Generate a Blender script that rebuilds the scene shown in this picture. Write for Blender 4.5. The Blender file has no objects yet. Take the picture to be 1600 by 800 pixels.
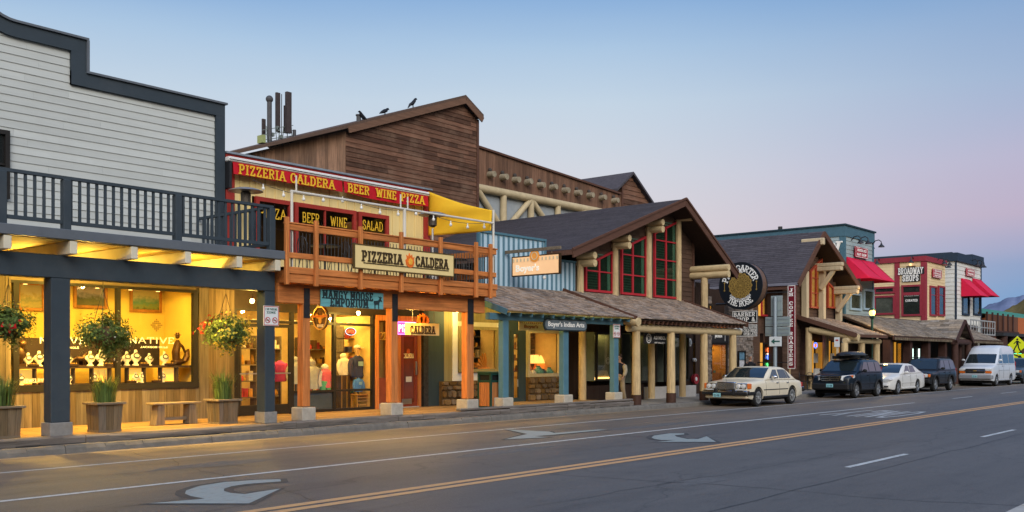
import bpy, bmesh, math, random
from mathutils import Vector, Matrix, noise
R = math.radians
rnd = random.Random(7)
SC = bpy.context.scene
COL = SC.collection
# ------------------------------------------------------------------ camera
TH, FPX, HOR, CH = R(40.2), 1525.0, 558.0, 1.8
CT, ST = math.cos(TH), math.sin(TH)
cam = bpy.data.cameras.new('camera'); camo = bpy.data.objects.new('camera', cam); COL.objects.link(camo)
cam.sensor_width = 36; cam.lens = 36 * FPX / 1600; cam.shift_y = (HOR - 400) / 1600
cam.clip_start = .05; cam.clip_end = 12000
camo.location = (0, 0, CH); camo.rotation_euler = (R(90), 0, TH - R(90))
SC.camera = camo
# ------------------------------------------------------------------ world
W = bpy.data.worlds.new('World'); SC.world = W; W.use_nodes = True
SUN_EL, SUN_AZ = R(30), R(-126)       # direction TO the bright twilight glow behind the camera (azimuth from +X)
def lin(c): return tuple(((v/255)/12.92 if v/255 <= .04045 else ((v/255+.055)/1.055)**2.4) for v in c)
def build_world():
    nt = W.node_tree; nt.nodes.clear(); N = nt.nodes.new; L = nt.links.new
    out = N('ShaderNodeOutputWorld'); bg = N('ShaderNodeBackground'); bg.inputs[1].default_value = 1.0
    tc = N('ShaderNodeTexCoord'); nrm = N('ShaderNodeVectorMath'); nrm.operation = 'NORMALIZE'
    L(tc.outputs['Generated'], nrm.inputs[0])
    sep = N('ShaderNodeSeparateXYZ'); L(nrm.outputs[0], sep.inputs[0])
    def ramp(stops, src):
        r = N('ShaderNodeValToRGB'); e = r.color_ramp.elements
        while len(e) < len(stops): e.new(.5)
        for q, (p, c) in zip(e, stops): q.position = p; q.color = (*lin(c), 1)
        L(src, r.inputs[0]); return r.outputs[0]
    zs = N('ShaderNodeMath'); zs.operation = 'ADD'; zs.inputs[1].default_value = 0
    nz = N('ShaderNodeTexNoise'); nz.inputs['Scale'].default_value = 2.2; nz.inputs['Detail'].default_value = 3
    mp = N('ShaderNodeMapping'); mp.inputs['Scale'].default_value = (1, 1, 5); L(nrm.outputs[0], mp.inputs[0]); L(mp.outputs[0], nz.inputs[0])
    nm = N('ShaderNodeMath'); nm.operation = 'MULTIPLY_ADD'; nm.inputs[1].default_value = .03; nm.inputs[2].default_value = -.015
    L(nz.outputs['Fac'], nm.inputs[0]); L(sep.outputs[2], zs.inputs[0]); L(nm.outputs[0], zs.inputs[1])
    z = zs.outputs[0]
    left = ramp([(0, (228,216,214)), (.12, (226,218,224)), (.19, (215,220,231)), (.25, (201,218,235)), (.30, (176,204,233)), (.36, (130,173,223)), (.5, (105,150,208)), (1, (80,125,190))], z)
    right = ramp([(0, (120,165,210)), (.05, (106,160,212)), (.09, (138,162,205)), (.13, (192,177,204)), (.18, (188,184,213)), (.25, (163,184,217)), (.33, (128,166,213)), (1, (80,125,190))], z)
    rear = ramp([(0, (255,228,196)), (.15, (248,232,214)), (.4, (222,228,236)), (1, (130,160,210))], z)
    def dot(v, a, b):
        d = N('ShaderNodeVectorMath'); d.operation = 'DOT_PRODUCT'; d.inputs[1].default_value = v; L(nrm.outputs[0], d.inputs[0])
        m = N('ShaderNodeMapRange'); m.interpolation_type = 'SMOOTHSTEP'; L(d.outputs['Value'], m.inputs[0])
        m.inputs[1].default_value = a; m.inputs[2].default_value = b; return m.outputs[0]
    def mix(f, a, b):
        m = N('ShaderNodeMix'); m.data_type = 'RGBA'
        if isinstance(f, float): m.inputs[0].default_value = f
        else: L(f, m.inputs[0])
        L(a, m.inputs[6]); L(b, m.inputs[7]); return m.outputs[2]
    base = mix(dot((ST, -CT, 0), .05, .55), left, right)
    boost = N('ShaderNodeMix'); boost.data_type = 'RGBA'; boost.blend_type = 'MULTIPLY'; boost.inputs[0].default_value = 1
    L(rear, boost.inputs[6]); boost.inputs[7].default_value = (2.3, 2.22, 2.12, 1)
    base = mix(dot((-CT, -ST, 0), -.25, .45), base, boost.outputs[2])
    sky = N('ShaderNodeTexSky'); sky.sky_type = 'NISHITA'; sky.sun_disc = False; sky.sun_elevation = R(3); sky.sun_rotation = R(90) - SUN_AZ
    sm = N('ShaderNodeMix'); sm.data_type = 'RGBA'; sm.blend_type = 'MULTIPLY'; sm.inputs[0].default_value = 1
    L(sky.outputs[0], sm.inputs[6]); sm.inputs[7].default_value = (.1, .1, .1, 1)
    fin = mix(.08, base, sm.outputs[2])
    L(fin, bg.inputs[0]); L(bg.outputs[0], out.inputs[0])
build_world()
sl = bpy.data.lights.new('sun', 'SUN'); slo = bpy.data.objects.new('sun', sl); COL.objects.link(slo)
sl.energy = 1.7; sl.angle = R(35); sl.color = (1, .94, .86)
d = Vector((math.cos(SUN_EL)*math.cos(SUN_AZ), math.cos(SUN_EL)*math.sin(SUN_AZ), math.sin(SUN_EL)))
slo.rotation_euler = d.to_track_quat('Z', 'Y').to_euler()
vs = SC.view_settings; vs.view_transform = 'Standard'; vs.look = 'None'; vs.gamma = 1; vs.exposure = 0
SC.render.engine = 'CYCLES'
cy = SC.cycles
cy.use_denoising = True; cy.max_bounces = 7; cy.diffuse_bounces = 4; cy.glossy_bounces = 3; cy.transparent_max_bounces = 10
cy.transmission_bounces = 4; cy.sample_clamp_indirect = 4; cy.caustics_reflective = False; cy.caustics_refractive = False
try: cy.denoiser = 'OPENIMAGEDENOISE'; cy.denoising_input_passes = 'RGB_ALBEDO_NORMAL'
except Exception: pass

# ------------------------------------------------------------------ photo geometry: a pixel on a street-parallel plane Y -> world
def tt(px, Y): return Y / (ST - (px-800)/FPX*CT)
def PX(px, Y): return tt(px, Y) * (CT + (px-800)/FPX*ST)
def PZ(px, py, Y): return CH + tt(px, Y) * (HOR-py)/FPX
def GR(px, py, z=0):                # pixel -> point on a horizontal plane
    t = (CH-z)*FPX/(py-HOR); u = (px-800)/FPX
    return Vector((t*(CT+u*ST), t*(ST-u*CT), z))
def YX(px, X):                      # Y at which the perpendicular plane X is seen at px
    u = (px-800)/FPX; return X*(ST-u*CT)/(CT+u*ST)
def ZX(px, py, X):
    Y = YX(px, X); return CH + (X*CT+Y*ST)*(HOR-py)/FPX

# ------------------------------------------------------------------ materials
MATS = {}
def mat(name, col, rough=.75, var=.12, scale=4, stretch=(1,1,1), bump=0., metal=0., island=0., spec=.22, emis=0, ecol=None, dirt=0., dcol=(.05,.045,.04), coat=0., hue=0.):
    if name in MATS: return MATS[name]
    m = bpy.data.materials.new(name); MATS[name] = m; m.use_nodes = True
    nt = m.node_tree; N = nt.nodes.new; L = nt.links.new
    b = nt.nodes['Principled BSDF']
    b.inputs['Roughness'].default_value = rough; b.inputs['Metallic'].default_value = metal
    b.inputs['Specular IOR Level'].default_value = spec
    if coat: b.inputs['Coat Weight'].default_value = coat; b.inputs['Coat Roughness'].default_value = .06
    if emis:
        b.inputs['Emission Color'].default_value = (*(ecol or col), 1); b.inputs['Emission Strength'].default_value = emis
    if not (var or island or dirt or bump):
        b.inputs['Base Color'].default_value = (*col, 1); return m
    tc = N('ShaderNodeTexCoord'); mp = N('ShaderNodeMapping'); mp.inputs['Scale'].default_value = stretch
    L(tc.outputs['Object'], mp.inputs[0])
    geo = None
    if island:
        geo = N('ShaderNodeNewGeometry')
        ad = N('ShaderNodeVectorMath'); ad.operation = 'ADD'
        ms = N('ShaderNodeMath'); ms.operation = 'MULTIPLY'; ms.inputs[1].default_value = 37; L(geo.outputs['Random Per Island'], ms.inputs[0])
        L(mp.outputs[0], ad.inputs[0]); L(ms.outputs[0], ad.inputs[1]); vec = ad.outputs[0]
    else: vec = mp.outputs[0]
    nz = N('ShaderNodeTexNoise'); nz.inputs['Scale'].default_value = scale; nz.inputs['Detail'].default_value = 6; nz.inputs['Roughness'].default_value = .65
    L(vec, nz.inputs[0])
    mr = N('ShaderNodeMapRange'); L(nz.outputs['Fac'], mr.inputs[0]); mr.inputs[1].default_value = .25; mr.inputs[2].default_value = .75
    mr.inputs[3].default_value = 1-var; mr.inputs[4].default_value = 1+var
    fac = mr.outputs[0]
    if island:
        m2 = N('ShaderNodeMapRange'); L(geo.outputs['Random Per Island'], m2.inputs[0]); m2.inputs[3].default_value = 1-island; m2.inputs[4].default_value = 1+island
        mu = N('ShaderNodeMath'); mu.operation = 'MULTIPLY'; L(fac, mu.inputs[0]); L(m2.outputs[0], mu.inputs[1]); fac = mu.outputs[0]
    mx = N('ShaderNodeVectorMath'); mx.operation = 'SCALE'; mx.inputs[0].default_value = col; L(fac, mx.inputs['Scale'])
    c = mx.outputs[0]
    if hue and island:
        hs = N('ShaderNodeHueSaturation'); L(c, hs.inputs['Color'])
        m3 = N('ShaderNodeMath'); m3.operation = 'MULTIPLY'; m3.inputs[1].default_value = 7.31; L(geo.outputs['Random Per Island'], m3.inputs[0])
        m4 = N('ShaderNodeMath'); m4.operation = 'FRACT'; L(m3.outputs[0], m4.inputs[0])
        m5 = N('ShaderNodeMapRange'); L(m4.outputs[0], m5.inputs[0]); m5.inputs[3].default_value = 1-hue; m5.inputs[4].default_value = 1+hue
        L(m5.outputs[0], hs.inputs['Saturation']); c = hs.outputs[0]
    if dirt:
        n2 = N('ShaderNodeTexNoise'); n2.inputs['Scale'].default_value = .9; n2.inputs['Detail'].default_value = 8; n2.inputs['Roughness'].default_value = .7
        L(tc.outputs['Object'], n2.inputs[0])
        r2 = N('ShaderNodeMapRange'); L(n2.outputs['Fac'], r2.inputs[0]); r2.inputs[1].default_value = .48; r2.inputs[2].default_value = .72; r2.inputs[4].default_value = dirt
        mm = N('ShaderNodeMix'); mm.data_type = 'RGBA'; L(r2.outputs[0], mm.inputs[0]); L(c, mm.inputs[6]); mm.inputs[7].default_value = (*dcol, 1); c = mm.outputs[2]
    L(c, b.inputs['Base Color'])
    if bump:
        bp = N('ShaderNodeBump'); bp.inputs['Strength'].default_value = 1; bp.inputs['Distance'].default_value = bump
        L(nz.outputs['Fac'], bp.inputs['Height']); L(bp.outputs[0], b.inputs['Normal'])
    return m
def glass(name, tint=(1,1,1), refl=.9):
    if name in MATS: return MATS[name]
    m = bpy.data.materials.new(name); MATS[name] = m; m.use_nodes = True; nt = m.node_tree; nt.nodes.clear(); N = nt.nodes.new; L = nt.links.new
    o = N('ShaderNodeOutputMaterial'); mi = N('ShaderNodeMixShader'); t = N('ShaderNodeBsdfTransparent'); g = N('ShaderNodeBsdfGlossy')
    f = N('ShaderNodeFresnel'); gm = N('ShaderNodeNewGeometry'); bi = N('ShaderNodeMath'); bi.operation = 'MULTIPLY_ADD'; bi.inputs[1].default_value = -(1.5-1/1.5); bi.inputs[2].default_value = 1.5; L(gm.outputs['Backfacing'], bi.inputs[0]); L(bi.outputs[0], f.inputs[0])
    k = N('ShaderNodeMath'); k.operation = 'MULTIPLY'; k.inputs[1].default_value = refl
    t.inputs[0].default_value = (*tint, 1); g.inputs['Roughness'].default_value = .02
    L(f.outputs[0], k.inputs[0]); L(k.outputs[0], mi.inputs[0]); L(t.outputs[0], mi.inputs[1]); L(g.outputs[0], mi.inputs[2]); L(mi.outputs[0], o.inputs[0])
    return m
def emit(name, col, s):
    return mat(name, col, var=0, emis=s, ecol=col)
# wood grain along X, Y, Z
def wood(name, col, ax='z', var=.3, island=.22, **k):
    st = {'x': (.35, 6, 6), 'y': (6, .35, 6), 'z': (6, 6, .35)}[ax]
    k.setdefault('bump', .004); k.setdefault('rough', .8); k.setdefault('scale', 3)
    return mat(name, col, var=var, island=island, stretch=st, **k)
GL = glass('shop_glass', (1, 1, 1), .5)
GLD = glass('tinted_glass', (.32, .36, .38), 1.2)

# ------------------------------------------------------------------ mesh builder
class MB:
    def __init__(s): s.v = []; s.f = []
    def add(s, vs, fs):
        o = len(s.v); s.v += [tuple(v) for v in vs]; s.f += [tuple(i+o for i in f) for f in fs]; return s
    def box(s, x0, x1, y0, y1, z0, z1):
        if x0 > x1: x0, x1 = x1, x0
        if y0 > y1: y0, y1 = y1, y0
        if z0 > z1: z0, z1 = z1, z0
        return s.add([(x0,y0,z0),(x1,y0,z0),(x1,y1,z0),(x0,y1,z0),(x0,y0,z1),(x1,y0,z1),(x1,y1,z1),(x0,y1,z1)],
              [(0,3,2,1),(4,5,6,7),(0,1,5,4),(1,2,6,5),(2,3,7,6),(3,0,4,7)])
    def obb(s, M, sx, sy, sz):
        q = MB().box(-sx/2, sx/2, -sy/2, sy/2, -sz/2, sz/2); return s.add([M @ Vector(v) for v in q.v], q.f)
    def bar(s, p, q, w, h, up=(0,0,1)):       # a beam p->q, w wide sideways, h along up
        p, q = Vector(p), Vector(q); d = (q-p); L = d.length; d.normalize(); u = Vector(up); u = (u - d*u.dot(d))
        if u.length < 1e-6: u = Vector((1,0,0)) - d*d.x
        u.normalize(); r = d.cross(u)
        M = Matrix((d, r, u)).transposed().to_4x4(); M.translation = (p+q)/2
        return s.obb(M, L, w, h)
    def prism(s, pts, fn, a, b):              # polygon pts (p,q) -> fn(p,q,depth), extruded a..b
        n = len(pts); vs = [fn(p, q, a) for p, q in pts] + [fn(p, q, b) for p, q in pts]
        return s.add(vs, [tuple(range(n)), tuple(range(2*n-1, n-1, -1))] + [(i, (i+1) % n, n+(i+1) % n, n+i)[::-1] for i in range(n)])
    def xz(s, pts, y0, y1): return s.prism(pts, lambda p, q, d: (p, d, q), y0, y1)
    def yz(s, pts, x0, x1): return s.prism(pts, lambda p, q, d: (d, p, q), x0, x1)
    def xy(s, pts, z0, z1): return s.prism(pts, lambda p, q, d: (p, q, d), z0, z1)
    def tube(s, p, q, r0, r1=None, n=10, cap=True):
        r1 = r0 if r1 is None else r1; p, q = Vector(p), Vector(q); d = (q-p).normalized()
        a = d.orthogonal().normalized(); b = d.cross(a); vs = []
        for c, r in ((p, r0), (q, r1)):
            vs += [c + (a*math.cos(2*math.pi*i/n) + b*math.sin(2*math.pi*i/n))*r for i in range(n)]
        fs = [(i, (i+1) % n, n+(i+1) % n, n+i) for i in range(n)]
        if cap: fs += [tuple(range(n-1, -1, -1)), tuple(range(n, 2*n))]
        return s.add(vs, fs)
    def path(s, pts, r, n=6):
        pts = [Vector(p) for p in pts]; rings = []; vs = []
        a = None
        for i, p in enumerate(pts):
            d = (pts[min(i+1, len(pts)-1)] - pts[max(i-1, 0)]).normalized()
            a = d.orthogonal().normalized() if a is None else (a - d*a.dot(d)).normalized()
            b = d.cross(a); rr = r[i] if isinstance(r, (list, tuple)) else r
            vs += [p + (a*math.cos(2*math.pi*k/n) + b*math.sin(2*math.pi*k/n))*rr for k in range(n)]
        m = len(pts); fs = [(i*n+k, i*n+(k+1) % n, (i+1)*n+(k+1) % n, (i+1)*n+k) for i in range(m-1) for k in range(n)]
        fs += [tuple(range(n-1, -1, -1)), tuple(range((m-1)*n, m*n))]
        return s.add(vs, fs)
    def poly(s, pts): return s.add(pts, [tuple(range(len(pts)))])
    def sph(s, c, r, sc=(1,1,1), n=12, m=8, rough=0, seed=0):
        vs = []; c = Vector(c)
        for j in range(1, m):
            for i in range(n):
                a, b = 2*math.pi*i/n, math.pi*j/m
                v = Vector((math.sin(b)*math.cos(a), math.sin(b)*math.sin(a), math.cos(b)))
                k = 1 + (rough*noise.noise(v*2.3 + Vector((seed, seed*.7, 0))) if rough else 0)
                vs.append(c + Vector((v.x*sc[0], v.y*sc[1], v.z*sc[2]))*r*k)
        vs += [c+Vector((0,0,r*sc[2])), c-Vector((0,0,r*sc[2]))]; T = len(vs)-2
        fs = [(j*n+i, (j+1)*n+i, (j+1)*n+(i+1) % n, j*n+(i+1) % n) for j in range(m-2) for i in range(n)]
        fs += [(T, i, (i+1) % n) for i in range(n)] + [(T+1, (m-2)*n+(i+1) % n, (m-2)*n+i) for i in range(n)]
        return s.add(vs, fs)
    def lathe(s, prof, c=(0,0,0), n=16, M=None):
        vs = []; c = Vector(c); M = M or Matrix.Identity(4)
        for r, z in prof:
            vs += [c + (M @ Vector((r*math.cos(2*math.pi*i/n), r*math.sin(2*math.pi*i/n), z))) for i in range(n)]
        m = len(prof); fs = [(j*n+i, j*n+(i+1) % n, (j+1)*n+(i+1) % n, (j+1)*n+i) for j in range(m-1) for i in range(n)]
        fs += [tuple(range(n-1, -1, -1)), tuple(range((m-1)*n, m*n))]
        return s.add(vs, fs)
    def grid(s, fn, nu, nv):
        vs = [fn(i/nu, j/nv) for j in range(nv+1) for i in range(nu+1)]
        return s.add(vs, [(j*(nu+1)+i, j*(nu+1)+i+1, (j+1)*(nu+1)+i+1, (j+1)*(nu+1)+i) for j in range(nv) for i in range(nu)])
    def xf(s, M, o=0): s.v[o:] = [tuple(M @ Vector(v)) for v in s.v[o:]]; return s
    def build(s, name, m, parent=None, smooth=False, bevel=0, solid=0, kind=None, label=None):
        off = Vector((0,0,0))
        if parent:
            r = parent
            while r.parent: r = r.parent
            off = Vector(r.location)
        me = bpy.data.meshes.new(name)
        me.from_pydata([(x-off.x, y-off.y, z-off.z) for x, y, z in s.v], [], s.f)
        bm = bmesh.new(); bm.from_mesh(me); bmesh.ops.recalc_face_normals(bm, faces=bm.faces); bm.to_mesh(me); bm.free()
        me.materials.append(m)
        if smooth:
            me.polygons.foreach_set('use_smooth', [True]*len(me.polygons))
            if smooth != 'all':
                try: me.set_sharp_from_angle(angle=R(40))
                except Exception: pass
        o = bpy.data.objects.new(name, me); COL.objects.link(o); o.parent = parent
        if bevel:
            b = o.modifiers.new('bevel', 'BEVEL'); b.width = bevel; b.segments = 1; b.limit_method = 'ANGLE'; b.angle_limit = R(50)
        if kind: o['kind'] = kind
        if label: o['label'] = label
        return o
def tag(o, label, cat, group=None):
    o['label'] = label; o['category'] = cat
    if group: o['group'] = group
    return o
def thing(name, label, cat, loc=(0,0,0), group=None):
    o = bpy.data.objects.new(name, None); COL.objects.link(o); o.location = loc; o.empty_display_size = .2
    return tag(o, label, cat, group)
def dup(o, loc=None, rz=None, label=None, parent=None, group=None, scale=None):
    kids = list(o.children)
    c = o.copy(); COL.objects.link(c)
    if parent is not None: c.parent = parent
    if loc is not None: c.location = loc
    if rz is not None: c.rotation_euler = (0, 0, rz)
    if scale is not None: c.scale = (scale,)*3
    if label: c['label'] = label
    if group: c['group'] = group
    for k in kids: dup(k, parent=c)
    return c
def lamp(kind, loc, energy, col=(1,.62,.25), size=.3, target=None, parent=None, sizey=None, spot=None):
    l = bpy.data.lights.new('light', kind); l.energy = energy; l.color = col
    if kind == 'AREA':
        l.size = size
        if sizey: l.shape = 'RECTANGLE'; l.size_y = sizey
    else: l.shadow_soft_size = size
    if kind == 'SPOT': l.spot_size = R(spot or 100); l.spot_blend = .6
    o = bpy.data.objects.new('light', l); COL.objects.link(o); o.location = loc
    if target is not None:
        o.rotation_euler = (Vector(target)-Vector(loc)).to_track_quat('-Z', 'Y').to_euler()
    if parent: o.parent = parent; o.matrix_parent_inverse = Matrix.Translation(-Vector(parent.location))
    return o
# frames for flat signs and lettering: columns right, up, out
def FRAME(o, r, u):
    r, u = Vector(r), Vector(u); n = r.cross(u); M = Matrix((r, u, n)).transposed().to_4x4(); M.translation = o; return M
def street(x, y, z): return FRAME((x,y,z), (1,0,0), (0,0,1))
def side(x, y, z): return FRAME((x,y,z), (0,-1,0), (0,0,1))
def roadf(x, y, z): return FRAME((x,y,z), (0,1,0), (-1,0,0))

# ------------------------------------------------------------------ lettering
STR = {  # strokes on a 0..1 box, width factor first
'A': (.95, [[(0,0),(.5,1)],[(.5,1),(1,0)],[(.22,.36),(.78,.36)]]), 'B': (.8, [[(.1,0),(.1,1)],[(0,1),(.6,1),(.85,.88),(.85,.65),(.6,.53),(.1,.53)],[(.6,.53),(.95,.4),(.95,.14),(.65,0),(0,0)]]),
'C': (.85, [[(.95,.72),(.95,.85),(.72,1),(.3,1),(.05,.78),(.05,.22),(.3,0),(.72,0),(.95,.2)]]), 'D': (.85, [[(.12,0),(.12,1)],[(0,1),(.6,1),(.95,.75),(.95,.25),(.6,0),(0,0)]]),
'E': (.75, [[(.15,0),(.15,1)],[(0,1),(.95,1),(.95,.82)],[(.15,.52),(.7,.52)],[(0,0),(.95,0),(.95,.2)]]), 'F': (.72, [[(.15,0),(.15,1)],[(0,1),(.95,1),(.95,.8)],[(.15,.52),(.7,.52)]]),
'G': (.9, [[(.92,.72),(.92,.86),(.7,1),(.3,1),(.05,.78),(.05,.22),(.3,0),(.72,0),(.92,.15),(.92,.42),(.6,.42)]]), 'H': (.9, [[(.12,0),(.12,1)],[(.88,0),(.88,1)],[(.12,.52),(.88,.52)]]),
'I': (.36, [[(.5,0),(.5,1)]]), 'J': (.65, [[(.75,1),(.75,.2),(.55,0),(.2,0),(.05,.2)]]), 'K': (.88, [[(.12,0),(.12,1)],[(.9,1),(.15,.42)],[(.4,.6),(.92,0)]]),
'L': (.72, [[(.15,1),(.15,0)],[(0,0),(.95,0),(.95,.22)]]), 'M': (1.1, [[(.1,0),(.1,1)],[(.1,1),(.5,.32)],[(.5,.32),(.9,1)],[(.9,1),(.9,0)]]), 'N': (.9, [[(.12,0),(.12,1)],[(.12,1),(.88,0)],[(.88,0),(.88,1)]]),
'O': (.9, [[(.3,0),(.05,.25),(.05,.75),(.3,1),(.7,1),(.95,.75),(.95,.25),(.7,0),(.3,0)]]), 'P': (.78, [[(.12,0),(.12,1)],[(0,1),(.65,1),(.92,.86),(.92,.6),(.65,.46),(.12,.46)]]),
'Q': (.9, [[(.3,0),(.05,.25),(.05,.75),(.3,1),(.7,1),(.95,.75),(.95,.25),(.7,0),(.3,0)],[(.6,.25),(.95,-.08)]]), 'R': (.85, [[(.12,0),(.12,1)],[(0,1),(.62,1),(.88,.87),(.88,.63),(.62,.5),(.12,.5)],[(.5,.5),(.92,0)]]),
'S': (.75, [[(.92,.75),(.9,.88),(.68,1),(.3,1),(.08,.85),(.1,.62),(.35,.53),(.68,.46),(.92,.33),(.9,.13),(.68,0),(.3,0),(.08,.14),(.06,.28)]]), 'T': (.8, [[(.5,0),(.5,1)],[(0,.8),(0,1),(1,1),(1,.8)]]),
'U': (.88, [[(.12,1),(.12,.22),(.32,0),(.68,0),(.88,.22),(.88,1)]]), 'V': (.9, [[(0,1),(.5,0)],[(.5,0),(1,1)]]), 'W': (1.2, [[(0,1),(.25,0)],[(.25,0),(.5,.85)],[(.5,.85),(.75,0)],[(.75,0),(1,1)]]),
'X': (.85, [[(.05,0),(.95,1)],[(.05,1),(.95,0)]]), 'Y': (.88, [[(0,1),(.5,.48)],[(1,1),(.5,.48)],[(.5,.48),(.5,0)]]), 'Z': (.78, [[(.05,.8),(.05,1),(.95,1),(.05,0),(.95,0),(.95,.2)]]),
'&': (.9, [[(.95,0),(.25,.72),(.3,.95),(.55,1),(.7,.8),(.6,.65),(.15,.35),(.1,.12),(.35,0),(.65,.05),(.92,.42)]]), "'": (.3, [[(.5,1),(.4,.75)]]), '.': (.3, [[(.4,0),(.6,.03)]]), '-': (.5, [[(0,.45),(1,.45)]]),
'1': (.4, [[(.1,.8),(.6,1)],[(.6,1),(.6,0)]]), '3': (.7, [[(.05,.85),(.3,1),(.7,1),(.92,.78),(.6,.53)],[(.6,.53),(.95,.25),(.7,0),(.3,0),(.05,.15)]]),
'0': (.7, [[(.3,0),(.05,.25),(.05,.75),(.3,1),(.7,1),(.95,.75),(.95,.25),(.7,0),(.3,0)]]), '2': (.7, [[(.05,.8),(.3,1),(.75,1),(.93,.8),(.9,.6),(.05,0),(.95,0)]]), '4': (.7, [[(.75,0),(.75,1)],[(.75,1),(.05,.3),(1,.3)]]), '8': (.7, [[(.3,.52),(.1,.75),(.3,1),(.7,1),(.9,.75),(.7,.52),(.3,.52)],[(.3,.52),(.05,.25),(.3,0),(.7,0),(.95,.25),(.7,.52)]]),
}
def glyph(mb, ch, fn, th, serif, aspect, dep, flare=1.0):
    """one letter; fn(x, y, out) maps letter space (height 1, x in heights) to the world"""
    w, strokes = STR[ch]; w = w*.72*aspect
    k = 0
    def quad(a, b, h, e):
        a, b = Vector(a), Vector(b); d = b-a
        if d.length < 1e-6: return
        d.normalize(); n = Vector((-d.y, d.x))*h; a = a-d*e; b = b+d*e
        nonlocal k; k += 1; z1 = dep*(1+.04*k)
        P = [a-n, b-n, b+n, a+n]
        vs = [fn(p.x, p.y, 0) for p in P] + [fn(p.x, p.y, z1) for p in P]
        mb.add(vs, [(4,5,6,7),(0,1,5,4),(1,2,6,5),(2,3,7,6),(3,0,4,7)])
    for st in strokes:
        pts = [(x*w, y) for x, y in st]
        for a, b in zip(pts, pts[1:]):
            vert = abs(a[0]-b[0]) < abs(a[1]-b[1])*.5
            quad(a, b, th/2*(flare if vert else (.72 if ch in 'MNW' else .95)), th*.32)
        if serif:
            for p, q in ((pts[0], pts[1]), (pts[-1], pts[-2])):
                if p[1] in (0, 1) and abs(p[1]-q[1]) > .5:
                    quad((p[0]-th*1.25, p[1]), (p[0]+th*1.25, p[1]), th*.36, 0)
    return w
def letters(s, F, width, height, m, parent, serif=True, th=.2, dep=.012, name='lettering', track=.16, arc=None, align='c', mb=None, flare=1.15):
    """text centred on frame F fitted into width x height; arc=(radius, sign) bends it round F's origin"""
    own = mb is None; mb = mb or MB()
    adv = []; x = 0
    for ch in s:
        if ch == ' ': adv.append((x, 0)); x += .42
        else: w = STR[ch][0]*.72; adv.append((x, w)); x += w + track + (th*.9 if serif else th*.5)
    tot = x - track
    sx = 1 if arc else width/(tot*height)
    for ch, (x0, w) in zip(s, adv):
        if ch == ' ': continue
        if arc:
            rad, sg, half = arc
            a = ((x0+w/2)/tot - .5)*2*half
            ca = math.pi/2 - a if sg > 0 else -math.pi/2 + a
            c = Vector((math.cos(ca), math.sin(ca)))*rad
            up = c.normalized()*sg; rt = Vector((up.y, -up.x))
            def fn(gx, gy, z, c=c, up=up, rt=rt, w=w):
                p = c + rt*((gx-w/2)*height) + up*((gy-.5)*height); return F @ Vector((p.x, p.y, z))
        else:
            def fn(gx, gy, z, x0=x0): return F @ Vector((((x0+gx)-tot/2)*height*sx, (gy-.5)*height, z))
        glyph(mb, ch, fn, th, serif, 1, dep, flare)
    return mb.build(name, m, parent) if own else mb
def script(s, F, width, height, m, parent, name='lettering', dep=.01, bold=.02):
    cu = bpy.data.curves.new('t', 'FONT'); cu.body = s; cu.extrude = .02; cu.offset = bold; cu.align_x = 'CENTER'; cu.align_y = 'CENTER'; cu.resolution_u = 3
    ob = bpy.data.objects.new('t', cu); COL.objects.link(ob); dg = bpy.context.evaluated_depsgraph_get(); dg.update()
    me = bpy.data.meshes.new_from_object(ob.evaluated_get(dg))
    vs = [v.co.copy() for v in me.vertices]; fs = [tuple(p.vertices) for p in me.polygons]
    bpy.data.objects.remove(ob); bpy.data.curves.remove(cu); bpy.data.meshes.remove(me)
    x0, x1 = min(v.x for v in vs), max(v.x for v in vs); y0, y1 = min(v.y for v in vs), max(v.y for v in vs)
    k = width/(x1-x0); h = height/(y1-y0)
    mb = MB().add([F @ Vector(((v.x-(x0+x1)/2)*k, (v.y-(y0+y1)/2)*h, dep if v.z > 0 else 0)) for v in vs], fs)
    return mb.build(name, m, parent)
def panel(mb, F, w, h, d, z0=0):              # a board in a frame: w x h, from z0 out to z0+d
    q = MB().box(-w/2, w/2, -h/2, h/2, z0, z0+d); return mb.add([F @ Vector(v) for v in q.v], q.f)
def pbox(F, x0, x1, y0, y1, z0, z1, mb=None):
    mb = mb or MB(); q = MB().box(x0, x1, y0, y1, z0, z1); return mb.add([F @ Vector(v) for v in q.v], q.f)

# ------------------------------------------------------------------ building kit
YF, YP = 21.2, 18.65        # shop fronts, porch posts
def vboards(mb, x0, x1, y, zfn0, zfn1, w=.2, d=.03, gap=.006, jit=.0):
    """separate vertical planks on a wall facing -Y"""
    x = x0
    while x < x1-.01:
        ww = min(w*rnd.uniform(.8, 1.25), x1-x); z0 = zfn0(x) if callable(zfn0) else zfn0
        za, zb = (zfn1(x), zfn1(x+ww)) if callable(zfn1) else (zfn1, zfn1)
        dd = d+rnd.uniform(0, jit)
        mb.xz([(x+gap/2, z0), (x+ww-gap/2, z0), (x+ww-gap/2, zb), (x+gap/2, za)], y-dd, y); x += ww
    return mb
def vboards_x(mb, y0, y1, x, z0, z1, w=.2, d=.03, sg=-1):   # on a wall facing -X
    y = y0
    while y < y1-.01:
        ww = min(w*rnd.uniform(.8, 1.25), y1-y); mb.box(x+sg*(d+rnd.uniform(0,.006)), x, y+.003, y+ww-.003, z0, z1); y += ww
    return mb
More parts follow.
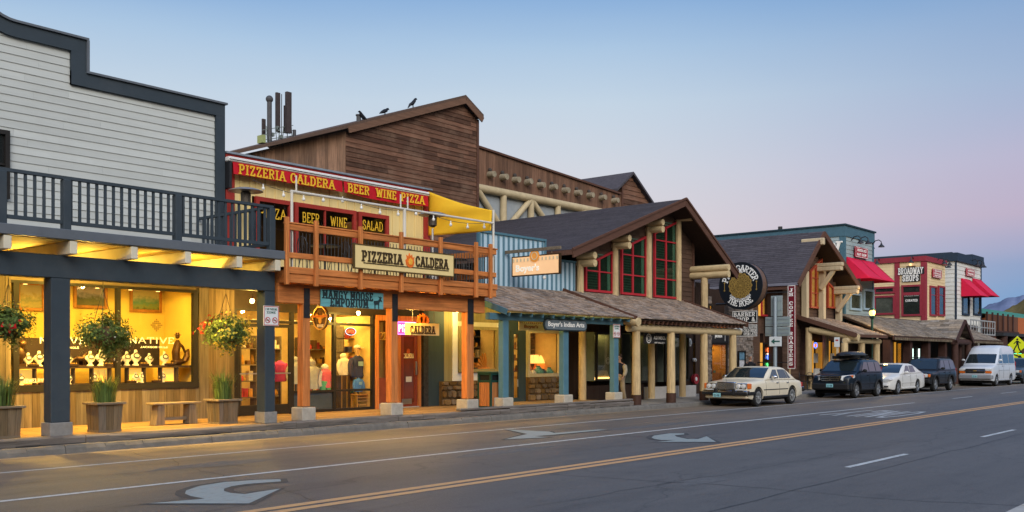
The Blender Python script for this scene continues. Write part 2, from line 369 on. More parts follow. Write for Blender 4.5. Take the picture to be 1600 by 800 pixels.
def lap(mb, x0, x1, y, z0, z1, h=.17, d=.022, xr=None, xl=None, seg=0):
    """lapped boards on a wall facing -Y; xl/xr(z) crop the ends"""
    z = z0
    while z < z1-.005:
        zt = min(z+h, z1); zm = (z+zt)/2; a = xl(zm) if xl else x0; b = xr(zm) if xr else x1
        cuts = [a]
        if seg:
            while cuts[-1]+seg*.55 < b: cuts.append(cuts[-1]+seg*rnd.uniform(.55, 1.3))
            cuts = [c for c in cuts if c < b-.3]
        cuts.append(b)
        for p, q in zip(cuts, cuts[1:]):
            if q-p > .02:
                mb.add([(p+.001,y-d,z),(q-.001,y-d,z),(q-.001,y-.004,zt),(p+.001,y-.004,zt),(p+.001,y+.02,z),(q-.001,y+.02,z),(q-.001,y+.02,zt),(p+.001,y+.02,zt)],
                   [(0,1,2,3),(0,4,5,1),(3,2,6,7),(0,3,7,4),(1,5,6,2),(4,7,6,5)])
        z = zt
    return mb
def lap_x(mb, y0, y1, x, z0, z1, h=.17, d=.022, ycrop=None):  # lapped boards on a wall facing -X
    z = z0
    while z < z1-.005:
        zt = min(z+h, z1); a, b = ycrop((z+zt)/2) if ycrop else (y0, y1)
        if b-a > .02:
            mb.add([(x-d,a,z),(x-d,b,z),(x-.004,b,zt),(x-.004,a,zt),(x+.02,a,z),(x+.02,b,z),(x+.02,b,zt),(x+.02,a,zt)],
               [(0,1,2,3),(0,4,5,1),(3,2,6,7),(0,3,7,4),(1,5,6,2),(4,7,6,5)])
        z = zt
    return mb
def shakes(mb, x0, x1, ye, ze, yt, zt, row=.21, w=(.09,.22), th=.022, seed=1, ragged=.03):
    """individual split shakes on a slope rising from the eave (ye, ze) to (yt, zt)"""
    rr = random.Random(seed); L = math.hypot(yt-ye, zt-ze); dy, dz = (yt-ye)/L, (zt-ze)/L; ny, nz = -dz, dy
    n = int(L/row); row = L/n
    for j in range(n):
        x = x0 - rr.uniform(0, .1)
        while x < x1:
            ww = rr.uniform(*w); a = max(x, x0)+.003; b = min(x+ww, x1)-.003; x += ww
            if b-a < .02: continue
            s0 = j*row - rr.uniform(0, ragged); s1 = min((j+1.6)*row, L); t0 = th*rr.uniform(.8, 1.6)+.012; t1 = .006
            def P(s, t): return (ye+dy*s+ny*t, ze+dz*s+nz*t)
            q = [P(s0, 0), P(s0, t0), P(s1, t1), P(s1, -.01)]
            mb.add([(a, *p) for p in q]+[(b, *p) for p in q], [(0,1,2,3),(7,6,5,4),(0,4,5,1),(1,5,6,2),(2,6,7,3),(3,7,4,0)])
    return mb
def framebox(mb, F, w, h, t, d, z0=0, bottom=True):   # four bars round a w x h opening (outer size), t wide, d deep
    pbox(F, -w/2, -w/2+t, -h/2, h/2, z0, z0+d, mb); pbox(F, w/2-t, w/2, -h/2, h/2, z0, z0+d, mb)
    pbox(F, -w/2+t, w/2-t, h/2-t, h/2, z0, z0+d, mb)
    if bottom: pbox(F, -w/2+t, w/2-t, -h/2, -h/2+t, z0, z0+d, mb)
    return mb
def rect(px0, px1, pyt, pyb, Y):       # pixel rectangle on plane Y -> x0,x1,z0,z1 (heights read at its centre)
    pm = (px0+px1)/2; return PX(px0, Y), PX(px1, Y), PZ(pm, pyb, Y), PZ(pm, pyt, Y)
def room(b, x0, x1, y0, y1, z0, z1, m, mf=None):   # the lit inside of a shop: back, sides, ceiling, floor
    mb = MB(); t = .04
    mb.box(x0, x1, y1, y1+t, z0, z1); mb.box(x0-t, x0, y0, y1, z0, z1); mb.box(x1, x1+t, y0, y1, z0, z1); mb.box(x0-t, x1+t, y0, y1+t, z1, z1+t)
    o = mb.build('interior_wall', m, b); MB().box(x0-t, x1+t, y0, y1+t, z0-t, z0).build('interior_floor', mf or m, b); return o
# ------------------------------------------------------------------ shared materials
def asphalt():
    m = mat('asphalt', (.15,.15,.157), var=0); m.use_nodes = True; nt = m.node_tree; N = nt.nodes.new; L = nt.links.new; b = nt.nodes['Principled BSDF']
    b.inputs['Roughness'].default_value = .62; b.inputs['Specular IOR Level'].default_value = .45
    tc = N('ShaderNodeTexCoord')
    def nz(scale, st=(1,1,1), det=6, rough=.6):
        mp = N('ShaderNodeMapping'); mp.inputs['Scale'].default_value = st; L(tc.outputs['Object'], mp.inputs[0])
        n = N('ShaderNodeTexNoise'); n.inputs['Scale'].default_value = scale; n.inputs['Detail'].default_value = det; n.inputs['Roughness'].default_value = rough; L(mp.outputs[0], n.inputs[0]); return n.outputs['Fac']
    def rng(s, a, b_, c, d):
        r = N('ShaderNodeMapRange'); L(s, r.inputs[0]); r.inputs[1].default_value, r.inputs[2].default_value, r.inputs[3].default_value, r.inputs[4].default_value = a, b_, c, d; return r.outputs[0]
    def mul(a, b_):
        r = N('ShaderNodeMath'); r.operation = 'MULTIPLY'; L(a, r.inputs[0]); L(b_, r.inputs[1]); return r.outputs[0]
    f = mul(mul(rng(nz(60), .3, .7, .58, 1.42), rng(nz(22), .3, .7, .82, 1.18)), rng(nz(.35, (.25,1,1)), .3, .7, .84, 1.14))
    f = mul(f, rng(nz(1.1, (.06,1.6,1)), .3, .7, .84, 1.14))
    f = mul(f, rng(nz(3.2, (.5,1,1), 8, .7), .52, .75, 1, .62)); f = mul(f, rng(nz(.9, (1,1,1), 9, .75), .6, .66, 1, .78)); f = mul(f, rng(nz(190, (1,1,1), 2), .35, .65, .8, 1.22))
    v = N('ShaderNodeTexVoronoi'); v.feature = 'DISTANCE_TO_EDGE'; v.inputs['Scale'].default_value = .22
    mp = N('ShaderNodeMapping'); mp.inputs['Scale'].default_value = (.55, 1, 1); L(tc.outputs['Object'], mp.inputs[0])
    n3 = N('ShaderNodeTexNoise'); n3.inputs['Scale'].default_value = 1.3; n3.inputs['Detail'].default_value = 5; L(mp.outputs[0], n3.inputs[0])
    ad = N('ShaderNodeVectorMath'); ad.operation = 'MULTIPLY_ADD'; L(n3.outputs['Color'], ad.inputs[0]); ad.inputs[1].default_value = (1.2,1.2,0); L(mp.outputs[0], ad.inputs[2])
    L(ad.outputs[0], v.inputs[0])
    f = mul(f, rng(v.outputs[0], 0, .006, .62, 1))
    sc = N('ShaderNodeVectorMath'); sc.operation = 'SCALE'; sc.inputs[0].default_value = (.083,.078,.074); L(f, sc.inputs['Scale'])
    # dust tint toward the far kerb, its warmth painting in shop-lamp spill (object y)
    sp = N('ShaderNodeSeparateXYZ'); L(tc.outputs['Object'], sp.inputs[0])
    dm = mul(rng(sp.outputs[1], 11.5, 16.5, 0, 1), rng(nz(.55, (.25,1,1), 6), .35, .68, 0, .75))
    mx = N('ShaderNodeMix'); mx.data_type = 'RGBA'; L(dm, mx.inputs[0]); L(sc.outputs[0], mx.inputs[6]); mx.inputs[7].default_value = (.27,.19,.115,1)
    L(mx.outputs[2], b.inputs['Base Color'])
    bp = N('ShaderNodeBump'); bp.inputs['Distance'].default_value = .006; bp.inputs['Strength'].default_value = .6; L(nz(90), bp.inputs['Height']); L(bp.outputs[0], b.inputs['Normal'])
    return m
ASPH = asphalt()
CONC = mat('concrete', (.34,.33,.31), rough=.85, var=.18, scale=2.5, bump=.004, dirt=.35, dcol=(.16,.15,.14))
KERB = mat('kerb_concrete', (.15,.14,.125), rough=.9, var=.25, scale=5, bump=.012, dirt=.5, dcol=(.11,.1,.095))
def paint(name, c, wear):
    m = mat(name, c, var=0); nt = m.node_tree; N = nt.nodes.new; L = nt.links.new; b = nt.nodes['Principled BSDF']; b.inputs['Roughness'].default_value = .7
    tc = N('ShaderNodeTexCoord'); n = N('ShaderNodeTexNoise'); n.inputs['Scale'].default_value = 7; n.inputs['Detail'].default_value = 9; n.inputs['Roughness'].default_value = .75; L(tc.outputs['Object'], n.inputs[0])
    r = N('ShaderNodeMapRange'); L(n.outputs['Fac'], r.inputs[0]); r.inputs[1].default_value = .5; r.inputs[2].default_value = .68; r.inputs[4].default_value = wear
    mx = N('ShaderNodeMix'); mx.data_type = 'RGBA'; L(r.outputs[0], mx.inputs[0]); mx.inputs[6].default_value = (*c, 1); mx.inputs[7].default_value = (.17,.17,.175,1); L(mx.outputs[2], b.inputs['Base Color']); return m
PWHITE = paint('road_paint_white', (.44,.46,.46), .85)
PARROW = paint('road_paint_arrow', (.24,.28,.28), .7)
PYEL = paint('road_paint_yellow', (.50,.285,.13), .6)
PDARK = mat('arrow_border', (.055,.057,.06), rough=.7, var=.3, scale=8)
GREYP = mat('grey_paint', (.036,.050,.063), rough=.6, var=.1, scale=3, dirt=.15, dcol=(.13,.13,.13))
SIDING = mat('pale_siding', (.49,.51,.485), rough=.65, var=.07, scale=1.5, stretch=(.3,1,3), island=.06, dirt=.2, dcol=(.33,.33,.30))
CREAM = mat('cream_paint', (.60,.55,.42), rough=.7, var=.1)
WEATH = wood('weathered_planks', (.125,.097,.066), 'z', var=.5, island=.32, hue=.3)
WEATHX = wood('weathered_boards', (.16,.125,.085), 'x', var=.45, island=.25)
DECKW = wood('deck_boards', (.27,.165,.07), 'x', var=.35, island=.18)
TIMB = wood('grey_timber', (.15,.13,.115), 'x', var=.6, island=0, bump=.01)
CEIL = wood('ceiling_boards', (.62,.44,.15), 'x', var=.25, island=.15)
CEDAR = wood('cedar_beam', (.45,.155,.042), 'x', var=.5, island=.2, dirt=.35, dcol=(.17,.06,.025))
CEDARZ = wood('cedar_post', (.45,.155,.042), 'z', var=.5, island=.2, dirt=.25, dcol=(.2,.07,.025))
CEDARY = wood('cedar_joist', (.36,.12,.034), 'y', var=.35, island=.13)
STONEB = mat('stone_block', (.38,.345,.29), rough=.85, var=.2, scale=6, bump=.008, dirt=.25, dcol=(.27,.24,.2))
BLACK = mat('black_metal', (.014,.014,.016), rough=.45, var=.2, spec=.5)
BRONZE = mat('bronze', (.10,.055,.025), rough=.4, var=.3, metal=.7)
DARKF = mat('dark_frame', (.018,.016,.015), rough=.5, var=.2)
STEEL = mat('steel', (.55,.55,.55), rough=.35, metal=1, var=.1)
WHITEP = mat('white_paint', (.72,.71,.68), rough=.55, var=.07, scale=3)
YWALL = mat('warm_plaster', (.82,.60,.15), rough=.85, var=.07, scale=2)
BULB = emit('lit_bulb', (1,.60,.2), 20)
GLOW = emit('warm_lamp', (1,.58,.16), 6)
# ------------------------------------------------------------------ ground
def struct(mb, name, m, **k): return mb.build(name, m, None, kind='structure', **k)
struct(MB().poly([(-4000,-4000,-.03),(6000,-4000,-.03),(6000,6000,-.03),(-4000,6000,-.03)]), 'ground', mat('dry_earth', (.16,.14,.10), rough=.95, var=.3, scale=.3))
YK = 18.05
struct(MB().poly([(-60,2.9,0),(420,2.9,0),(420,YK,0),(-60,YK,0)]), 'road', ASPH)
g = MB()
x = -20.
while x < 60: g.box(x, x+2.96, 2.35, 2.92, -.02, .012); x += 3
struct(g, 'gutter', CONC)
struct(MB().box(-20, 60, -6, 2.15, -.02, .145), 'near_sidewalk', CONC)
g = MB(); x = -20.
while x < 60: g.box(x, x+2.97, 2.152, 2.348, -.02, .15); x += 3
struct(g, 'near_kerb', KERB, bevel=.02)
# far gutter pan and kerb: cast lengths with chipped tops
g = MB(); x = -12.
while x < 200:
    l = rnd.uniform(2.6, 3.4); n = 8; z0 = rnd.uniform(-.006, .006)
    for i in range(n):
        a, b = x+l*i/n, x+l*(i+1)/n-(.012 if i == n-1 else 0); c = rnd.choice((0,0,0,.012,.03)); h = .155+z0+rnd.uniform(-.008,.006)
        g.yz([(YK-.02,-.02),(YK,.11-c),(YK+.03+c,h),(YK+.26,h+.004),(YK+.26,-.02)], a, b)
    x += l
struct(g, 'kerb', KERB)
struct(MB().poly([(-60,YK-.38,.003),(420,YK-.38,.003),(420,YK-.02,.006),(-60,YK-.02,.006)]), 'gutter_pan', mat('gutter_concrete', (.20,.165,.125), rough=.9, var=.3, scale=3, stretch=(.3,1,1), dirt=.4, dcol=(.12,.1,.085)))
XE = 28.1
struct(MB().box(XE-.6, 300, YK+.262, 26, -.02, .14), 'pavement', mat('worn_pavement', (.24,.225,.205), rough=.85, var=.25, scale=2.5, bump=.004, dirt=.45, dcol=(.11,.10,.09)))
struct(MB().box(-20, XE, YK+.262, 40, -.02, .17), 'boardwalk_base', mat('dark_void', (.02,.018,.016), var=0))
g = MB()
yy = 18.47
while yy < YF+.1:
    x = 2.
    while x < XE-.15:
        l = rnd.uniform(2.4, 4.6); l = min(l, XE-.15-x); g.box(x, x+l-.006, yy, yy+.137, .27, .30+rnd.uniform(-.004,.004)); x += l
    yy += .143
struct(g, 'boardwalk', DECKW)
g = MB(); x = 1.
while x < XE:
    l = min(rnd.uniform(3.5, 5.5), XE-x); h = .315+rnd.uniform(-.012,.02)
    n = 10
    for i in range(n):
        a, b = x+l*i/n, x+l*(i+1)/n-(.015 if i == n-1 else -.0005); q = rnd.uniform(-.012,.012); r_ = rnd.uniform(0,.02)
        g.yz([(18.315+q,.158),(18.30+q,h-.03-r_),(18.33+q,h-r_*.5),(18.465,h),(18.465,.158)], a, b)
    x += l
struct(g, 'boardwalk_edge', TIMB)
g = MB()
for a, b in ((19.5,23.4),(23.41,XE-.02)):
    g.box(a, b, 18.31, 18.5, .322, .385)
struct(g, 'boardwalk_lip', TIMB, bevel=.015)
# ------------------------------------------------------------------ road markings
YD, YA, YB, YC = 15.84, 12.72, 9.53, 6.1
def line(y, x0, x1, w, z=.004):
    m = MB(); x = x0
    while x < x1: m.poly([(x,y-w/2,z),(min(x+6,x1),y-w/2,z),(min(x+6,x1),y+w/2,z),(x,y+w/2,z)]); x += 6
    return m
struct(line(YD, -20, 140, .10), 'parking_line', PWHITE)
struct(line(YA, -20, GR(1432,629.4).x, .12), 'lane_line', PWHITE)
m_ = MB(); x = GR(1432,629.4).x+5
for i in range(8): m_.add(line(YA, x+i*8, x+i*8+3, .11).v, line(YA, x+i*8, x+i*8+3, .11).f)
struct(m_, 'lane_dash', PWHITE)
m_ = line(YB-.135, -20, 220, .17); q = line(YB+.135, -20, 220, .17); m_.add(q.v, q.f)
struct(m_, 'centre_line', PYEL)
m_ = MB(); a, b = GR(1325,730.5), GR(1424,710); c = GR(1537,683); st = c.x-a.x; ln = b.x-a.x
for i in range(0, 9):
    q = line(YC, a.x+i*st, a.x+i*st+ln, .11); m_.add(q.v, q.f)
struct(m_, 'lane_dash', PWHITE)
def arrow(pts, off=None):
    P = [GR(x, y) for x, y in pts]; c = sum(P, Vector())/len(P)
    n = len(P); area = sum(P[i].x*P[(i+1) % n].y-P[(i+1) % n].x*P[i].y for i in range(n)); sg = 1 if area > 0 else -1
    B = []
    for i in range(n):
        d0 = (P[i]-P[i-1]).normalized(); d1 = (P[(i+1) % n]-P[i]).normalized(); t = (d0+d1)
        t = t.normalized() if t.length > .3 else d0
        nn = Vector((t.y, -t.x, 0))*sg; B.append(P[i]+nn*.13)
    mb = MB(); mb.poly([(p.x, p.y, .004) for p in B]); struct(mb, 'arrow_border', PDARK)
    mb = MB(); mb.poly([(p.x, p.y, .008) for p in P]); struct(mb, 'lane_arrow', PARROW)
arrow([(438,749.5),(400,750.5),(350,754),(312,760),(291,767),(289,772),(298,776),(320,780),(232,787.5),(389,787.5),(439,764),(400,770),(382,773),(360,771),(350,768),(350,764.5),(362,760.5),(385,757),(439,753)])
arrow([(1069,677.5),(1046,677.5),(1022,681),(1018,684),(1023,686.5),(1034,688),(1056,688),(1026,691),(1119,691),(1104,682),(1091,686.5),(1074,686.5),(1057,682.8),(1054,680.5),(1069,679.3)])
arrow([(949,672),(936,671.3),(866,677),(858,674.7),(790,671.3),(824,678.5),(788,687),(857,683.8),(835,682),(866,679.6)])
F = roadf(GR(1358,646).x, (YA+YB)/2+.1, .004)
letters('ONLY', F, 2.1, 3.6, paint('road_paint_faded', (.36,.38,.39), 1.0), None, serif=False, th=.12, dep=.003, name='lane_text')['kind'] = 'structure'
# tar seams and cracks: thin irregular strips lying on the asphalt
TAR = mat('tar_seam', (.035,.035,.037), rough=.55, var=.4, scale=6)
def crack(x0, y0, x1, y1, w, wob, seed, z=.0025):
    n = max(8, int(math.hypot(x1-x0, y1-y0)*3)); mb = MB(); P = []
    d = Vector((x1-x0, y1-y0, 0)).normalized(); nn = Vector((-d.y, d.x, 0)); prev = None
    for i in range(n+1):
        u = i/n; p = Vector((x0+(x1-x0)*u, y0+(y1-y0)*u, z)) + nn*wob*noise.fractal(Vector((u*n*.12, seed, 0)), 1, 2, 4)
        ww = w*(.5+.9*abs(noise.noise(Vector((u*n*.5, seed+5, 0))))); q = (p-nn*ww/2, p+nn*ww/2)
        if prev: mb.add([prev[0], q[0], q[1], prev[1]], [(0,1,2,3)])
        prev = q
    return mb
mb = MB()
for a in ((-5,5.5,46,5.75,.05,.10,1),(-5,11.2,30,11.0,.022,.2,2),(30,8.2,90,8.0,.03,.15,3),(6.5,3,9.5,18,.025,.5,4),(13,2.9,11.8,9.4,.03,.4,5),(17,5.6,20.5,18,.022,.5,6),(24,3,25.5,12.6,.02,.5,7),(30,2.9,33,18,.022,.6,8),(-4,14.3,40,14.5,.02,.25,9),(9,7.4,22,6.9,.018,.3,10),(44,3,47,17,.03,.6,11),(3,8.0,9,8.9,.02,.3,12)):
    q = crack(*a); mb.add(q.v, q.f)
struct(mb, 'tar_seams', TAR)
PAT = mat('asphalt_patch', (.10,.10,.102), rough=.7, var=.35, scale=9)
for i, (x, y, a, b_) in enumerate(((14.2,12.1,1.4,.25),(22,13.7,2.2,.3),(12.6,7.0,.55,.2),(33.5,7.4,1.6,.22),(9.3,14.4,1.3,.3),(19.5,10.8,.6,.15))):
    r_ = random.Random(i); struct(MB().poly([(x+a*math.cos(k*.449)*(1+.25*r_.uniform(-1,1)), y+b_*math.sin(k*.449)*(1+.25*r_.uniform(-1,1)), .0015+.0002*i) for k in range(14)]), 'asphalt_patch', PAT)
# ------------------------------------------------------------------ hills
def hill(name, x0, y0, x1, y1, hfn, m, depth, n=120, seed=0):
    mb = MB(); a, b = Vector((x0,y0,0)), Vector((x1,y1,0)); d = (b-a); nn = Vector((-d.y, d.x, 0)).normalized()
    if nn.dot(a) < 0: nn = -nn
    def fn(u, v):
        p = a+d*u+nn*depth*v; h = hfn(u)*math.sin(min(v*1.0,1)*math.pi)**.8
        h *= 1+.13*noise.fractal(Vector((u*5+seed,v*1.6,.3)), 1, 2, 6)
        return (p.x, p.y, h-1)
    mb.grid(fn, n, 40); return struct(mb, name, m, smooth='all')
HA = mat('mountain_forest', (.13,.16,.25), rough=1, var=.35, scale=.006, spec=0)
HB = mat('sage_hill', (.17,.13,.055), rough=1, var=.55, scale=.03, spec=0, dirt=.7, dcol=(.05,.06,.03))
ang = lambda px: math.atan2(ST-(px-800)/FPX*CT, CT+(px-800)/FPX*ST)
def at(px, D): a = ang(px); return D*math.cos(a), D*math.sin(a)
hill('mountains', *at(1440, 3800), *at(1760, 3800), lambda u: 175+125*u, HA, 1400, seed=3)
# unseen wooded slope behind the camera, added to darken reflections and low fill
mb = MB()
def fn(u, v):
    a = R(-8-172*u); r_ = 150+170*v; h = (78+26*math.sin(u*9))*math.sin(v*math.pi*.5)**.8*min(1, u*9, (1-u)*9)
    return (r_*math.cos(a)+20, r_*math.sin(a), h*(1+.2*noise.fractal(Vector((u*14,v*3,2)), 1, 2, 5))-1)
mb.grid(fn, 120, 14); struct(mb, 'unseen_slope', mat('unseen_slope', (.05,.055,.035), rough=1, var=.5, scale=.08, spec=0), smooth='all')
hill('hills', *at(1480, 640), *at(1800, 640), lambda u: 24+58*u, HB, 400, seed=9)
# ================================================================== pale clapboard building with the jewellery shop
b = thing('clapboard_building', 'pale grey clapboard building with stepped dark cornice over a lit jewellery shop', 'building', (8.5,YF,.3))
XR = 13.93
mb = MB()
lap(mb, 3, 13.7, YF, 4.19, 8.78, .172, seg=3.4, xr=lambda z: 13.7 if z < 7.77 else 10.08, xl=lambda z: 3)
mb.build('siding', SIDING, b)
# cornice
mb = MB(); y0, y1 = YF-.09, YF+.06
arcO = [(8.9+.8*math.cos(R(a)), 9.6+.8*math.sin(R(a))) for a in range(270, 179, -10)]
arcI = [(8.9+1.1*math.cos(R(a)), 9.6+1.1*math.sin(R(a))) for a in range(180, 271, 10)]
mb.xz(arcO+[(3,9.6),(3,9.3)]+[p for p in arcI if p[1] < 9.31], y0, y1)
mb.box(8.9, 10.4, y0, y1, 8.5, 8.8); mb.box(10.07, 10.4, y0+.001, y1, 7.77, 8.499); mb.box(10.07, XR, y0+.002, y1, 7.77, 8.07)
mb.box(13.68, XR+.002, y0+.004, y1, 4.19, 7.769)
mb.build('cornice', GREYP, b)
mb = MB(); mb.box(8.9, 10.45, y0-.05, y1, 8.802, 8.85); mb.box(10.402, 10.46, y0-.05, y1, 8.12, 8.8); mb.box(10.402, XR+.05, y0-.05, y1, 8.072, 8.12); mb.xz([(p[0]+.05*math.cos(R(a)), p[1]) for a, p in zip(range(270,179,-10), arcO)][::-1]+[(p[0], p[1]+.05) for p in arcO], y0-.05, y1)
mb.build('cap_moulding', mat('grey_trim', (.11,.125,.145), rough=.5, var=.1), b)
mb = MB(); mb.box(3, XR-.02, YF+.03, 34, 4.0, 7.75); mb.box(3, 10.05, YF+.03, YF+.4, 7.752, 8.5); mb.box(3, XR-.02, 23.2, 34, .3, 3.98); mb.build('rear_wall', SIDING, b)
w = MB(); F = street((7.7+8.77)/2, YF-.03, 5.8); framebox(w, F, 1.07, 1.42, .09, .09); pbox(F, -.45, .45, -.02, .02, 0, .05, w); fr = w.build('window', DARKF, b)
panel(MB(), F, .88, 1.22, .01).build('pane', mat('dark_pane', (.012,.014,.016), rough=.05, var=0, spec=.8), fr)
# porch: deck, joists, beam, posts, railing
mb = MB(); mb.box(3, 13.52, 18.2, YF-.03, 4.02, 4.18); mb.build('porch_deck', GREYP, b)
mb = MB(); mb.box(3, 13.56, 18.12, 18.2, 4.0, 4.19); mb.build('deck_fascia', mat('grey_trim', (.11,.125,.145)), b, bevel=.01)
mb = MB(); yy = 18.25
while yy < YF-.1: mb.box(3, 13.5, yy, yy+.13, 3.985, 4.015); yy += .135
mb.build('porch_ceiling', CEIL, b)
for px in (-75, 10, 113, 208, 292, 372, 432):
    x = PX(px, 18.2); MB().box(x-.07, x+.07, 18.14, YF-.02, 3.74, 3.982).build('joist', CREAM, b, bevel=.008)
MB().box(3, 13.52, 18.5, 18.82, 3.3, 3.735).build('porch_beam', GREYP, b, bevel=.012)
for a, c in ((80, 110), (414, 430)):
    x0, x1 = PX(a, 18.5), PX(c, 18.5)
    p = MB().box(x0, x1, 18.5, 18.82, .56, 3.298).build('porch_post', GREYP, b, bevel=.012)
    MB().box(x0-.035, x1+.035, 18.465, 18.855, .3, .56).build('post_base', mat('grey_stone', (.22,.21,.195), var=.2, scale=8, bump=.004), p, bevel=.012)
x0 = PX(-60, 18.5); p = MB().box(x0-.33, x0, 18.5, 18.82, .56, 3.298).build('porch_post', GREYP, b)
mb = MB(); yr = 18.28
mb.box(3, 13.28, yr-.05, yr+.05, 5.14, 5.2); mb.box(3, 13.28, yr-.025, yr+.025, 4.3, 4.37)
xs = [PX(2, yr), PX(103, yr), PX(277, yr), 13.25]
x = 3.
while x < 13.2:
    if min(abs(x-q) for q in xs) > .09: mb.box(x-.024, x+.024, yr-.02, yr+.02, 4.37, 5.14)
    x += .168
mb.box(13.2, 13.28, yr+.05, YF-.04, 5.141, 5.199); mb.box(13.22, 13.27, yr+.03, YF-.04, 4.3, 4.37); y = yr+.2
while y < YF-.08: mb.box(13.22, 13.26, y, y+.05, 4.37, 5.14); y += .19
mb.build('railing', GREYP, b)
for x in xs: MB().box(x-.075, x+.075, yr-.07, yr+.08, 4.182, 5.138).build('railing_post', GREYP, b, bevel=.01)
# shop front
XL, XRW = PX(20, YF), PX(308, YF)
vboards(MB(), 3, XRW+.05, YF, .3, 1.07, .19, .03, jit=.012).build('wainscot', WEATH, b)
vboards(MB(), XRW+.02, PX(364, YF), YF-.002, .3, 3.98, .22, .05, jit=.012).build('plank_pier', WEATH, b)
vboards(MB(), 3, XL-.06, YF-.002, 1.07, 3.98, .22, .05, jit=.012).build('plank_pier', WEATH, b)
mb = MB(); lap(mb, XL-.06, XRW+.02, YF, 3.42, 3.98, .19, .02); mb.build('header_boards', WEATHX, b)
wf = MB(); yy = YF-.06
wf.box(XL-.06, XRW+.06, yy, YF+.06, 1.06, 1.2); wf.box(XL-.06, XRW+.06, yy, YF+.06, 3.36, 3.42)
for px, w_ in ((24, .12), (184, .09), (304, .12)):
    x = PX(px, YF); wf.box(x-w_/2, x+w_/2, yy+.003, YF+.057, 1.2, 3.36)
wfr = wf.build('shop_window', DARKF, b)
MB().box(XL, XRW, YF-.01, YF-.004, 1.2, 3.36).build('pane', GL, wfr)
room(b, XL-.02, XRW+.02, YF+.07, 22.75, 1.16, 3.5, YWALL)
mb = MB(); mb.box(XL, XRW, YF+.1, 22.1, 1.55, 1.6); mb.box(XL, XRW, YF+.1, 22.1, 1.17, 1.2)
x = XL+.1
while x < XRW-.2: mb.box(x, x+.03, YF+.13, 21.485, 1.2, 1.55); x += .42
mb.build('display_shelf', mat('dark_walnut', (.045,.028,.018), var=.3, scale=6), b)
x = XL+.14; i = 0
while x < XRW-.5:
    if i % 2 == 0: MB().box(x+.04, x+.38, 21.49, 21.5, 1.22, 1.53).build('lit_niche', emit('niche_light', (1,.58,.10), .8), b)
    x += .42; i += 1
mb = MB(); mb.box(XL+.08, XRW-.75, 21.62, 21.66, 1.6, 2.22); mb.build('backdrop_panel', mat('dark_brown_panel', (.028,.018,.014), var=.2), b)
WL = mat('white_letter', (.85,.83,.78), var=0, rough=.5)
for px0, px1 in ((62, 133), (203, 272)):
    x0, x1 = PX(px0, YF-.012), PX(px1, YF-.012); xm = (x0+x1)/2; z = PZ((px0+px1)/2, 532, YF)
    letters('NATIVE', street(xm, YF-.0105, z), x1-x0, .135, WL, b, serif=False, th=.095, dep=.004)
    letters('JACKSON HOLE', street(xm+.05, YF-.0105, z-.155), (x1-x0)*.62, .04, WL, b, serif=False, th=.16, dep=.004)
letters('JEWELRY', street(PX(52, YF), YF-.0105, 1.3), .42, .075, WL, b, serif=False, th=.14, dep=.004)
# ornament on the plaster
mb = MB(); F = street(PX(246, 22.7), 22.745, PZ(246, 508, 22.7)); s = .035
for i in range(-3, 4):
    for j in range(-3, 4):
        if abs(i)+abs(j) <= 3 and (i == 0 or j == 0 or abs(i) == abs(j) == 1 or (abs(i), abs(j)) in ((2,1),(1,2))) and (i, j) != (0, 0):
            pbox(F, i*s*1.35-s/2, i*s*1.35+s/2, j*s*1.35-s/2, j*s*1.35+s/2, 0, .008, mb)
mb.build('wall_ornament', mat('ornament_ochre', (.42,.30,.10), var=.1), b)
for xx in (9.3, 10.9, 12.4):
    lamp('AREA', (xx, 21.75, 3.42), 16, (1,.69,.13), .9, (xx, 22.1, 1.2), b, .5)
for xx in (9.3, 10.1, 10.9, 11.7, 12.4):
    f = MB().lathe([(.055,0),(.06,.07),(.03,.1)], (xx, 21.6, 3.38), 10).build('downlight', DARKF, b); MB().lathe([(.045,-.004),(.045,.0)], (xx, 21.6, 3.376), 10).build('lens', GLOW, f)
# framed landscape paintings
def painting(px0, px1, pyt, pyb, label, cols, seed, Y=22.68):
    x0, x1, z0, z1 = rect(px0, px1, pyt, pyb, Y); F = street((x0+x1)/2, Y+.06, (z0+z1)/2); w, h = x1-x0, z1-z0
    t = thing('painting', label, 'painting', (F.translation.x, Y, F.translation.z), 'framed landscape paintings in the shop window')
    framebox(MB(), F, w, h, .075, .05).build('frame', mat('gilt_frame', (.42,.19,.045), rough=.4, var=.3, metal=.3), t, bevel=.012)
    m = bpy.data.materials.new('painted_canvas'); m.use_nodes = True; nt = m.node_tree; N = nt.nodes.new; L = nt.links.new
    tc = N('ShaderNodeTexCoord'); n = N('ShaderNodeTexNoise'); n.inputs['Scale'].default_value = 6; n.inputs['Detail'].default_value = 7; n.noise_dimensions = '4D'; n.inputs['W'].default_value = seed
    L(tc.outputs['Generated'], n.inputs[0]); sp = N('ShaderNodeSeparateXYZ'); L(tc.outputs['Generated'], sp.inputs[0])
    ma = N('ShaderNodeMath'); ma.operation = 'MULTIPLY_ADD'; ma.inputs[1].default_value = .7; L(n.outputs['Fac'], ma.inputs[0]); L(sp.outputs[2], ma.inputs[2])
    r = N('ShaderNodeValToRGB'); L(ma.outputs[0], r.inputs[0]); e = r.color_ramp.elements
    while len(e) < len(cols): e.new(.5)
    for i, (q, c) in enumerate(zip(e, cols)): q.position = .25+i*1.05/len(cols); q.color = (*[v*.75 for v in c], 1)
    L(r.outputs[0], nt.nodes['Principled BSDF'].inputs['Base Color'])
    panel(MB(), F, w-.14, h-.14, .02).build('canvas', m, t)
painting(27, 72, 440, 486, 'gilt framed ochre meadow painting, behind the grey post at far left', [(.2,.16,.05),(.45,.36,.1),(.25,.24,.08),(.5,.4,.16),(.6,.55,.35)], 1)
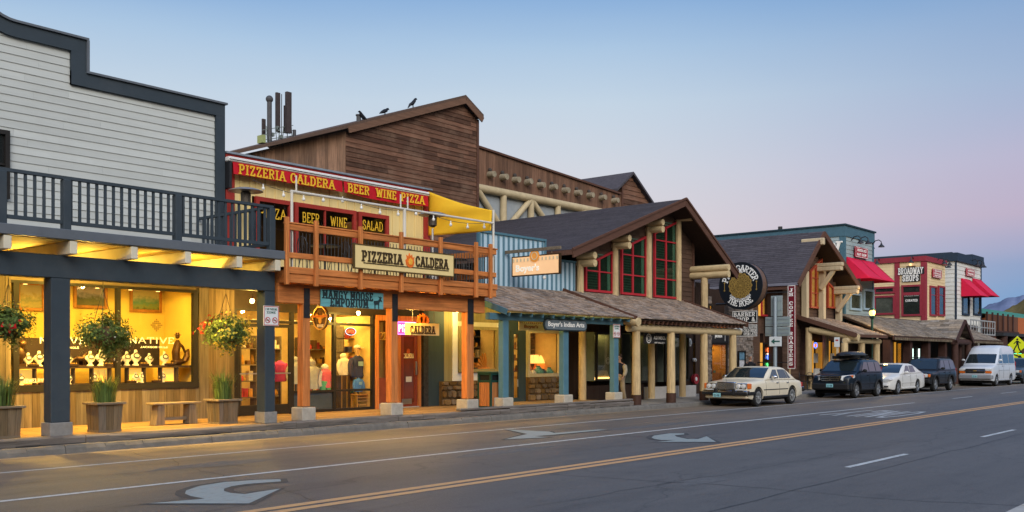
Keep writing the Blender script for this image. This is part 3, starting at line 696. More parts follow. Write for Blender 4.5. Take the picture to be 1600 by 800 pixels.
painting(116, 169, 441, 482, 'gilt framed mountain painting with violet sky above the middle flower basket', [(.05,.05,.02),(.16,.15,.06),(.1,.12,.06),(.35,.33,.4),(.6,.55,.6)], 5)
painting(204, 254, 446, 488, 'gilt framed green lake painting above the wall ornament', [(.06,.06,.02),(.25,.3,.08),(.12,.3,.2),(.4,.45,.3),(.65,.6,.35)], 9)
painting(283, 305, 461, 497, 'small dark framed print at the right end of the jewellery window', [(.1,.08,.05),(.2,.15,.1),(.4,.35,.25)], 12)
# necklace busts
def bust(x, y, z, s, label, group):
    t = thing('necklace_bust', label, 'jewellery bust', (x, y, z), group); F = Matrix.Translation((x, y, z)) @ Matrix.Scale(s, 4)
    mb = MB()
    for q in [[(.09,0),(.10,.02),(.055,.05),(.05,.09),(.13,.16),(.155,.22),(.12,.28),(.05,.32),(.042,.40),(.03,.42)]]:
        mb.lathe(q, (0,0,0), 14)
    mb.v = [(vx, vy*(.45 if vz > .1 else .8)-.12*max(0, vz-.2)*0, vz) for vx, vy, vz in mb.v]
    mb.xf(F); mb.build('form', mat('ivory_velvet', (.78,.72,.58), rough=.9, var=.05), t, smooth=True)
    pts = [F @ Vector((.055*math.sin(a)*(1+.9*(1-math.cos(a))/2), -.05-.03*(1-math.cos(a))/2, .34-.13*(1-math.cos(a))/2)) for a in [i*math.pi/8 for i in range(-8, 9)]]
    MB().path(pts, .017*s).build('necklace', mat('turquoise_and_brass', (.10,.10,.08), var=.8, scale=60, rough=.4), t)
for i, px in enumerate((44, 61, 76, 107, 141, 158, 185, 198, 212, 233, 257)):
    X_ = PX(px, 21.45); bust(X_, 21.45, 1.6, .80+.10*((i*7) % 3-1), 'white necklace bust on the upper display shelf, ' + ('first','second','third','fourth','fifth','sixth','seventh','eighth','ninth','tenth','eleventh')[i] + ' from the left', 'necklace busts on the upper shelf')
for i, px in enumerate((33, 108, 147, 212, 222, 254)):
    X_ = PX(px, 21.42); bust(X_, 21.42, 1.2, .60, 'small white necklace bust in the lit lower niches, ' + ('first','second','third','fourth','fifth','sixth')[i] + ' from the left', 'necklace busts in the lower niches')
for i, px in enumerate((52, 69, 114, 150, 170, 205, 225, 245, 265)):
    X_ = PX(px, 21.33); lo = i % 2; zz = 1.6 if not lo else 1.2; t = thing('jewellery_tray', 'small dark tray of gold jewellery on the %s, %s from the left' % (('upper display shelf','lit lower shelf')[lo], ('first','second','third','fourth','fifth')[i//2]), 'jewellery tray', (X_, 21.33, zz), 'jewellery trays in the shop window')
    MB().box(X_-.11, X_+.11, 21.28, 21.38, zz, zz+.05).build('tray', mat('dark_velvet', (.03,.015,.012), var=.2), t, bevel=.006); mb = MB(); [mb.sph((X_+dx, 21.31+.02*(k % 2), zz+.06), .016, n=6, m=5) for k, dx in enumerate((-.08,-.045,-.01,.03,.07))]; mb.build('beads', mat('gold_beads', (.55,.32,.06), metal=.5, rough=.3, var=.4, scale=30), t)
# little bronzes
def horse(x, y, z, s, label):
    mb = MB(); P = lambda a, b_, c: (x+a*s, y+b_*s, z+c*s)
    mb.box(x-.22*s, x+.22*s, y-.09*s, y+.09*s, z, z+.04*s)
    mb.path([P(-.2,0,.3),P(-.12,0,.33),P(.05,0,.31),P(.16,0,.36),P(.22,0,.48),P(.27,0,.52),P(.34,0,.45)], [.03*s,.085*s,.08*s,.08*s,.05*s,.045*s,.02*s], 8)
    for a, f in ((-.13,-.16),(-.10,-.05),(.11,.16),(.14,.24)):
        mb.path([P(a,.03 if f < a else -.03,.28),P((a+f)/2+.01,.02,.17),P(f,.02,.04)], [.045*s,.025*s,.018*s], 6)
    mb.path([P(-.2,0,.32),P(-.28,0,.25),P(-.27,0,.1)], [.03*s,.03*s,.01*s], 6)
    tag(mb.build('horse_figurine', BRONZE, None, smooth=True), label, 'figurine')
horse(PX(125, 21.5), 21.5, 1.6, .55, 'small bronze horse figurine on the jewellery shelf beside the middle basket')
mb = MB(); X_, s = PX(278, 21.6), 1.0; P = lambda a, b_, c: (X_+a, 21.6+b_, 1.6+c)
mb.sph(P(0,0,.08), .17, (1.2,.7,.55), rough=.5); mb.path([P(-.05,0,.1),P(-.06,0,.32),P(-.02,0,.5),P(-.01,0,.62)], [.09,.1,.09,.04], 8); mb.sph(P(-.01,0,.7), .055); mb.lathe([(.09,0),(.085,.02),(.05,.025),(.045,.07)], P(-.01,0,.73), 10)
mb.path([P(-.02,0,.55),P(.12,-.02,.45),P(.18,-.03,.3)], [.05,.035,.025], 6); mb.path([P(.16,0,.1),P(.24,0,.22),P(.26,0,.36)], [.07,.08,.05], 8); mb.path([P(.26,0,.36),P(.33,0,.4)], [.04,.02], 6)
tag(mb.build('rider_figurine', BRONZE, None, smooth=True), 'tall dark bronze of a figure in a hat at the right end of the shelf', 'figurine')
mb = MB(); X_ = PX(29, 21.5); mb.box(X_-.12, X_+.12, 21.4, 21.6, 1.6, 1.66); mb.sph((X_,21.5,1.86), .2, (.8,.6,1), rough=.5, seed=4); mb.sph((X_+.06,21.46,2.08), .09, rough=.3)
tag(mb.build('mask_figurine', BRONZE, None, smooth=True), 'rounded bronze head beside the left frame of the jewellery window', 'figurine')
# ------------------------------------------------------------------ porch furniture
def spotlamp(x, y, z, tgt, label, e=60):
    t = thing('spot_lamp', label, 'lamp', (x, y, z), 'lamps under the porches'); v = (Vector(tgt)-Vector((x,y,z))).normalized()
    MB().tube((x,y,z), (x,y,z-.14), .018).build('stem', WHITEP, t)
    p = Vector((x,y,z-.16)); MB().tube(p-v*.06, p+v*.1, .04, .07, 12).build('lamp_head', WHITEP, t)
    MB().tube(p+v*.1, p+v*.112, .06, .06, 12).build('bulb', BULB, t)
    lamp('POINT', (x, y+.25, 3.5), 135, (1,.64,.10), .05, None, t)
    lamp('SPOT', p+v*.15, e*5.5, (1,.60,.11), .06, p+v*2, t, spot=130)
spotlamp(PX(280, 18.9), 18.95, 3.74, (PX(265, 20), 20.4, .3), 'white spot lamp under the grey porch beam, above the bench', 130)
spotlamp(PX(60, 19.6), 19.9, 3.74, (PX(40, 20), 20.4, .3), 'white spot lamp under the grey porch, behind the left basket', 130)
spotlamp(PX(150, 19.8), 19.9, 3.74, (PX(150, 20), 20.3, .3), 'white spot lamp under the grey porch, behind the middle basket', 130)
# bench
x0, x1 = PX(228, 19.9), PX(303, 19.9); yb = 19.75
t = thing('bench', 'weathered plank bench on the boardwalk under the jewellery window', 'bench', ((x0+x1)/2, yb, .3))
MB().box(x0, x1, yb-.17, yb+.17, .755, .80).build('seat', WEATHX, t, bevel=.01)
for xx in (x0+.2, x1-.2): MB().xz([(xx-.13,.302),(xx+.09,.302),(xx+.08,.75),(xx-.06,.75)] if xx < x0+.5 else [(xx-.09,.302),(xx+.13,.302),(xx+.06,.75),(xx-.08,.75)], yb-.14, yb+.14).build('leg', WEATH, t, bevel=.01)
MB().box(x0+.28, x1-.28, yb-.02, yb+.02, .40, .47).build('stretcher', WEATHX, t)
# planters with grass
GRASS = mat('grass_blade', (.085,.13,.03), rough=.6, var=.3, island=.5, scale=10)
LEAF = mat('basket_leaf', (.085,.13,.028), rough=.55, var=.3, island=.55, scale=10)
def planter(x, y, w, h, label, gh, seed):
    t = thing('planter', label, 'planter', (x, y, .3), 'weathered planter boxes on the boardwalk'); z0 = .302; r2 = random.Random(seed)
    mb = MB(); s = w/2
    for sd in range(4):
        u = -s
        while u < s-.01:
            ww = min(r2.uniform(.09,.17), s-u); k = (1-.0)
            a = MB().box(u+.003, u+ww-.003, -s, -s+.03, .04, h-.05); M = Matrix.Rotation(sd*math.pi/2, 4, 'Z')
            a.v = [(vx*(.88+.12*vz/h), vy*(.88+.12*vz/h), vz) for vx, vy, vz in a.v]
            mb.add([Matrix.Translation((x,y,z0)) @ M @ Vector(v) for v in a.v], a.f); u += ww
    mb.build('box', WEATH, t)
    framebox(MB(), Matrix.Translation((x,y,z0+h-.05)), w+.1, w+.1, .09, .045).build('rim', WEATHX, t, bevel=.006)
    MB().box(x-s*.92, x+s*.92, y-s*.92, y+s*.92, z0, z0+.04).build('foot', WEATHX, t)
    MB().box(x-s*.9, x+s*.9, y-s*.9, y+s*.9, z0+h-.14, z0+h-.08).build('soil', mat('soil', (.03,.022,.015), var=.4), t)
    g = MB()
    for i in range(260):
        a = r2.uniform(0, 6.28); rr = s*.8*math.sqrt(r2.random()); p = Vector((x+rr*math.cos(a), y+rr*math.sin(a), z0+h-.09)); l = gh*r2.uniform(.45, 1.05)*(1-.35*rr/s)
        d = Vector((math.cos(a), math.sin(a), 0))*r2.uniform(.03,.34)*l; wv = Vector((-math.sin(a), math.cos(a), 0))*r2.uniform(.004,.009)
        q = p+d*.35+Vector((0,0,l*.6)); e = p+d+Vector((0,0,l*r2.uniform(.75,1)))
        g.add([p-wv, p+wv, q+wv*.9, q-wv*.9, e], [(0,1,2,3),(3,2,4)])
    for i in range(46):      # long arching blades
        a = r2.uniform(0, 6.28); p = Vector((x+s*.4*r2.uniform(-1,1), y+s*.4*r2.uniform(-1,1), z0+h-.09)); l = gh*r2.uniform(.7, 1.1); o_ = Vector((math.cos(a), math.sin(a), 0)); wv = Vector((-math.sin(a), math.cos(a), 0))*.005; rr = l*r2.uniform(.35,.7); Q = [p+o_*rr*k*k+Vector((0,0,l*(1.15*k-.62*k**3))) for k in (0,.35,.7,1)]
        g.add([Q[0]-wv,Q[0]+wv,Q[1]+wv,Q[1]-wv,Q[2]+wv*.7,Q[2]-wv*.7,Q[3]], [(0,1,2,3),(3,2,4,5),(5,4,6)])
    g.build('grass_tuft', GRASS, t)
    return t
planter(PX(4, 18.95), 18.98, .52, .6, 'weathered planter box at the left edge of the photo, below the red-flowered basket', .95, 1)
planter(PX(165, 18.9), 18.95, .52, .60, 'weathered planter box with grass between the grey post and the bench', .95, 2)
planter(PX(350, 19.2), 19.25, .52, .56, 'weathered planter box with tall grass right of the bench', 1.05, 3)
# hanging flower baskets
def basket(px, py, Y, r, label, mix, seed, ztop):
    x, z = PX(px, Y), PZ(px, py, Y); t = thing('flower_basket', label, 'flower basket', (x, Y, z), 'hanging flower baskets under the grey porch'); r2 = random.Random(seed)
    mb = MB()
    for k in range(3): a = k*2.09; mb.path([(x,Y,z+r*1.9),(x+r*.55*math.cos(a),Y+r*.55*math.sin(a),z+r*.1)], .006, 4)
    mb.tube((x,Y,z+r*1.88), (x,Y,ztop), .008, n=5); mb.build('hanger', BLACK, t)
    MB().sph((x,Y,z-r*.1), r*.6, (1,1,.75), 12, 8).build('pot', mat('coir_liner', (.09,.06,.03), var=.4, scale=20), t)
    g = MB(); cl = [Vector((r2.gauss(0,.5), r2.gauss(0,.5), r2.gauss(0,.42))) for _ in range(40)]
    cl = [c*(r/max(.001, c.length))*r2.uniform(.45,.95) for c in cl]
    def leaf(g, p, n, s):
        a = n.orthogonal().normalized(); b_ = n.cross(a); ph = r2.uniform(0, 6.28); u = a*math.cos(ph)+b_*math.sin(ph); v = n.cross(u)
        g.add([p-u*s, p+v*s*.5+n*s*.15, p+u*s, p-v*s*.5+n*s*.15], [(0,1,2,3)])
    pts = []
    for i in range(3600):
        c = r2.choice(cl); q = c+Vector((r2.gauss(0,1), r2.gauss(0,1), r2.gauss(0,1)))*r*.2; q.z *= .92
        if q.z < -r*.6: q.x *= .8; q.y *= .8
        n = (q.normalized()+Vector((r2.uniform(-.8,.8), r2.uniform(-.8,.8), r2.uniform(-.3,.9)))).normalized(); leaf(g, Vector((x,Y,z))+q, n, r2.uniform(.022,.046)); pts.append((q, n))
    for i in range(70):      # trailing sprays
        a = r2.uniform(0, 6.28); p = Vector((math.cos(a), math.sin(a), r2.uniform(-.5,.4)))*r*.9
        for k in range(5): q = p*(1+.07*k)+Vector((0,0,-.03*k*r2.random()+.02)); leaf(g, Vector((x,Y,z))+q, Vector((r2.uniform(-1,1), r2.uniform(-1,1), r2.uniform(0,1))).normalized(), .018)
    for i in range(26):      # trailing vines of unequal length
        a = r2.uniform(0, 6.28); p = Vector((math.cos(a)*r*.75, math.sin(a)*r*.75, r2.uniform(-.3,.1)*r)); n_ = r2.randint(5, 15)
        for k in range(n_):
            p = p+Vector((math.cos(a)*.016*(1-k/n_), math.sin(a)*.016*(1-k/n_), -.026)); leaf(g, Vector((x,Y,z))+p+Vector((r2.uniform(-.02,.02), r2.uniform(-.02,.02), 0)), Vector((r2.uniform(-1,1), r2.uniform(-1,1), r2.uniform(-.2,1))).normalized(), r2.uniform(.012,.026)*(1-.4*k/n_))
    g.build('foliage', LEAF, t)
    for name, m, n, fn, s in mix:
        f = MB(); c = 0
        for q, nn in sorted(pts, key=lambda k: r2.random()):
            if c >= n: break
            if q.length < r*.85 or not fn(q/r): continue
            p = Vector((x,Y,z))+q*1.16
            for k in range(3): leaf(f, p+Vector((r2.uniform(-1,1), r2.uniform(-1,1), r2.uniform(-1,1)))*s*.5, (q.normalized()+Vector((r2.uniform(-.5,.5),)*3)).normalized(), s)
            c += 1
        f.build(name, m, t)
FY = mat('yellow_petal', (.72,.55,.06), rough=.6, var=.1); FR_ = mat('red_petal', (.55,.02,.02), rough=.6, var=.1); FW = mat('white_petal', (.75,.72,.6), rough=.6, var=.1)
rside = lambda q: -q.x*CT*0-(q.x*ST-q.y*CT) > .1
basket(13, 507, 18.95, .40, 'hanging flower basket with red and yellow blooms at the left edge', [('red_blooms', FR_, 16, lambda q: q.x < .1 and q.z < .2, .04), ('yellow_blooms', FY, 40, lambda q: q.x > -.2, .03)], 11, 3.74)
basket(161, 521, 18.92, .47, 'hanging flower basket with sparse yellow blooms between the porch posts', [('yellow_blooms', FY, 46, lambda q: True, .026), ('white_blooms', FW, 26, lambda q: q.z < .3, .02), ('red_blooms', FR_, 6, lambda q: q.x > .3, .03)], 12, 3.74)
basket(353, 519, 18.95, .46, 'hanging flower basket half red half yellow beside the right grey post', [('red_blooms', FR_, 34, lambda q: (q.x*ST-q.y*CT) < -.12 and q.z > -.1, .042), ('yellow_blooms', FY, 170, lambda q: (q.x*ST-q.y*CT) > -.15, .032)], 13, 3.74)
# small regulation sign on the post
def regsign(x, y, z, w, label, group='no smoking signs on the posts'):
    t = thing('regulation_sign', label, 'sign', (x, y, z), group); F = street(x, y, z); h = w*1.08
    panel(MB(), F, w, h, .012).build('board', mat('sign_white', (.66,.70,.70), var=.05), t)
    mb = MB(); framebox(mb, F, w*.96, h*.96, w*.035, .004, .0125)
    for sx in (-.23, .23):
        c = F @ Vector((sx*w, -.22*h, 0)); k = 14; r1 = .17*w; r2_ = .13*w
        for i in range(k):
            a0, a1 = 6.2832*i/k, 6.2832*(i+1)/k
            mb.add([F @ Vector((sx*w+r*math.cos(a), -.22*h+r*math.sin(a), zz)) for zz in (.0125,.0165) for a, r in ((a0,r1),(a1,r1),(a1,r2_),(a0,r2_))], [(4,5,6,7),(0,1,5,4),(2,3,7,6)])
        M = F @ Matrix.Translation((sx*w, -.22*h, 0)) @ Matrix.Rotation(R(-45), 4, 'Z'); pbox(M, -r1, r1, -.02*w, .02*w, .0126, .0155, mb)
    mb.build('prohibition_marks', mat('sign_red', (.42,.03,.03), var=.05), t)
    mb = MB(); letters('2 HR PARKING', F @ Matrix.Translation((0, .33*h, .0125)), w*.76, h*.10, None, None, serif=False, th=.2, dep=.003, mb=mb); letters('ZONE', F @ Matrix.Translation((0, .17*h, .0125)), w*.56, h*.10, None, None, serif=False, th=.2, dep=.003, mb=mb)
    for sx in (-.23, .23): pbox(F, sx*w-.09*w, sx*w+.09*w, -.25*h, -.19*h, .0125, .0145, mb)
    mb.build('lettering', mat('sign_green', (.04,.12,.10), var=.05), t)
x0, x1, z0, z1 = rect(412, 436, 480, 507, 18.47); regsign((x0+x1)/2, 18.487, (z0+z1)/2, x1-x0, 'small white regulation sign on the right grey porch post')
# ================================================================== pizzeria over the gift shop
b = thing('pizzeria_building', 'two storey yellow and red building with cedar balcony over a lit gift shop', 'building', (17.5,YF,.3))
XA, XB = 13.97, PX(669.5, YF)
YEL = mat('yellow_boards', (.76,.60,.27), rough=.7, var=.1, scale=2, stretch=(2,2,.3), island=.05)
REDT = mat('red_trim', (.34,.035,.025), rough=.6, var=.15, scale=3, dirt=.15, dcol=(.2,.03,.02))
def batten_wall(x0, x1, y, z0, z1, m, mbat, parent, sp=.3, wd=.05, name='wall'):
    MB().box(x0, x1, y-.02, y+.03, z0, z1).build(name, m, parent)
    mb = MB(); x = x0+sp/2
    while x < x1-.02: mb.box(x-wd/2, x+wd/2, y-.045, y-.0195, z0+.002, z1-.002); x += sp
    return mb.build('battens', mbat, parent)
wx0, wx1, wz0, wz1 = PX(392, YF), PX(607, YF), 4.45, 5.92
batten_wall(XA, wx0, YF, 3.86, 6.66, YEL, YEL, b); batten_wall(wx1, XB, YF, 3.86, 6.66, YEL, YEL, b)
batten_wall(wx0+.001, wx1-.001, YF, wz1+.001, 6.66, YEL, YEL, b); batten_wall(wx0+.001, wx1-.001, YF, 3.86, wz0-.001, YEL, YEL, b)
mb = MB(); mb.box(XA, XB, YF-.07, YF+.06, 6.662, 6.88); mb.box(XA+.002, XA+.25, YF-.08, YF+.04, 3.86, 6.661); mb.box(XB-.27, XB-.002, YF-.08, YF+.04, 3.86, 6.661); mb.build('red_trim', REDT, b, bevel=.006)
MB().box(XA-.02, XB+.05, YF-.13, YF+.3, 6.883, 6.93).build('roof_cap', mat('zinc_flashing', (.27,.32,.36), rough=.45, metal=.4, var=.15), b)
mb = MB(); mb.box(XA+.01, XB-.01, YF+.04, 33, 6.6, 6.85); mb.box(XB-.06, XB, YF+.07, 33, .3, 6.59); mb.box(XA, XB, 25, 33, .3, 6.58); mb.build('rear_block', mat('rear_brown', (.12,.10,.085), var=.2), b)
PANE = glass('window_glass', (.75,.78,.8), .55)
def window(parent, x0, x1, z0, z1, y, mf, mg=None, t=.09, d=.09, mull=(), bars=(), name='window'):
    F = street((x0+x1)/2, y, (z0+z1)/2); w = MB(); framebox(w, F, x1-x0, z1-z0, t, d)
    for m_ in mull: pbox(F, m_-(x0+x1)/2-.025, m_-(x0+x1)/2+.025, -(z1-z0)/2+t, (z1-z0)/2-t, 0, d*.7, w)
    for z in bars: pbox(F, -(x1-x0)/2+t, (x1-x0)/2-t, z-(z0+z1)/2-.02, z-(z0+z1)/2+.02, 0, d*.6, w)
    fr = w.build(name, mf, parent)
    panel(MB(), F, x1-x0-2*t+.02, z1-z0-2*t+.02, .006, .02).build('pane', mg or PANE, fr); return fr
for a, c, mu in ((397, 454, ()), (458, 554, (506,)), (558, 605, ())):
    window(b, PX(a, YF), PX(c, YF), wz0+.0, wz1, YF-.0, REDT, mull=[PX(m_, YF) for m_ in mu], t=.11)
room(b, wx0+.02, wx1-.02, YF+.06, 24.2, 3.95, 6.0, mat('dining_wall', (.16,.10,.05), var=.3, scale=2))
lamp('AREA', (16.5, 22.8, 5.9), 9, (1,.6,.22), 1.6, (16.5, 22.9, 4), b); lamp('AREA', (19, 22.8, 5.9), 9, (1,.6,.22), 1.2, (19, 22.9, 4), b)
YLET = mat('yellow_letter', (.80,.47,.03), var=.05, rough=.5)
for s, a, c, y in (('PIZZA', 405, 446, 334), ('BEER', 472, 498, 341), ('WINE', 516, 541, 347), ('SALAD', 566, 597, 353)):
    x0, x1 = PX(a, YF), PX(c, YF); letters(s, street((x0+x1)/2, YF-.028, PZ((a+c)/2, y, YF)), x1-x0, .25, YLET, b, serif=False, th=.115, dep=.004)
# awning roll and banner
t = thing('awning', 'red awning banner with yellow pizzeria lettering under the zinc roof edge', 'awning', (17, 20.95, 6.5))
x0, x1 = PX(364, 20.95), PX(669, 20.95)
MB().box(x0-.12, x1+.05, 20.93, YF-.08, 6.665, 6.78).build('cassette', WHITEP, t, bevel=.02)
MB().box(x0-.12, x1+.05, 20.922, 20.93, 6.70, 6.72).box(x0-.10, x0-.03, 20.95, YF-.05, 6.0, 6.66).build('bracket', BLACK, t)
REDF = mat('red_canvas', (.47,.008,.018), rough=.75, var=.12, scale=1.4, bump=.01)
def banner(xa, xb, sag, y):
    def fn(u, v):
        x = xa+(xb-xa)*u; zb = 6.35-sag*math.sin(math.pi*u); z = 6.662+(zb-6.662)*v
        return (x, y-.02*math.sin(u*17)*v-.04*v, z)
    return MB().grid(fn, 40, 4)
xm = PX(535, 20.95)
banner(x0, xm, .0, 20.96).build('banner', REDF, t, smooth='all'); banner(xm+.05, x1, .07, 20.96).build('banner', REDF, t, smooth='all')
for s, a, c, y in (('PIZZERIA', 375, 447, 270), ('CALDERA', 455, 524, 280.5), ('BEER', 545, 578, 293), ('WINE', 589, 620, 299.5), ('PIZZA', 628, 664, 306)):
    xa, xb = PX(a, 20.88), PX(c, 20.88); letters(s, street((xa+xb)/2, 20.895, 6.49), xb-xa, .22, YLET, t, serif=True, th=.165, dep=.012)
# balcony
x0, x1, yf = 13.6, 20.85, 18.2
MB().box(x0, x1, yf+.06, YF-.05, 3.78, 3.85).build('balcony_deck', DECKW, b)
mb = MB(); mb.box(x0, x1, yf, yf+.055, 3.5, 3.70); mb.box(x0-.02, x1+.02, yf-.03, yf+.056, 3.705, 3.86); mb.box(x1-.06, x1, yf+.06, YF-.06, 3.5, 3.86); mb.box(x0, x0+.06, yf+.06, YF-.06, 3.5, 3.86)
mb.build('rim_joist', CEDAR, b, bevel=.008)
mb = MB(); x = x0+.3
while x < x1-.1: mb.box(x-.025, x+.025, yf+.06, YF-.06, 3.52, 3.775); x += .42
mb.build('joists', CEDARY, b)
MB().box(x0, x1-.15, 18.5, 18.72, 3.05, 3.51).build('balcony_beam', CEDAR, b, bevel=.01)
mb = MB(); mb.box(x0, x1, yf-.005, yf+.05, 4.70, 4.84); mb.box(x0, x1, yf-.005, yf+.05, 4.06, 4.19); mb.box(x0-.02, x1+.04, yf-.03, yf+.09, 4.842, 4.875)
mb.box(x1-.05, x1, yf+.1, YF-.1, 4.66, 4.84); mb.box(x1-.05, x1, yf+.1, YF-.1, 4.04, 4.21); mb.build('balcony_rail', CEDAR, b, bevel=.006)
mb = MB(); x = x0+.06
while x < x1: mb.tube((x, yf+.022, 3.86), (x, yf+.022, 4.66), .009, n=5, cap=False); x += .105
y = yf+.2
while y < YF-.15: mb.tube((x1-.025, y, 3.86), (x1-.025, y, 4.66), .009, n=5, cap=False); y += .12
mb.build('balusters', BLACK, b)
for px in (449, 495, 564.5, 628, 689.5, 745, 767.5):
    x = PX(px, 18.1); MB().box(x-.048, x+.048, yf-.12, yf-.032, 3.44, 4.97).build('rail_post', CEDARZ, b, bevel=.008)
for a, c in ((475.5, 484.5), (613.5, 622), (731.5, 740.5)):
    xa, xb = PX(a, 18.48), PX(c, 18.48); xa -= .02; xb += .02
    p = MB().box(xa, xb, 18.5, 18.72, .64, 3.048).build('balcony_post', CEDARZ, b, bevel=.01)
    MB().box(xa-.10, xb+.09, 18.39, 18.83, .3, .62).build('post_base', STONEB, p, bevel=.02)
    m2 = MB(); m2.box(xa+.02, xb-.02, 18.486, 18.499, 2.72, 3.42)
    for zz in (2.8, 2.98, 3.16, 3.34):
        for xx in (xa+.06, xb-.06): m2.tube((xx,18.486,zz), (xx,18.474,zz), .018, n=6)
    m2.build('bracket_plate', BLACK, p)
# pizzeria sign on the rail
x0s, x1s = PX(553, 18.02), PX(708, 18.02); z0, z1 = 4.02, 4.76; z0, z1 = PZ(630, 425.5, 18.02), PZ(630, 390, 18.02)
t = thing('shop_sign', 'large cream pizzeria sign with orange flame hung on the balcony rail', 'sign', ((x0s+x1s)/2, 18.02, z0)); F = street((x0s+x1s)/2, 18.055, (z0+z1)/2); w, h = x1s-x0s, z1-z0
panel(MB(), F, w, h, .06).build('board', mat('cream_board', (.78,.60,.27), rough=.5, var=.06, scale=2), t, bevel=.01)
mb = MB(); framebox(mb, F, w+.03, h+.03, .03, .07, -.005); mb.build('edging', mat('dark_edge', (.10,.065,.02), var=.1), t)
BRL = mat('brown_letter', (.055,.035,.015), var=.1, rough=.5)
letters('PIZZERIA', F @ Matrix.Translation((-.235*w, .04*h, .061)), w*.385, h*.40, BRL, t, th=.19, dep=.02)
letters('CALDERA', F @ Matrix.Translation((.265*w, .04*h, .061)), w*.345, h*.40, BRL, t, th=.19, dep=.02)
pbox(F, -.42*w, .44*w, -.27*h, -.235*h, .061, .075).build('underline', BRL, t)
def flame(F, s, m, parent, name='flame'):
    mb = MB(); r2 = random.Random(3)
    pts = [(0,-.5),(.28,-.42),(.42,-.12),(.36,.12),(.44,.3),(.24,.24),(.2,.46),(.04,.34),(-.06,.56),(-.18,.3),(-.36,.4),(-.3,.14),(-.44,.02),(-.36,-.3),(-.2,-.45)]
    mb.prism([(x*s, y*s) for x, y in pts], lambda p, q, d: F @ Vector((p, q, d)), 0, .015); return mb.build(name, m, parent)
flame(F @ Matrix.Translation((.03*w, .03*h, .061)), h*.62, mat('flame_orange', (.75,.16,.02), var=.35, scale=12), t)
mb = MB(); flame(F @ Matrix.Translation((.03*w, .0*h, .077)), h*.3, mat('flame_yellow', (.85,.42,.05), var=.2, scale=12), t, 'flame_core')
# teal shop sign under the balcony
x0s, x1s = PX(501, 18.45), PX(598.5, 18.45); z0, z1 = PZ(550, 481, 18.45), PZ(550, 455, 18.45); w, h = x1s-x0s, z1-z0; F = street((x0s+x1s)/2, 18.47, (z0+z1)/2)
t = thing('shop_sign', 'teal plank sign with black moose and slab lettering under the balcony', 'sign', (F.translation.x, 18.45, z0))
mb = MB(); n = 4
for i in range(n): pbox(F, -w/2, w/2, -h/2+h*i/n+.002, -h/2+h*(i+1)/n-.002, 0, .03, mb)
mb.build('board', mat('teal_board', (.13,.37,.40), rough=.7, var=.2, scale=3, stretch=(1,1,6), island=.06), t)
KL = mat('black_letter', (.02,.035,.04), var=.1)
letters('MANGY MOOSE', F @ Matrix.Translation((-.07*w, .22*h, .03)), w*.80, h*.43, KL, t, th=.2, dep=.012)
letters('EMPORIUM', F @ Matrix.Translation((-.05*w, -.22*h, .03)), w*.60, h*.43, KL, t, th=.2, dep=.012)
mo = [(-.5,.15),(-.47,.3),(-.2,.33),(.1,.38),(.2,.5),(.3,.52),(.2,.68),(.08,.72),(.16,.78),(.3,.66),(.36,.8),(.42,.66),(.55,.74),(.5,.58),(.44,.5),(.6,.3),(.52,.24),(.4,.32),(.26,.2),(.2,.05),(.2,-.5),(.12,-.5),(.1,-.05),(-.1,-.05),(-.28,-.08),(-.3,-.5),(-.38,-.5),(-.4,-.1)]
mb = MB().prism([(x*h*.62, y*h*.62) for x, y in mo], lambda p, q, d: F @ Matrix.Translation((.40*w, -.2*h, .03)) @ Vector((p, q, d)), 0, .012); mb.build('moose_emblem', KL, t)
# white pole frame with string lights
t = thing('pole_frame', 'white pipe frame standing along the front of the cedar balcony', 'frame', (17, 18.28, 3.85)); PW = mat('pipe_white', (.62,.58,.50), rough=.4, var=.08)
zr = 5.6
for px, zt in ((456, zr), (632, zr), (771, 5.98)):
    x = PX(px, 18.28); MB().tube((x,18.28,3.86 if px != 771 else 3.55), (x,18.28,zt), .033 if px != 632 else .045, n=10).build('pole', PW, t, smooth=True)
mb = MB(); xa, xb = PX(456, 18.28), PX(771, 18.28); mb.tube((xa-.03,18.28,zr), (xb,18.28,zr), .03, n=8)
for px, dz in ((463, .52), (626, .5), (637, .45)): x = PX(px, 18.28); mb.tube((x,18.28,zr), (x,18.28,zr+dz*.72), .022, n=6)
mb.build('rail', PW, t, smooth=True)
t = thing('string_lights', 'string of clear festoon bulbs sagging in front of the yellow wall', 'string lights', (17, 19.2, 5.8))
A = Vector((PX(395, 20.8), 20.8, 6.25)); Bv = Vector((xb, 18.32, 5.62)); n = 26
pts = [A.lerp(Bv, i/n) + Vector((0,0,-.16*math.sin(math.pi*((i/n*3) % 1)))) for i in range(n+1)]
MB().path(pts, .008, 4).build('cord', BLACK, t)
FB = mat('frosted_bulb', (.78,.76,.70), rough=.2, var=0)
for i in range(1, n, 2):
    p = pts[i]; q = MB().tube(p, p-Vector((0,0,.07)), .018, n=6); q.sph(p-Vector((0,0,.11)), .042, (1,1,1.15), 8, 6); q.build('bulb', FB, t)
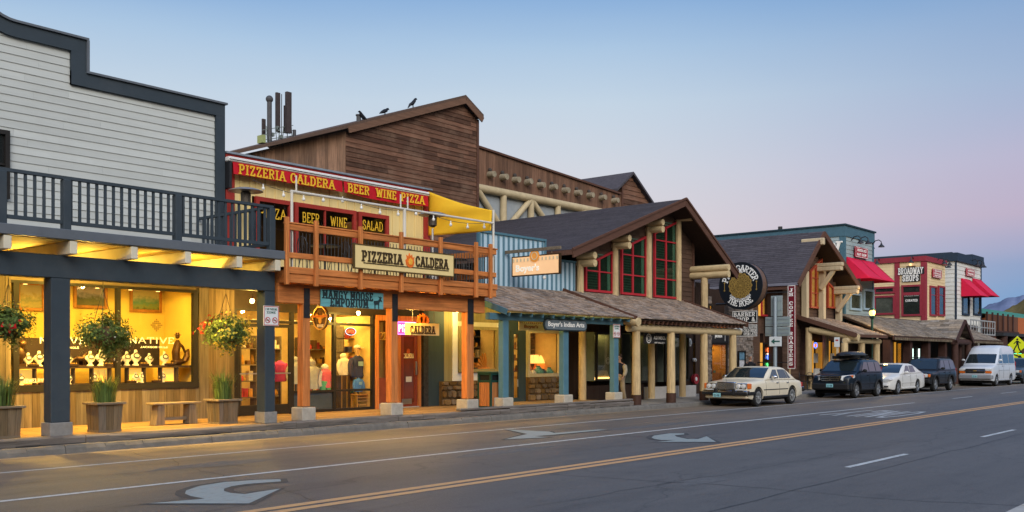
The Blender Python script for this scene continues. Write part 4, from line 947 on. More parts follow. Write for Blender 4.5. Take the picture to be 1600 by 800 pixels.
# yellow shade sail closing the right end
t = None
TL, BL, TR, BR = Vector((XB-.1, YF-.1, 6.84)), Vector((XB-.12, YF-.1, PZ(668, 369, YF))), Vector((PX(771,18.28), 18.33, 5.97)), Vector((PX(769.5,18.28), 18.33, PZ(769.5, 360, 18.28)))
def fn(u, v):
    p = TL.lerp(TR, u).lerp(BL.lerp(BR, u), v); s = math.sin(math.pi*u)*math.sin(math.pi*v)
    p += Vector((-.05*s + .035*math.sin(v*9+u*6)*math.sin(math.pi*u), 0, -.06*math.sin(math.pi*u)*(1-v)-.02*math.sin(math.pi*u)*v)); return p
SAIL = mat('yellow_canvas', (.98,.58,.03), rough=.8, var=.07, scale=1.2); nt = SAIL.node_tree
tl = nt.nodes.new('ShaderNodeBsdfTranslucent'); tl.inputs[0].default_value = (.95,.60,.04,1); ms = nt.nodes.new('ShaderNodeMixShader'); ms.inputs[0].default_value = .15
nt.links.new(nt.nodes['Principled BSDF'].outputs[0], ms.inputs[1]); nt.links.new(tl.outputs[0], ms.inputs[2]); nt.links.new(ms.outputs[0], nt.nodes['Material Output'].inputs[0])
o = MB().grid(fn, 30, 16).build('shade_sail', SAIL, None, smooth='all')
so = o.modifiers.new('s', 'SOLIDIFY'); so.thickness = .006
tag(o, 'yellow canvas shade sail stretched across the right end of the balcony', 'shade sail')
# patio heaters
def heater(x, y, z, h, label):
    t = thing('patio_heater', label, 'patio heater', (x,y,z), 'patio heaters on the balcony')
    MB().lathe([(.2,0),(.22,.02),(.2,.42),(.12,.5),(.03,.52)], (x,y,z), 14).build('tank_base', STEEL, t, smooth=True)
    MB().tube((x,y,z+.5), (x,y,z+h-.45), .03, n=8).build('pole', STEEL, t, smooth=True)
    MB().lathe([(.05,0),(.12,.05),(.125,.3),(.1,.33)], (x,y,z+h-.42), 14).build('burner', mat('burner_mesh', (.10,.085,.07), metal=.6, rough=.5, var=.5, scale=40), t, smooth=True)
    MB().lathe([(.42,0),(.41,.015),(.25,.07),(.04,.10),(.0,.10)], (x,y,z+h-.08), 20).build('reflector', mat('brushed_hood', (.40,.38,.35), metal=.8, rough=.45, var=.1), t, smooth=True)
heater(PX(384, 20.3), 20.3, 3.85, PZ(384, 294, 20.3)-3.85, 'steel patio heater at the left end of the balcony behind the grey railing')
heater(PX(676, 19.6), 19.6, 3.85, PZ(676, 332, 19.6)-3.85, 'steel patio heater in front of the yellow shade sail')
# cafe furniture on the balcony
def cafe_chair():
    t = thing('cafe_chair', 'black wire cafe chair', 'chair', (0,0,0), 'black cafe chairs on the balcony')
    MB().lathe([(.19,0),(.21,.012),(.21,.03),(.18,.035)], (0,0,.43), 14).build('seat', BLACK, t)
    mb = MB()
    mb.path([(-.19,.17,.44),(-.2,.2,.7),(-.12,.22,.86),(0,.23,.9),(.12,.22,.86),(.2,.2,.7),(.19,.17,.44)], .012, 6)
    for k in (-.07, 0, .07): mb.path([(k,.18,.44),(k*1.3,.21,.65),(k,.225,.87)], .008, 5)
    mb.path([(-.1,.2,.62),(0,.215,.56),(.1,.2,.62),(.05,.215,.74),(-.05,.215,.74),(-.1,.2,.62)], .007, 5); mb.build('backrest', BLACK, t)
    for sx, sy in ((1,1),(1,-1),(-1,1),(-1,-1)): MB().path([(sx*.14,sy*.13,.43),(sx*.17,sy*.17,.2),(sx*.2,sy*.2,0)], .011, 5).build('leg', BLACK, t)
    return t
def cafe_table():
    t = thing('cafe_table', 'small round black cafe table', 'table', (0,0,0), 'round cafe tables on the balcony')
    MB().lathe([(.36,0),(.375,.01),(.375,.025),(.36,.03)], (0,0,.71), 18).build('tabletop', BLACK, t); MB().tube((0,0,.02), (0,0,.71), .028).build('pedestal', BLACK, t)
    MB().lathe([(.24,0),(.22,.02),(.03,.05)], (0,0,0), 12).build('base', BLACK, t); return t
c0, t0 = cafe_chair(), cafe_table()
tpos = [(15.6, 19.3), (17.3, 19.35), (19.2, 19.3), (20.2, 19.2)]
wh = ['behind the left end of the balcony rail', 'behind the balcony rail left of the cream sign', 'behind the cream pizzeria sign', 'at the right end of the balcony by the sail']
for i, (x, y) in enumerate(tpos):
    (t0 if i == 0 else dup(t0)).location = (x, y, 3.85)
    if i: pass
tabs = [o for o in COL.objects if o.get('category') == 'table']
for o, s in zip(tabs, wh): o['label'] = 'round black cafe table ' + s
k = 0
for i, (x, y) in enumerate(tpos):
    for sd, (dx, a) in enumerate(((-.5, R(90)), (.48, R(-95)))):
        c = c0 if k == 0 else dup(c0); k += 1; c.location = (x+dx, y+.05*sd, 3.85); c.rotation_euler = (0,0,a+R(180)*0+.2*sd)
        c['label'] = 'black wire cafe chair %s of the table %s' % (('left','right')[sd], wh[i].replace('the balcony', 'balcony').replace('at the right end of balcony by the sail', 'beside the yellow sail'))
# ------------------------------------------------------------------ gift shop front
xg0, xg1 = PX(364, YF), PX(584, YF)
MB().box(xg0, xg1+.02, YF-.03, YF+.08, 3.04, 3.78).build('header_boards', mat('dark_header', (.03,.022,.018), var=.3), b)
sf = MB(); ya, yb = YF-.05, YF+.05
sf.box(xg0, xg1, ya, yb, 2.98, 3.04); sf.box(xg0, xg1, ya+.002, yb-.002, 2.68, 2.75)
for px in (366, 410.5, 455.5, 521.5, 582): x = PX(px, YF); sf.box(x-.045, x+.045, ya-.004, yb+.004, .3, 2.98)
sf.box(PX(456, YF), xg1, ya+.003, yb, .84, .9); sf.box(PX(456, YF), xg1, ya+.003, yb, .3, .38)
shop = sf.build('shop_window', DARKF, b)
MB().box(xg0, xg1, YF-.004, YF+.002, .38, 2.98).build('pane', GL, shop)
MB().box(PX(457, YF), PX(520.5, YF), YF+.01, YF+.03, .38, .84).build('kick_panel', mat('slate_panel', (.05,.065,.08), var=.2), shop)
for a, c in ((368.5, 408.5), (412.5, 453.5)):
    xa, xb2 = PX(a, YF), PX(c, YF); F = street((xa+xb2)/2, YF-.012, (.32+2.66)/2); d = MB(); framebox(d, F, xb2-xa, 2.34, .09, .05); pbox(F, -(xb2-xa)/2+.09, (xb2-xa)/2-.09, -1.08, -.92, 0, .045, d)
    dd = d.build('door', DARKF, b); pbox(F, -(xb2-xa)/2+.05, (xb2-xa)/2-.05, -.13, -.095, .05, .075).build('push_bar', STEEL, dd)
room(b, xg0+.03, xg1+.6, YF+.06, 24.4, .31, 3.3, mat('shop_plaster', (.62,.45,.20), var=.25, scale=1.5), DECKW)
for x, e in ((15.2, 46), (16.9, 62), (18.4, 56)): lamp('AREA', (x, 22.4, 3.22), e, (1,.66,.16), .9, (x, 22.6, .5), b)
mb = MB()
for i in range(16):
    x = xg0+.25+i*.27; mb.tube((x, 21.75, 2.8), (x, 21.75, 2.78-.0), .07, .09, 10)
mb.build('goblet_row', mat('clear_tumbler', (.7,.6,.4), rough=.2, var=.2), b)
for i in range(6):
    x = PX(466+i*20, 21.7); f = MB().tube((x,21.75,3.22), (x,21.75,3.05), .05, .06, 10).build('track_light', DARKF, b); MB().tube((x,21.75,3.049), (x,21.75,3.04), .052, n=10).build('lens', BULB, f)
# shelves with goods along the back wall
def goods(x0, x1, y, zs, label, seed, cols, d=.3, hmax=.28):
    t = thing('goods_shelf', label, 'shelf', ((x0+x1)/2, y, .3)); r2 = random.Random(seed)
    mb = MB()
    for z in zs: mb.box(x0, x1, y, y+d, z-.03, z)
    mb.box(x0, x0+.03, y, y+d, .31, zs[-1]+.35); mb.box(x1-.03, x1, y, y+d, .31, zs[-1]+.35); mb.build('rack', WEATHX, t)
    mbs = [MB() for _ in cols]
    for z in zs:
        x = x0+.05
        while x < x1-.12:
            w = r2.uniform(.05,.16); h = r2.uniform(.07,hmax); k = r2.randrange(len(cols))
            if r2.random() < .5: mbs[k].box(x, x+w, y+.04, y+.04+r2.uniform(.08,.2), z, z+h)
            else: mbs[k].lathe([(w*.4,0),(w*.5,h*.3),(w*.3,h*.8),(w*.2,h)], (x+w/2, y+.14, z), 8)
            x += w+r2.uniform(.01,.06)
    for k, m_ in enumerate(mbs):
        if m_.v:
            o = m_.build('goods', mat('goods_%s' % ('red','teal','cream','brown','blue','amber')[cols[k]], [(.45,.05,.04),(.05,.28,.26),(.65,.55,.38),(.16,.08,.035),(.06,.10,.30),(.6,.3,.05)][cols[k]], rough=.5, var=.3, island=.4, scale=8), t); o['kind'] = 'stuff'
goods(PX(376, 22.9), PX(402, 22.9), 22.9, (.7,1.15,1.6,2.05), 'shelf of small goods behind the left glass door of the gift shop', 1, (0,2,3,5))
goods(PX(416, 22.9), PX(450, 22.9), 23.2, (.7,1.15,1.6,2.05), 'shelf of small goods behind the right glass door of the gift shop', 2, (2,3,5,1))
goods(PX(470, 24), PX(520, 24), 24.0, (.7,1.15,1.6,2.05), 'back shelf of goods behind the first gift shop pane', 3, (2,3,5,0))
goods(PX(531, 22.7), PX(579, 22.7), 22.7, (.7,1.15,1.6,2.05,2.4), 'back shelf of bright goods behind the second gift shop pane', 4, (0,2,5,1,4))
goods(18.5, 19.5, 22.05, (.75,1.15,1.55,1.95,2.35), 'tall shelf of bright goods behind the navy sweatshirt', 31, (0,2,5,1,4), .28, .3)
# clothes on display forms
def form(px, py, Y, s, col, label, hood=None, sleeve=None, cap=None, head=False, logo=None):
    x, z = PX(px, Y), PZ(px, py, Y); t = thing('clothing_form', label, 'clothing display', (x, Y, z), 'clothes on display forms in the gift shop window')
    P = lambda a, b_, c: (x+a*s, Y+b_*s, z+c*s)
    m = mat('cloth_%d_%d_%d' % tuple(int(v*100) for v in col), col, rough=.9, var=.18, scale=7, bump=.01)
    def ring(prof):
        mb = MB(); vs = []; n = 14
        for (r, zz) in prof: vs += [P(r*math.cos(6.2832*i/n), r*.58*math.sin(6.2832*i/n)*(1+.1*math.sin(i*3)), zz) for i in range(n)]
        mb.add(vs, [(j*n+i, j*n+(i+1) % n, (j+1)*n+(i+1) % n, (j+1)*n+i) for j in range(len(prof)-1) for i in range(n)]+[tuple(range(n))]); return mb
    ring([(.22,0),(.235,.06),(.22,.2),(.235,.38),(.24,.5),(.17,.58),(.08,.62),(.06,.64)]).build('body', m, t, smooth=True)
    ms = m if not sleeve else mat('cloth_%d_%d_%d' % tuple(int(v*100) for v in sleeve), sleeve, rough=.9, var=.18, scale=7)
    for sg in (-1, 1): MB().path([P(sg*.19,0,.53),P(sg*.27,-.01,.38),P(sg*.29,-.04,.2),P(sg*.26,-.07,.05)], [.075*s,.078*s,.066*s,.05*s], 8).build('sleeve', ms, t, smooth=True)
    if hood is not None: MB().sph(P(0,.05,.68), .14*s, (1,.75,.8), 10, 8).build('hood', mat('cloth_%d_%d_%d' % tuple(int(v*100) for v in hood), hood, rough=.9, var=.18, scale=7), t, smooth=True)
    if head: 
        MB().path([P(0,0,.6),P(0,0,.72),P(0,-.01,.8),P(0,0,.9)], [.05*s,.055*s,.085*s,.07*s], 10).build('head', mat('mannequin_skin', (.5,.32,.18), rough=.6, var=.05), t, smooth=True)
    if cap: MB().sph(P(0,0,.87), .1*s, (1,1,.7), 10, 6).box(x-.08*s, x+.08*s, Y-.17*s, Y-.05*s, z+.85*s, z+.865*s).build('cap', mat('cap_white', cap, rough=.8, var=.05), t)
    if logo: MB().box(x-.09*s, x+.09*s, Y-.155*s, Y-.14*s, z+.33*s, z+.46*s).build('chest_print', mat('print_pale', logo, var=.1), t)
    MB().tube(P(0,0,0), (x,Y,.32), .02, n=6).tube((x,Y,.305), (x,Y,.33), .16, n=12).build('stand', BLACK, t)
form(462, 600, 21.75, .95, (.40,.40,.38), 'grey hoodie on a form at the left edge of the gift shop pane', hood=(.4,.4,.38))
form(437, 596, 22.3, .9, (.55,.06,.22), 'pink jacket on a form behind the glass door')
form(488, 608, 21.7, 1.05, (.45,.43,.36), 'pale patterned hoodie on a form right of the cedar post', hood=(.45,.43,.36), sleeve=(.25,.25,.22))
form(509, 606, 21.65, .85, (.66,.12,.17), 'pink and white hoodie with green shorts in the gift shop window', hood=(.7,.68,.62), sleeve=(.7,.66,.6))
X_ = PX(508, 21.62); tag(MB().xz([(X_-.17,.86),(X_-.03,.86),(X_,1.0),(X_+.03,.86),(X_+.17,.86),(X_+.15,1.14),(X_-.15,1.14)], 21.55, 21.66).build('shorts', mat('green_cloth', (.10,.36,.20), var=.15, rough=.9), None, bevel=.02), 'green shorts hanging below the pink hoodie', 'shorts')
form(538, 586, 21.9, .8, (.80,.72,.58), 'white hoodie with raised hood in the second gift shop pane', hood=(.8,.72,.58))
form(558.5, 590, 21.75, 1.02, (.035,.04,.10), 'navy sweatshirt on a mannequin wearing a white cap', head=True, cap=(.7,.66,.58), logo=(.25,.4,.5))
form(560, 612, 21.55, .62, (.06,.18,.48), 'small blue child shirt in front of the navy sweatshirt', logo=(.6,.55,.1))
# crate and stool under the forms
x0, x1 = PX(526, 21.8), PX(546, 21.8); t = thing('display_chest', 'dark wooden chest under the white hoodie in the gift shop window', 'chest', ((x0+x1)/2, 21.8, .31))
MB().box(x0, x1, 21.75, 22.1, .31, 1.28).build('body', mat('dark_walnut', (.045,.028,.018)), t, bevel=.01)
for xx in (x0+.12, x1-.16): MB().box(xx, xx+.035, 21.735, 21.75, .33, 1.27).build('strap', mat('brass', (.45,.27,.08), metal=.6, rough=.4), t)
x0, x1 = PX(552, 21.6), PX(573, 21.6); t = thing('stool', 'slatted wooden stool at the right end of the gift shop window', 'stool', ((x0+x1)/2, 21.6, .31))
MB().box(x0, x1, 21.45, 21.75, .70, .74).build('seat', mat('honey_wood', (.45,.25,.07), var=.2), t, bevel=.006)
for xx in (x0+.03, x1-.06):
    for yy in (21.47, 21.70): MB().box(xx, xx+.035, yy, yy+.035, .31, .70).build('leg', mat('honey_wood', (.45,.25,.07)), t)
mb = MB()
for z in (.42, .52, .62): mb.box(x0+.07, x1-.07, 21.475, 21.49, z, z+.03)
mb.build('rungs', mat('honey_wood', (.45,.25,.07)), t)
# open sign
def disc(F, rx, ry, d, n=28, z0=0):
    return MB().prism([(rx*math.cos(6.28318*i/n), ry*math.sin(6.28318*i/n)) for i in range(n)], lambda p, q, dd: F @ Vector((p, q, dd)), z0, z0+d)
def ring(F, rx, ry, t_, d, z0=0, n=32):
    mb = MB()
    for i in range(n):
        a0, a1 = 6.28318*i/n, 6.28318*(i+1)/n
        q = [F @ Vector((r_[0]*math.cos(a), r_[1]*math.sin(a), z)) for z in (z0, z0+d) for a, r_ in ((a0,(rx,ry)),(a1,(rx,ry)),(a1,(rx-t_,ry-t_)),(a0,(rx-t_,ry-t_)))]
        mb.add(q, [(4,5,6,7),(0,1,5,4),(2,3,7,6),(3,2,1,0)])
    return mb
F = street(PX(546.5, 21.3), 21.3, PZ(546.5, 518, 21.3)); t = thing('neon_sign', 'small oval open sign glowing in the gift shop window', 'neon sign', F.translation, 'lit signs in windows')
disc(F, .2, .115, .03).build('board', mat('neon_back', (.02,.02,.025), var=0), t); ring(F, .195, .11, .012, .02, .03).build('neon_ring', emit('neon_blue', (.35,.45,.9), 1.2), t)
letters('OPEN', F @ Matrix.Translation((0,0,.032)), .26, .085, emit('neon_red', (1,.08,.03), 2.2), t, serif=False, th=.14, dep=.01)
# hanging round sign
X_ = PX(502, 18.95); Yc = 18.95; zc = PZ(502, 497, 18.95); F = side(X_, Yc, zc); t = thing('hanging_sign', 'round carved wooden sign with moose horns, hung beside the first cedar post', 'sign', (X_, Yc, zc))
disc(F, .27, .285, .05, 32, -.025).build('board', mat('carved_wood', (.10,.05,.02), var=.3, scale=6), t); ring(F, .275, .29, .03, .03, .0255).build('rim', mat('gold_rim', (.5,.27,.06), rough=.4, var=.2, metal=.3), t)
mb = MB(); F2 = F @ Matrix.Translation((0, -.02, .026))
for sg in (-1, 1): mb.prism([(sg*x*.26, y*.26) for x, y in ((.06,-.1),(.2,.0),(.55,.1),(.75,.42),(.62,.36),(.6,.6),(.48,.4),(.4,.62),(.32,.36),(.2,.3))], lambda p, q, d: F2 @ Vector((p, q, d)), 0, .015)
mb.prism([(.05*math.cos(a)*1.2, -.03+.09*math.sin(a)) for a in [k*.6283 for k in range(10)]], lambda p, q, d: F2 @ Vector((p, q, d)), 0, .018); mb.build('moose_emblem', mat('gold_paint', (.62,.30,.05), var=.2), t)
letters('MOOSE', F @ Matrix.Translation((0,-.19,.026)), .24, .06, mat('cream_letter', (.75,.62,.38), var=0), t, th=.2, dep=.008)
pbox(F, -.30, .30, .02, .065, .05, .06).build('cross_bar', mat('orange_band', (.55,.16,.03), var=.2), t)
MB().tube((X_, Yc, zc+.285), (X_, Yc, 3.5), .012, n=5).build('hanger', BLACK, t)
# bulbs under the balcony
def porchbulb(px, py, Y, label, e, drop=3.5):
    x, z = PX(px, Y), PZ(px, py, Y); t = thing('porch_lamp', label, 'lamp', (x, Y, z), 'lamps under the porches')
    MB().tube((x,Y,z+.05), (x,Y,drop), .01, n=5).build('cord', BLACK, t); MB().tube((x,Y,z+.04), (x,Y,z+.1), .035, .025, 8).build('socket', BRONZE, t)
    MB().sph((x,Y,z), .055, (1,1,1.1), 12, 8).build('bulb', BULB, t, smooth='all'); lamp('POINT', (x, Y, z-.14), e*2.5, (1,.62,.12), .05, None, t)
porchbulb(495, 472, 19.6, 'glowing porch bulb left of the teal sign', 55)
porchbulb(640, 477, 19.05, 'glowing porch bulb above the hanging flame sign', 65)
porchbulb(394, 470, 20.4, 'glowing wall bulb above the right flower basket', 45)
porchbulb(560, 489, 20.6, 'porch bulb above the gift shop window behind the teal sign', 45)
# ------------------------------------------------------------------ pizzeria entrance
xe0, xe1 = PX(585, YF), PX(657, YF)
mb = MB(); mb.box(xe0, xe1, YF-.08, YF+.05, 2.86, 3.02)
for px in (587, 606.5, 621, 653): x = PX(px, YF); mb.box(x-.07, x+.06, YF-.085, YF+.055, .3, 2.859)
mb.build('entrance_frame', CEDARZ, b, bevel=.006)
MB().box(xe0, xe1, YF-.02, YF+.05, 3.021, 3.78).build('header_boards', mat('dark_header', (.03,.022,.018)), b)
xa, xb2 = PX(588, YF)+.05, PX(606, YF)-.06; MB().box(xa, xb2, YF-.03, YF+.03, .45, 1.2).build('entrance_panel', mat('red_brown_panel', (.20,.05,.025), rough=.5, var=.2), b)
MB().box(xa, xb2, YF-.06, YF+.02, .3, .445).build('entrance_plinth', CONC, b)
wp = MB().box(xa, xb2, YF-.01, YF-.004, 1.2, 2.85).build('entrance_pane', GL, b)
letters('122', street((xa+xb2)/2-.02, YF-.0105, 2.42), .30, .2, mat('amber_letter', (.6,.36,.08), var=0), wp, serif=False, th=.14, dep=.004)
room(b, xa-.1, PX(657, YF)-.05, YF+.07, 23.4, .31, 2.95, mat('entrance_plaster', (.75,.5,.18), var=.2), DECKW); lamp('AREA', (20.2, 22.1, 2.9), 60, (1,.68,.2), .6, (20.2, 22.2, 1), b)
xa, xb2 = PX(622, YF)+.055, PX(653, YF)-.08; F = street((xa+xb2)/2, YF-.01, (.32+2.52)/2); w = xb2-xa
d = MB(); framebox(d, F, w, 2.2, .12, .05); dd = d.build('door', mat('red_door', (.19,.035,.016), rough=.4, var=.25, stretch=(8,8,.6), coat=.2), b)
panel(MB(), F, w-.22, 1.98, .01, .015).build('pane', mat('red_brown_glass', (.13,.03,.012), rough=.08, var=.35, scale=1.2, spec=.6, coat=.3), dd)
letters('CALDERA', F @ Matrix.Translation((0,.42,.026)), w*.62, .12, mat('cream_letter', (.75,.62,.38)), dd, dep=.004, th=.2); flame(F @ Matrix.Translation((-.02,.56,.026)), .16, mat('flame_dull', (.4,.08,.02), var=.2), dd)
pbox(F, -.11, .12, -.36, -.2, .026, .03).build('notice', mat('paper', (.55,.5,.4), var=.1), dd); pbox(F, -.3, .1, -1.02, -.86, .051, .056).build('kick_plate', STEEL, dd); pbox(F, w/2-.1, w/2-.06, -.15, .25, .05, .1).build('handle', STEEL, dd)
MB().box(xa-.05, xb2+.05, YF-.09, YF-.05, .3, .33).build('threshold', CONC, b)
t = thing('neon_sign', 'pink and white neon pizza sign over the red pizzeria door', 'neon sign', (PX(636,21.0), 21.05, 2.66), 'lit signs in windows'); F = street(PX(636, 21.0), 21.06, PZ(636, 513, 21.0))
panel(MB(), F, .72, .36, .02).build('board', emit('neon_pink_panel', (.95,.08,.32), 1.1), t); letters('PIZZA', F @ Matrix.Translation((0,0,.022)), .6, .2, emit('neon_white', (1,.75,.8), 2.2), t, serif=False, th=.12, dep=.015)
framebox(MB(), F, .74, .38, .025, .03, .02).build('neon_tube', emit('neon_violet', (.75,.2,.9), 2.5), t)
Yc = 19.4; x0, x1 = PX(634.5, Yc), PX(686.5, Yc); z0, z1 = PZ(660, 524, Yc), PZ(660, 505, Yc); F = street((x0+x1)/2, Yc, (z0+z1)/2); w, h = x1-x0, z1-z0
t = thing('hanging_sign', 'cream board with flame top hung in front of the pizzeria door', 'sign', (F.translation.x, Yc, z0))
panel(MB(), F, w, h, .05, -.05).build('board', mat('cream_board', (.78,.60,.27)), t, bevel=.006); letters('CALDERA', F @ Matrix.Translation((.0,-.02,.001)), w*.74, h*.56, BRL, t, th=.23, dep=.012)
for dx, s in ((-.08, .26), (.05, .3), (.18, .22)): flame(F @ Matrix.Translation((dx, h/2+s*.42, -.045)), s, mat('flame_orange', (.75,.16,.02)), t)
mb = MB()
for dx in (-w*.3, w*.35): mb.tube(F @ Vector((dx, h/2, -.02)), (F @ Vector((dx, 0, -.02))).to_2d().to_3d()+Vector((0,0,3.52)), .008, n=5)
mb.build('chain', BLACK, t)
# trash bin
x0, x1 = PX(767, 18.75), PX(785.5, 18.75); t = thing('trash_bin', 'cedar slatted litter bin with dark green frame by the blue post', 'trash bin', ((x0+x1)/2, 19.0, .3)); GRN = mat('dark_green_metal', (.006,.04,.03), rough=.4, var=.1, spec=.4)
w = x1-x0; cx = (x0+x1)/2; cyb = 18.75+w/2; H_ = 1.08
mb = MB()
for sd in range(4):
    M = Matrix.Translation((cx, cyb, .3)) @ Matrix.Rotation(sd*math.pi/2, 4, 'Z'); n = 6
    for i in range(n):
        a = -w/2+.06+(w-.12)*i/n; q = MB().box(a+.006, a+(w-.12)/n-.006, -w/2+.012, -w/2+.035, .07, .76); mb.add([M @ Vector(v) for v in q.v], q.f)
mb.build('slats', wood('bin_slats', (.36,.14,.045), 'z', var=.2, island=.12), t)
mb = MB()
for sx in (-1, 1):
    for sy in (-1, 1): mb.box(cx+sx*(w/2-.03)-.03, cx+sx*(w/2-.03)+.03, cyb+sy*(w/2-.03)-.03, cyb+sy*(w/2-.03)+.03, .3, .3+H_-.06)
F = Matrix.Translation((cx, cyb, .31)); framebox(mb, F, w-.002, w-.002, .05, .05); framebox(mb, Matrix.Translation((cx,cyb,.3+.765)), w-.004, w-.004, .06, .06); framebox(mb, Matrix.Translation((cx,cyb,.3+H_-.1)), w-.003, w-.003, .06, .06)
mb.build('frame', GRN, t); MB().box(cx-w/2-.02, cx+w/2+.02, cyb-w/2-.02, cyb+w/2+.02, .3+H_-.058, .3+H_).build('lid', GRN, t, bevel=.02); MB().box(cx-w/2+.05, cx+w/2-.05, cyb-w/2+.05, cyb+w/2-.05, .33, 1.28).build('liner', mat('liner_black', (.01,.01,.01), var=0), t)
# ================================================================== blue batten shop with shake porch
b = thing('batten_building', 'pale blue board and batten shop with shake porch and stone wainscot', 'building', (24.8,YF,.3))
X0, X1 = XB+.03, 27.85
BLUE = mat('pale_blue_boards', (.42,.56,.65), rough=.7, var=.1, scale=2, stretch=(3,3,.4), island=.06, dirt=.12, dcol=(.25,.30,.33))
TEAL = mat('teal_trim', (.075,.17,.22), rough=.6, var=.15, scale=3, dirt=.12, dcol=(.14,.19,.2)); TEALZ = TEAL
xs0, xs1, xs2 = PX(749, YF), PX(850.5, YF), PX(898, YF)
batten_wall(xs0, xs1-.001, YF, 4.0, 5.84, BLUE, mat('batten_teal', (.10,.20,.26), rough=.7, var=.15), b, .26, .085); batten_wall(xs1, xs2, YF, 4.0, 5.21, BLUE, mat('batten_teal', (.10,.20,.26)), b, .26, .085)
mb = MB(); mb.box(xs0-.08, xs1+.04, YF-.08, YF+.12, 5.842, 5.92); mb.box(xs1+.041, xs2, YF-.075, YF+.11, 5.212, 5.29); mb.box(xs0-.1, xs0-.002, YF-.07, YF+.04, 4.0, 5.841); mb.box(xs1-.04, xs1+.04, YF-.07, YF+.035, 5.29, 5.841)
mb.build('parapet_trim', TEAL, b, bevel=.005)
MB().box(xs0, xs1, YF+.04, YF+.1, 4.0, 5.83).box(X0, xs2, YF+.05, 30, 3.9, 4.0).build('rear_wall', mat('dark_brown_boards', (.05,.032,.022), var=.25), b)
OLIVE = wood('olive_boards', (.25,.21,.10), 'z', var=.2, island=.1)
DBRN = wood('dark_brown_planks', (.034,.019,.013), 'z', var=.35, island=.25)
DGRN = mat('dark_slate_green', (.035,.055,.06), rough=.6, var=.15, scale=2, stretch=(4,4,.5))
mb = MB(); mb.box(PX(666.5, YF), PX(692, YF), YF-.05, YF+.05, .3, 3.9); mb.build('slate_wall', DGRN, b)
MB().box(PX(659, YF), PX(666.3, YF), YF-.09, YF+.05, .3, 3.9).build('stone_strip', mat('black_stone', (.03,.028,.027), rough=.7, var=.5, scale=9, bump=.03), b)
vboards(MB(), PX(692.1, YF), PX(705, YF), YF, 1.05, 3.9, .2, .04).build('olive_wall', OLIVE, b)
vboards(MB(), PX(713, YF), PX(786, YF), YF, 2.93, 3.9, .2, .04).build('olive_wall', OLIVE, b)
MB().box(PX(705, YF), PX(713, YF), YF-.07, YF+.05, 1.05, 3.9).build('white_trim', WHITEP, b, bevel=.006)
xa, xb2 = PX(714, YF), PX(775, YF)
fr = window(b, xa, xb2, 1.32, 2.78, YF-.03, OLIVE, GL, t=.1, mull=[PX(735, YF)])
MB().box(xa, xb2, YF-.02, YF+.05, 1.05, 1.319).build('apron_panel', WHITEP, b); MB().box(xa, xb2, YF-.03, YF+.05, 2.785, 2.925).build('lintel_panel', CREAM, b)
MB().box(PX(775.2, YF), PX(786, YF), YF-.04, YF+.05, .3, 2.925).build('white_trim', WHITEP, b)
STN = mat('field_stone', (.15,.098,.052), rough=.9, var=.45, scale=4, bump=.02, island=.45, hue=.3)
def stones(x0, x1, y, z0, z1, seed, d=.12):
    mb = MB(); r2 = random.Random(seed); z = z0
    while z < z1-.02:
        h = min(r2.uniform(.14,.26), z1-z)
        if z1-z-h < .08: h = z1-z
        x = x0
        while x < x1-.01:
            w = min(r2.uniform(.16,.42), x1-x)
            if x1-x-w < .1: w = x1-x
            q = MB(); a, c = x+.008, x+w-.008; dd = d*r2.uniform(.8,1.25); s = min(.05, w*.2, h*.25); j = lambda k: r2.uniform(-k, k)
            P = [(a+s+j(.02),z+.006),(c-s+j(.02),z+.006),(c,z+s),(c,z+h-s),(c-s,z+h-.006),(a+s,z+h-.006),(a,z+h-s),(a,z+s)]
            q.xz(P, y-dd*.72, y); o = len(q.v); cx_, cz_ = (a+c)/2, z+h/2
            q.xz([(cx_+(p[0]-cx_)*.8+j(.012), cz_+(p[1]-cz_)*.75) for p in P], y-dd, y-dd*.72); mb.add(q.v, q.f); x += w
        z += h
    mb.box(x0, x1, y-d*.62, y+.02, z0, z1); return mb
stones(PX(688, YF-.1), PX(768, YF), YF-.04, .3, 1.05, 5, .2).build('stone_wainscot', STN, b)
room(b, xa+.05, xb2-.05, YF+.06, 23.2, 1.1, 3.0, mat('shop_plaster', (.62,.45,.20))); lamp('AREA', (23.1, 22.2, 2.95), 36, (1,.70,.2), .8, (23.1, 22.4, 1), b)
goods(xa+.1, xb2-.02, 21.85, (1.45,1.8,2.15,2.5), 'lit shelves of pottery behind the stone wainscot window', 21, (2,3,5,5), .3, .26)
t = thing('display_fan', 'orange scalloped basket leaning in the stone wainscot window', 'basket', (PX(757, 21.6), 21.6, 1.32))
mb = MB(); x = PX(757, 21.6)
for i in range(9): a = R(20+140*i/8); mb.xz([(x,1.4),(x+.42*math.cos(a-.1),1.4+.5*math.sin(a-.1)),(x+.46*math.cos(a),1.4+.55*math.sin(a)),(x+.42*math.cos(a+.1),1.4+.5*math.sin(a+.1))], 21.58-.004*i, 21.6-.004*i)
mb.build('blade', mat('orange_straw', (.65,.27,.05), var=.3, scale=30), t); MB().lathe([(.2,0),(.24,.1),(.18,.16)], (x, 21.62, 1.3), 12).build('base', mat('orange_straw', (.65,.27,.05)), t)
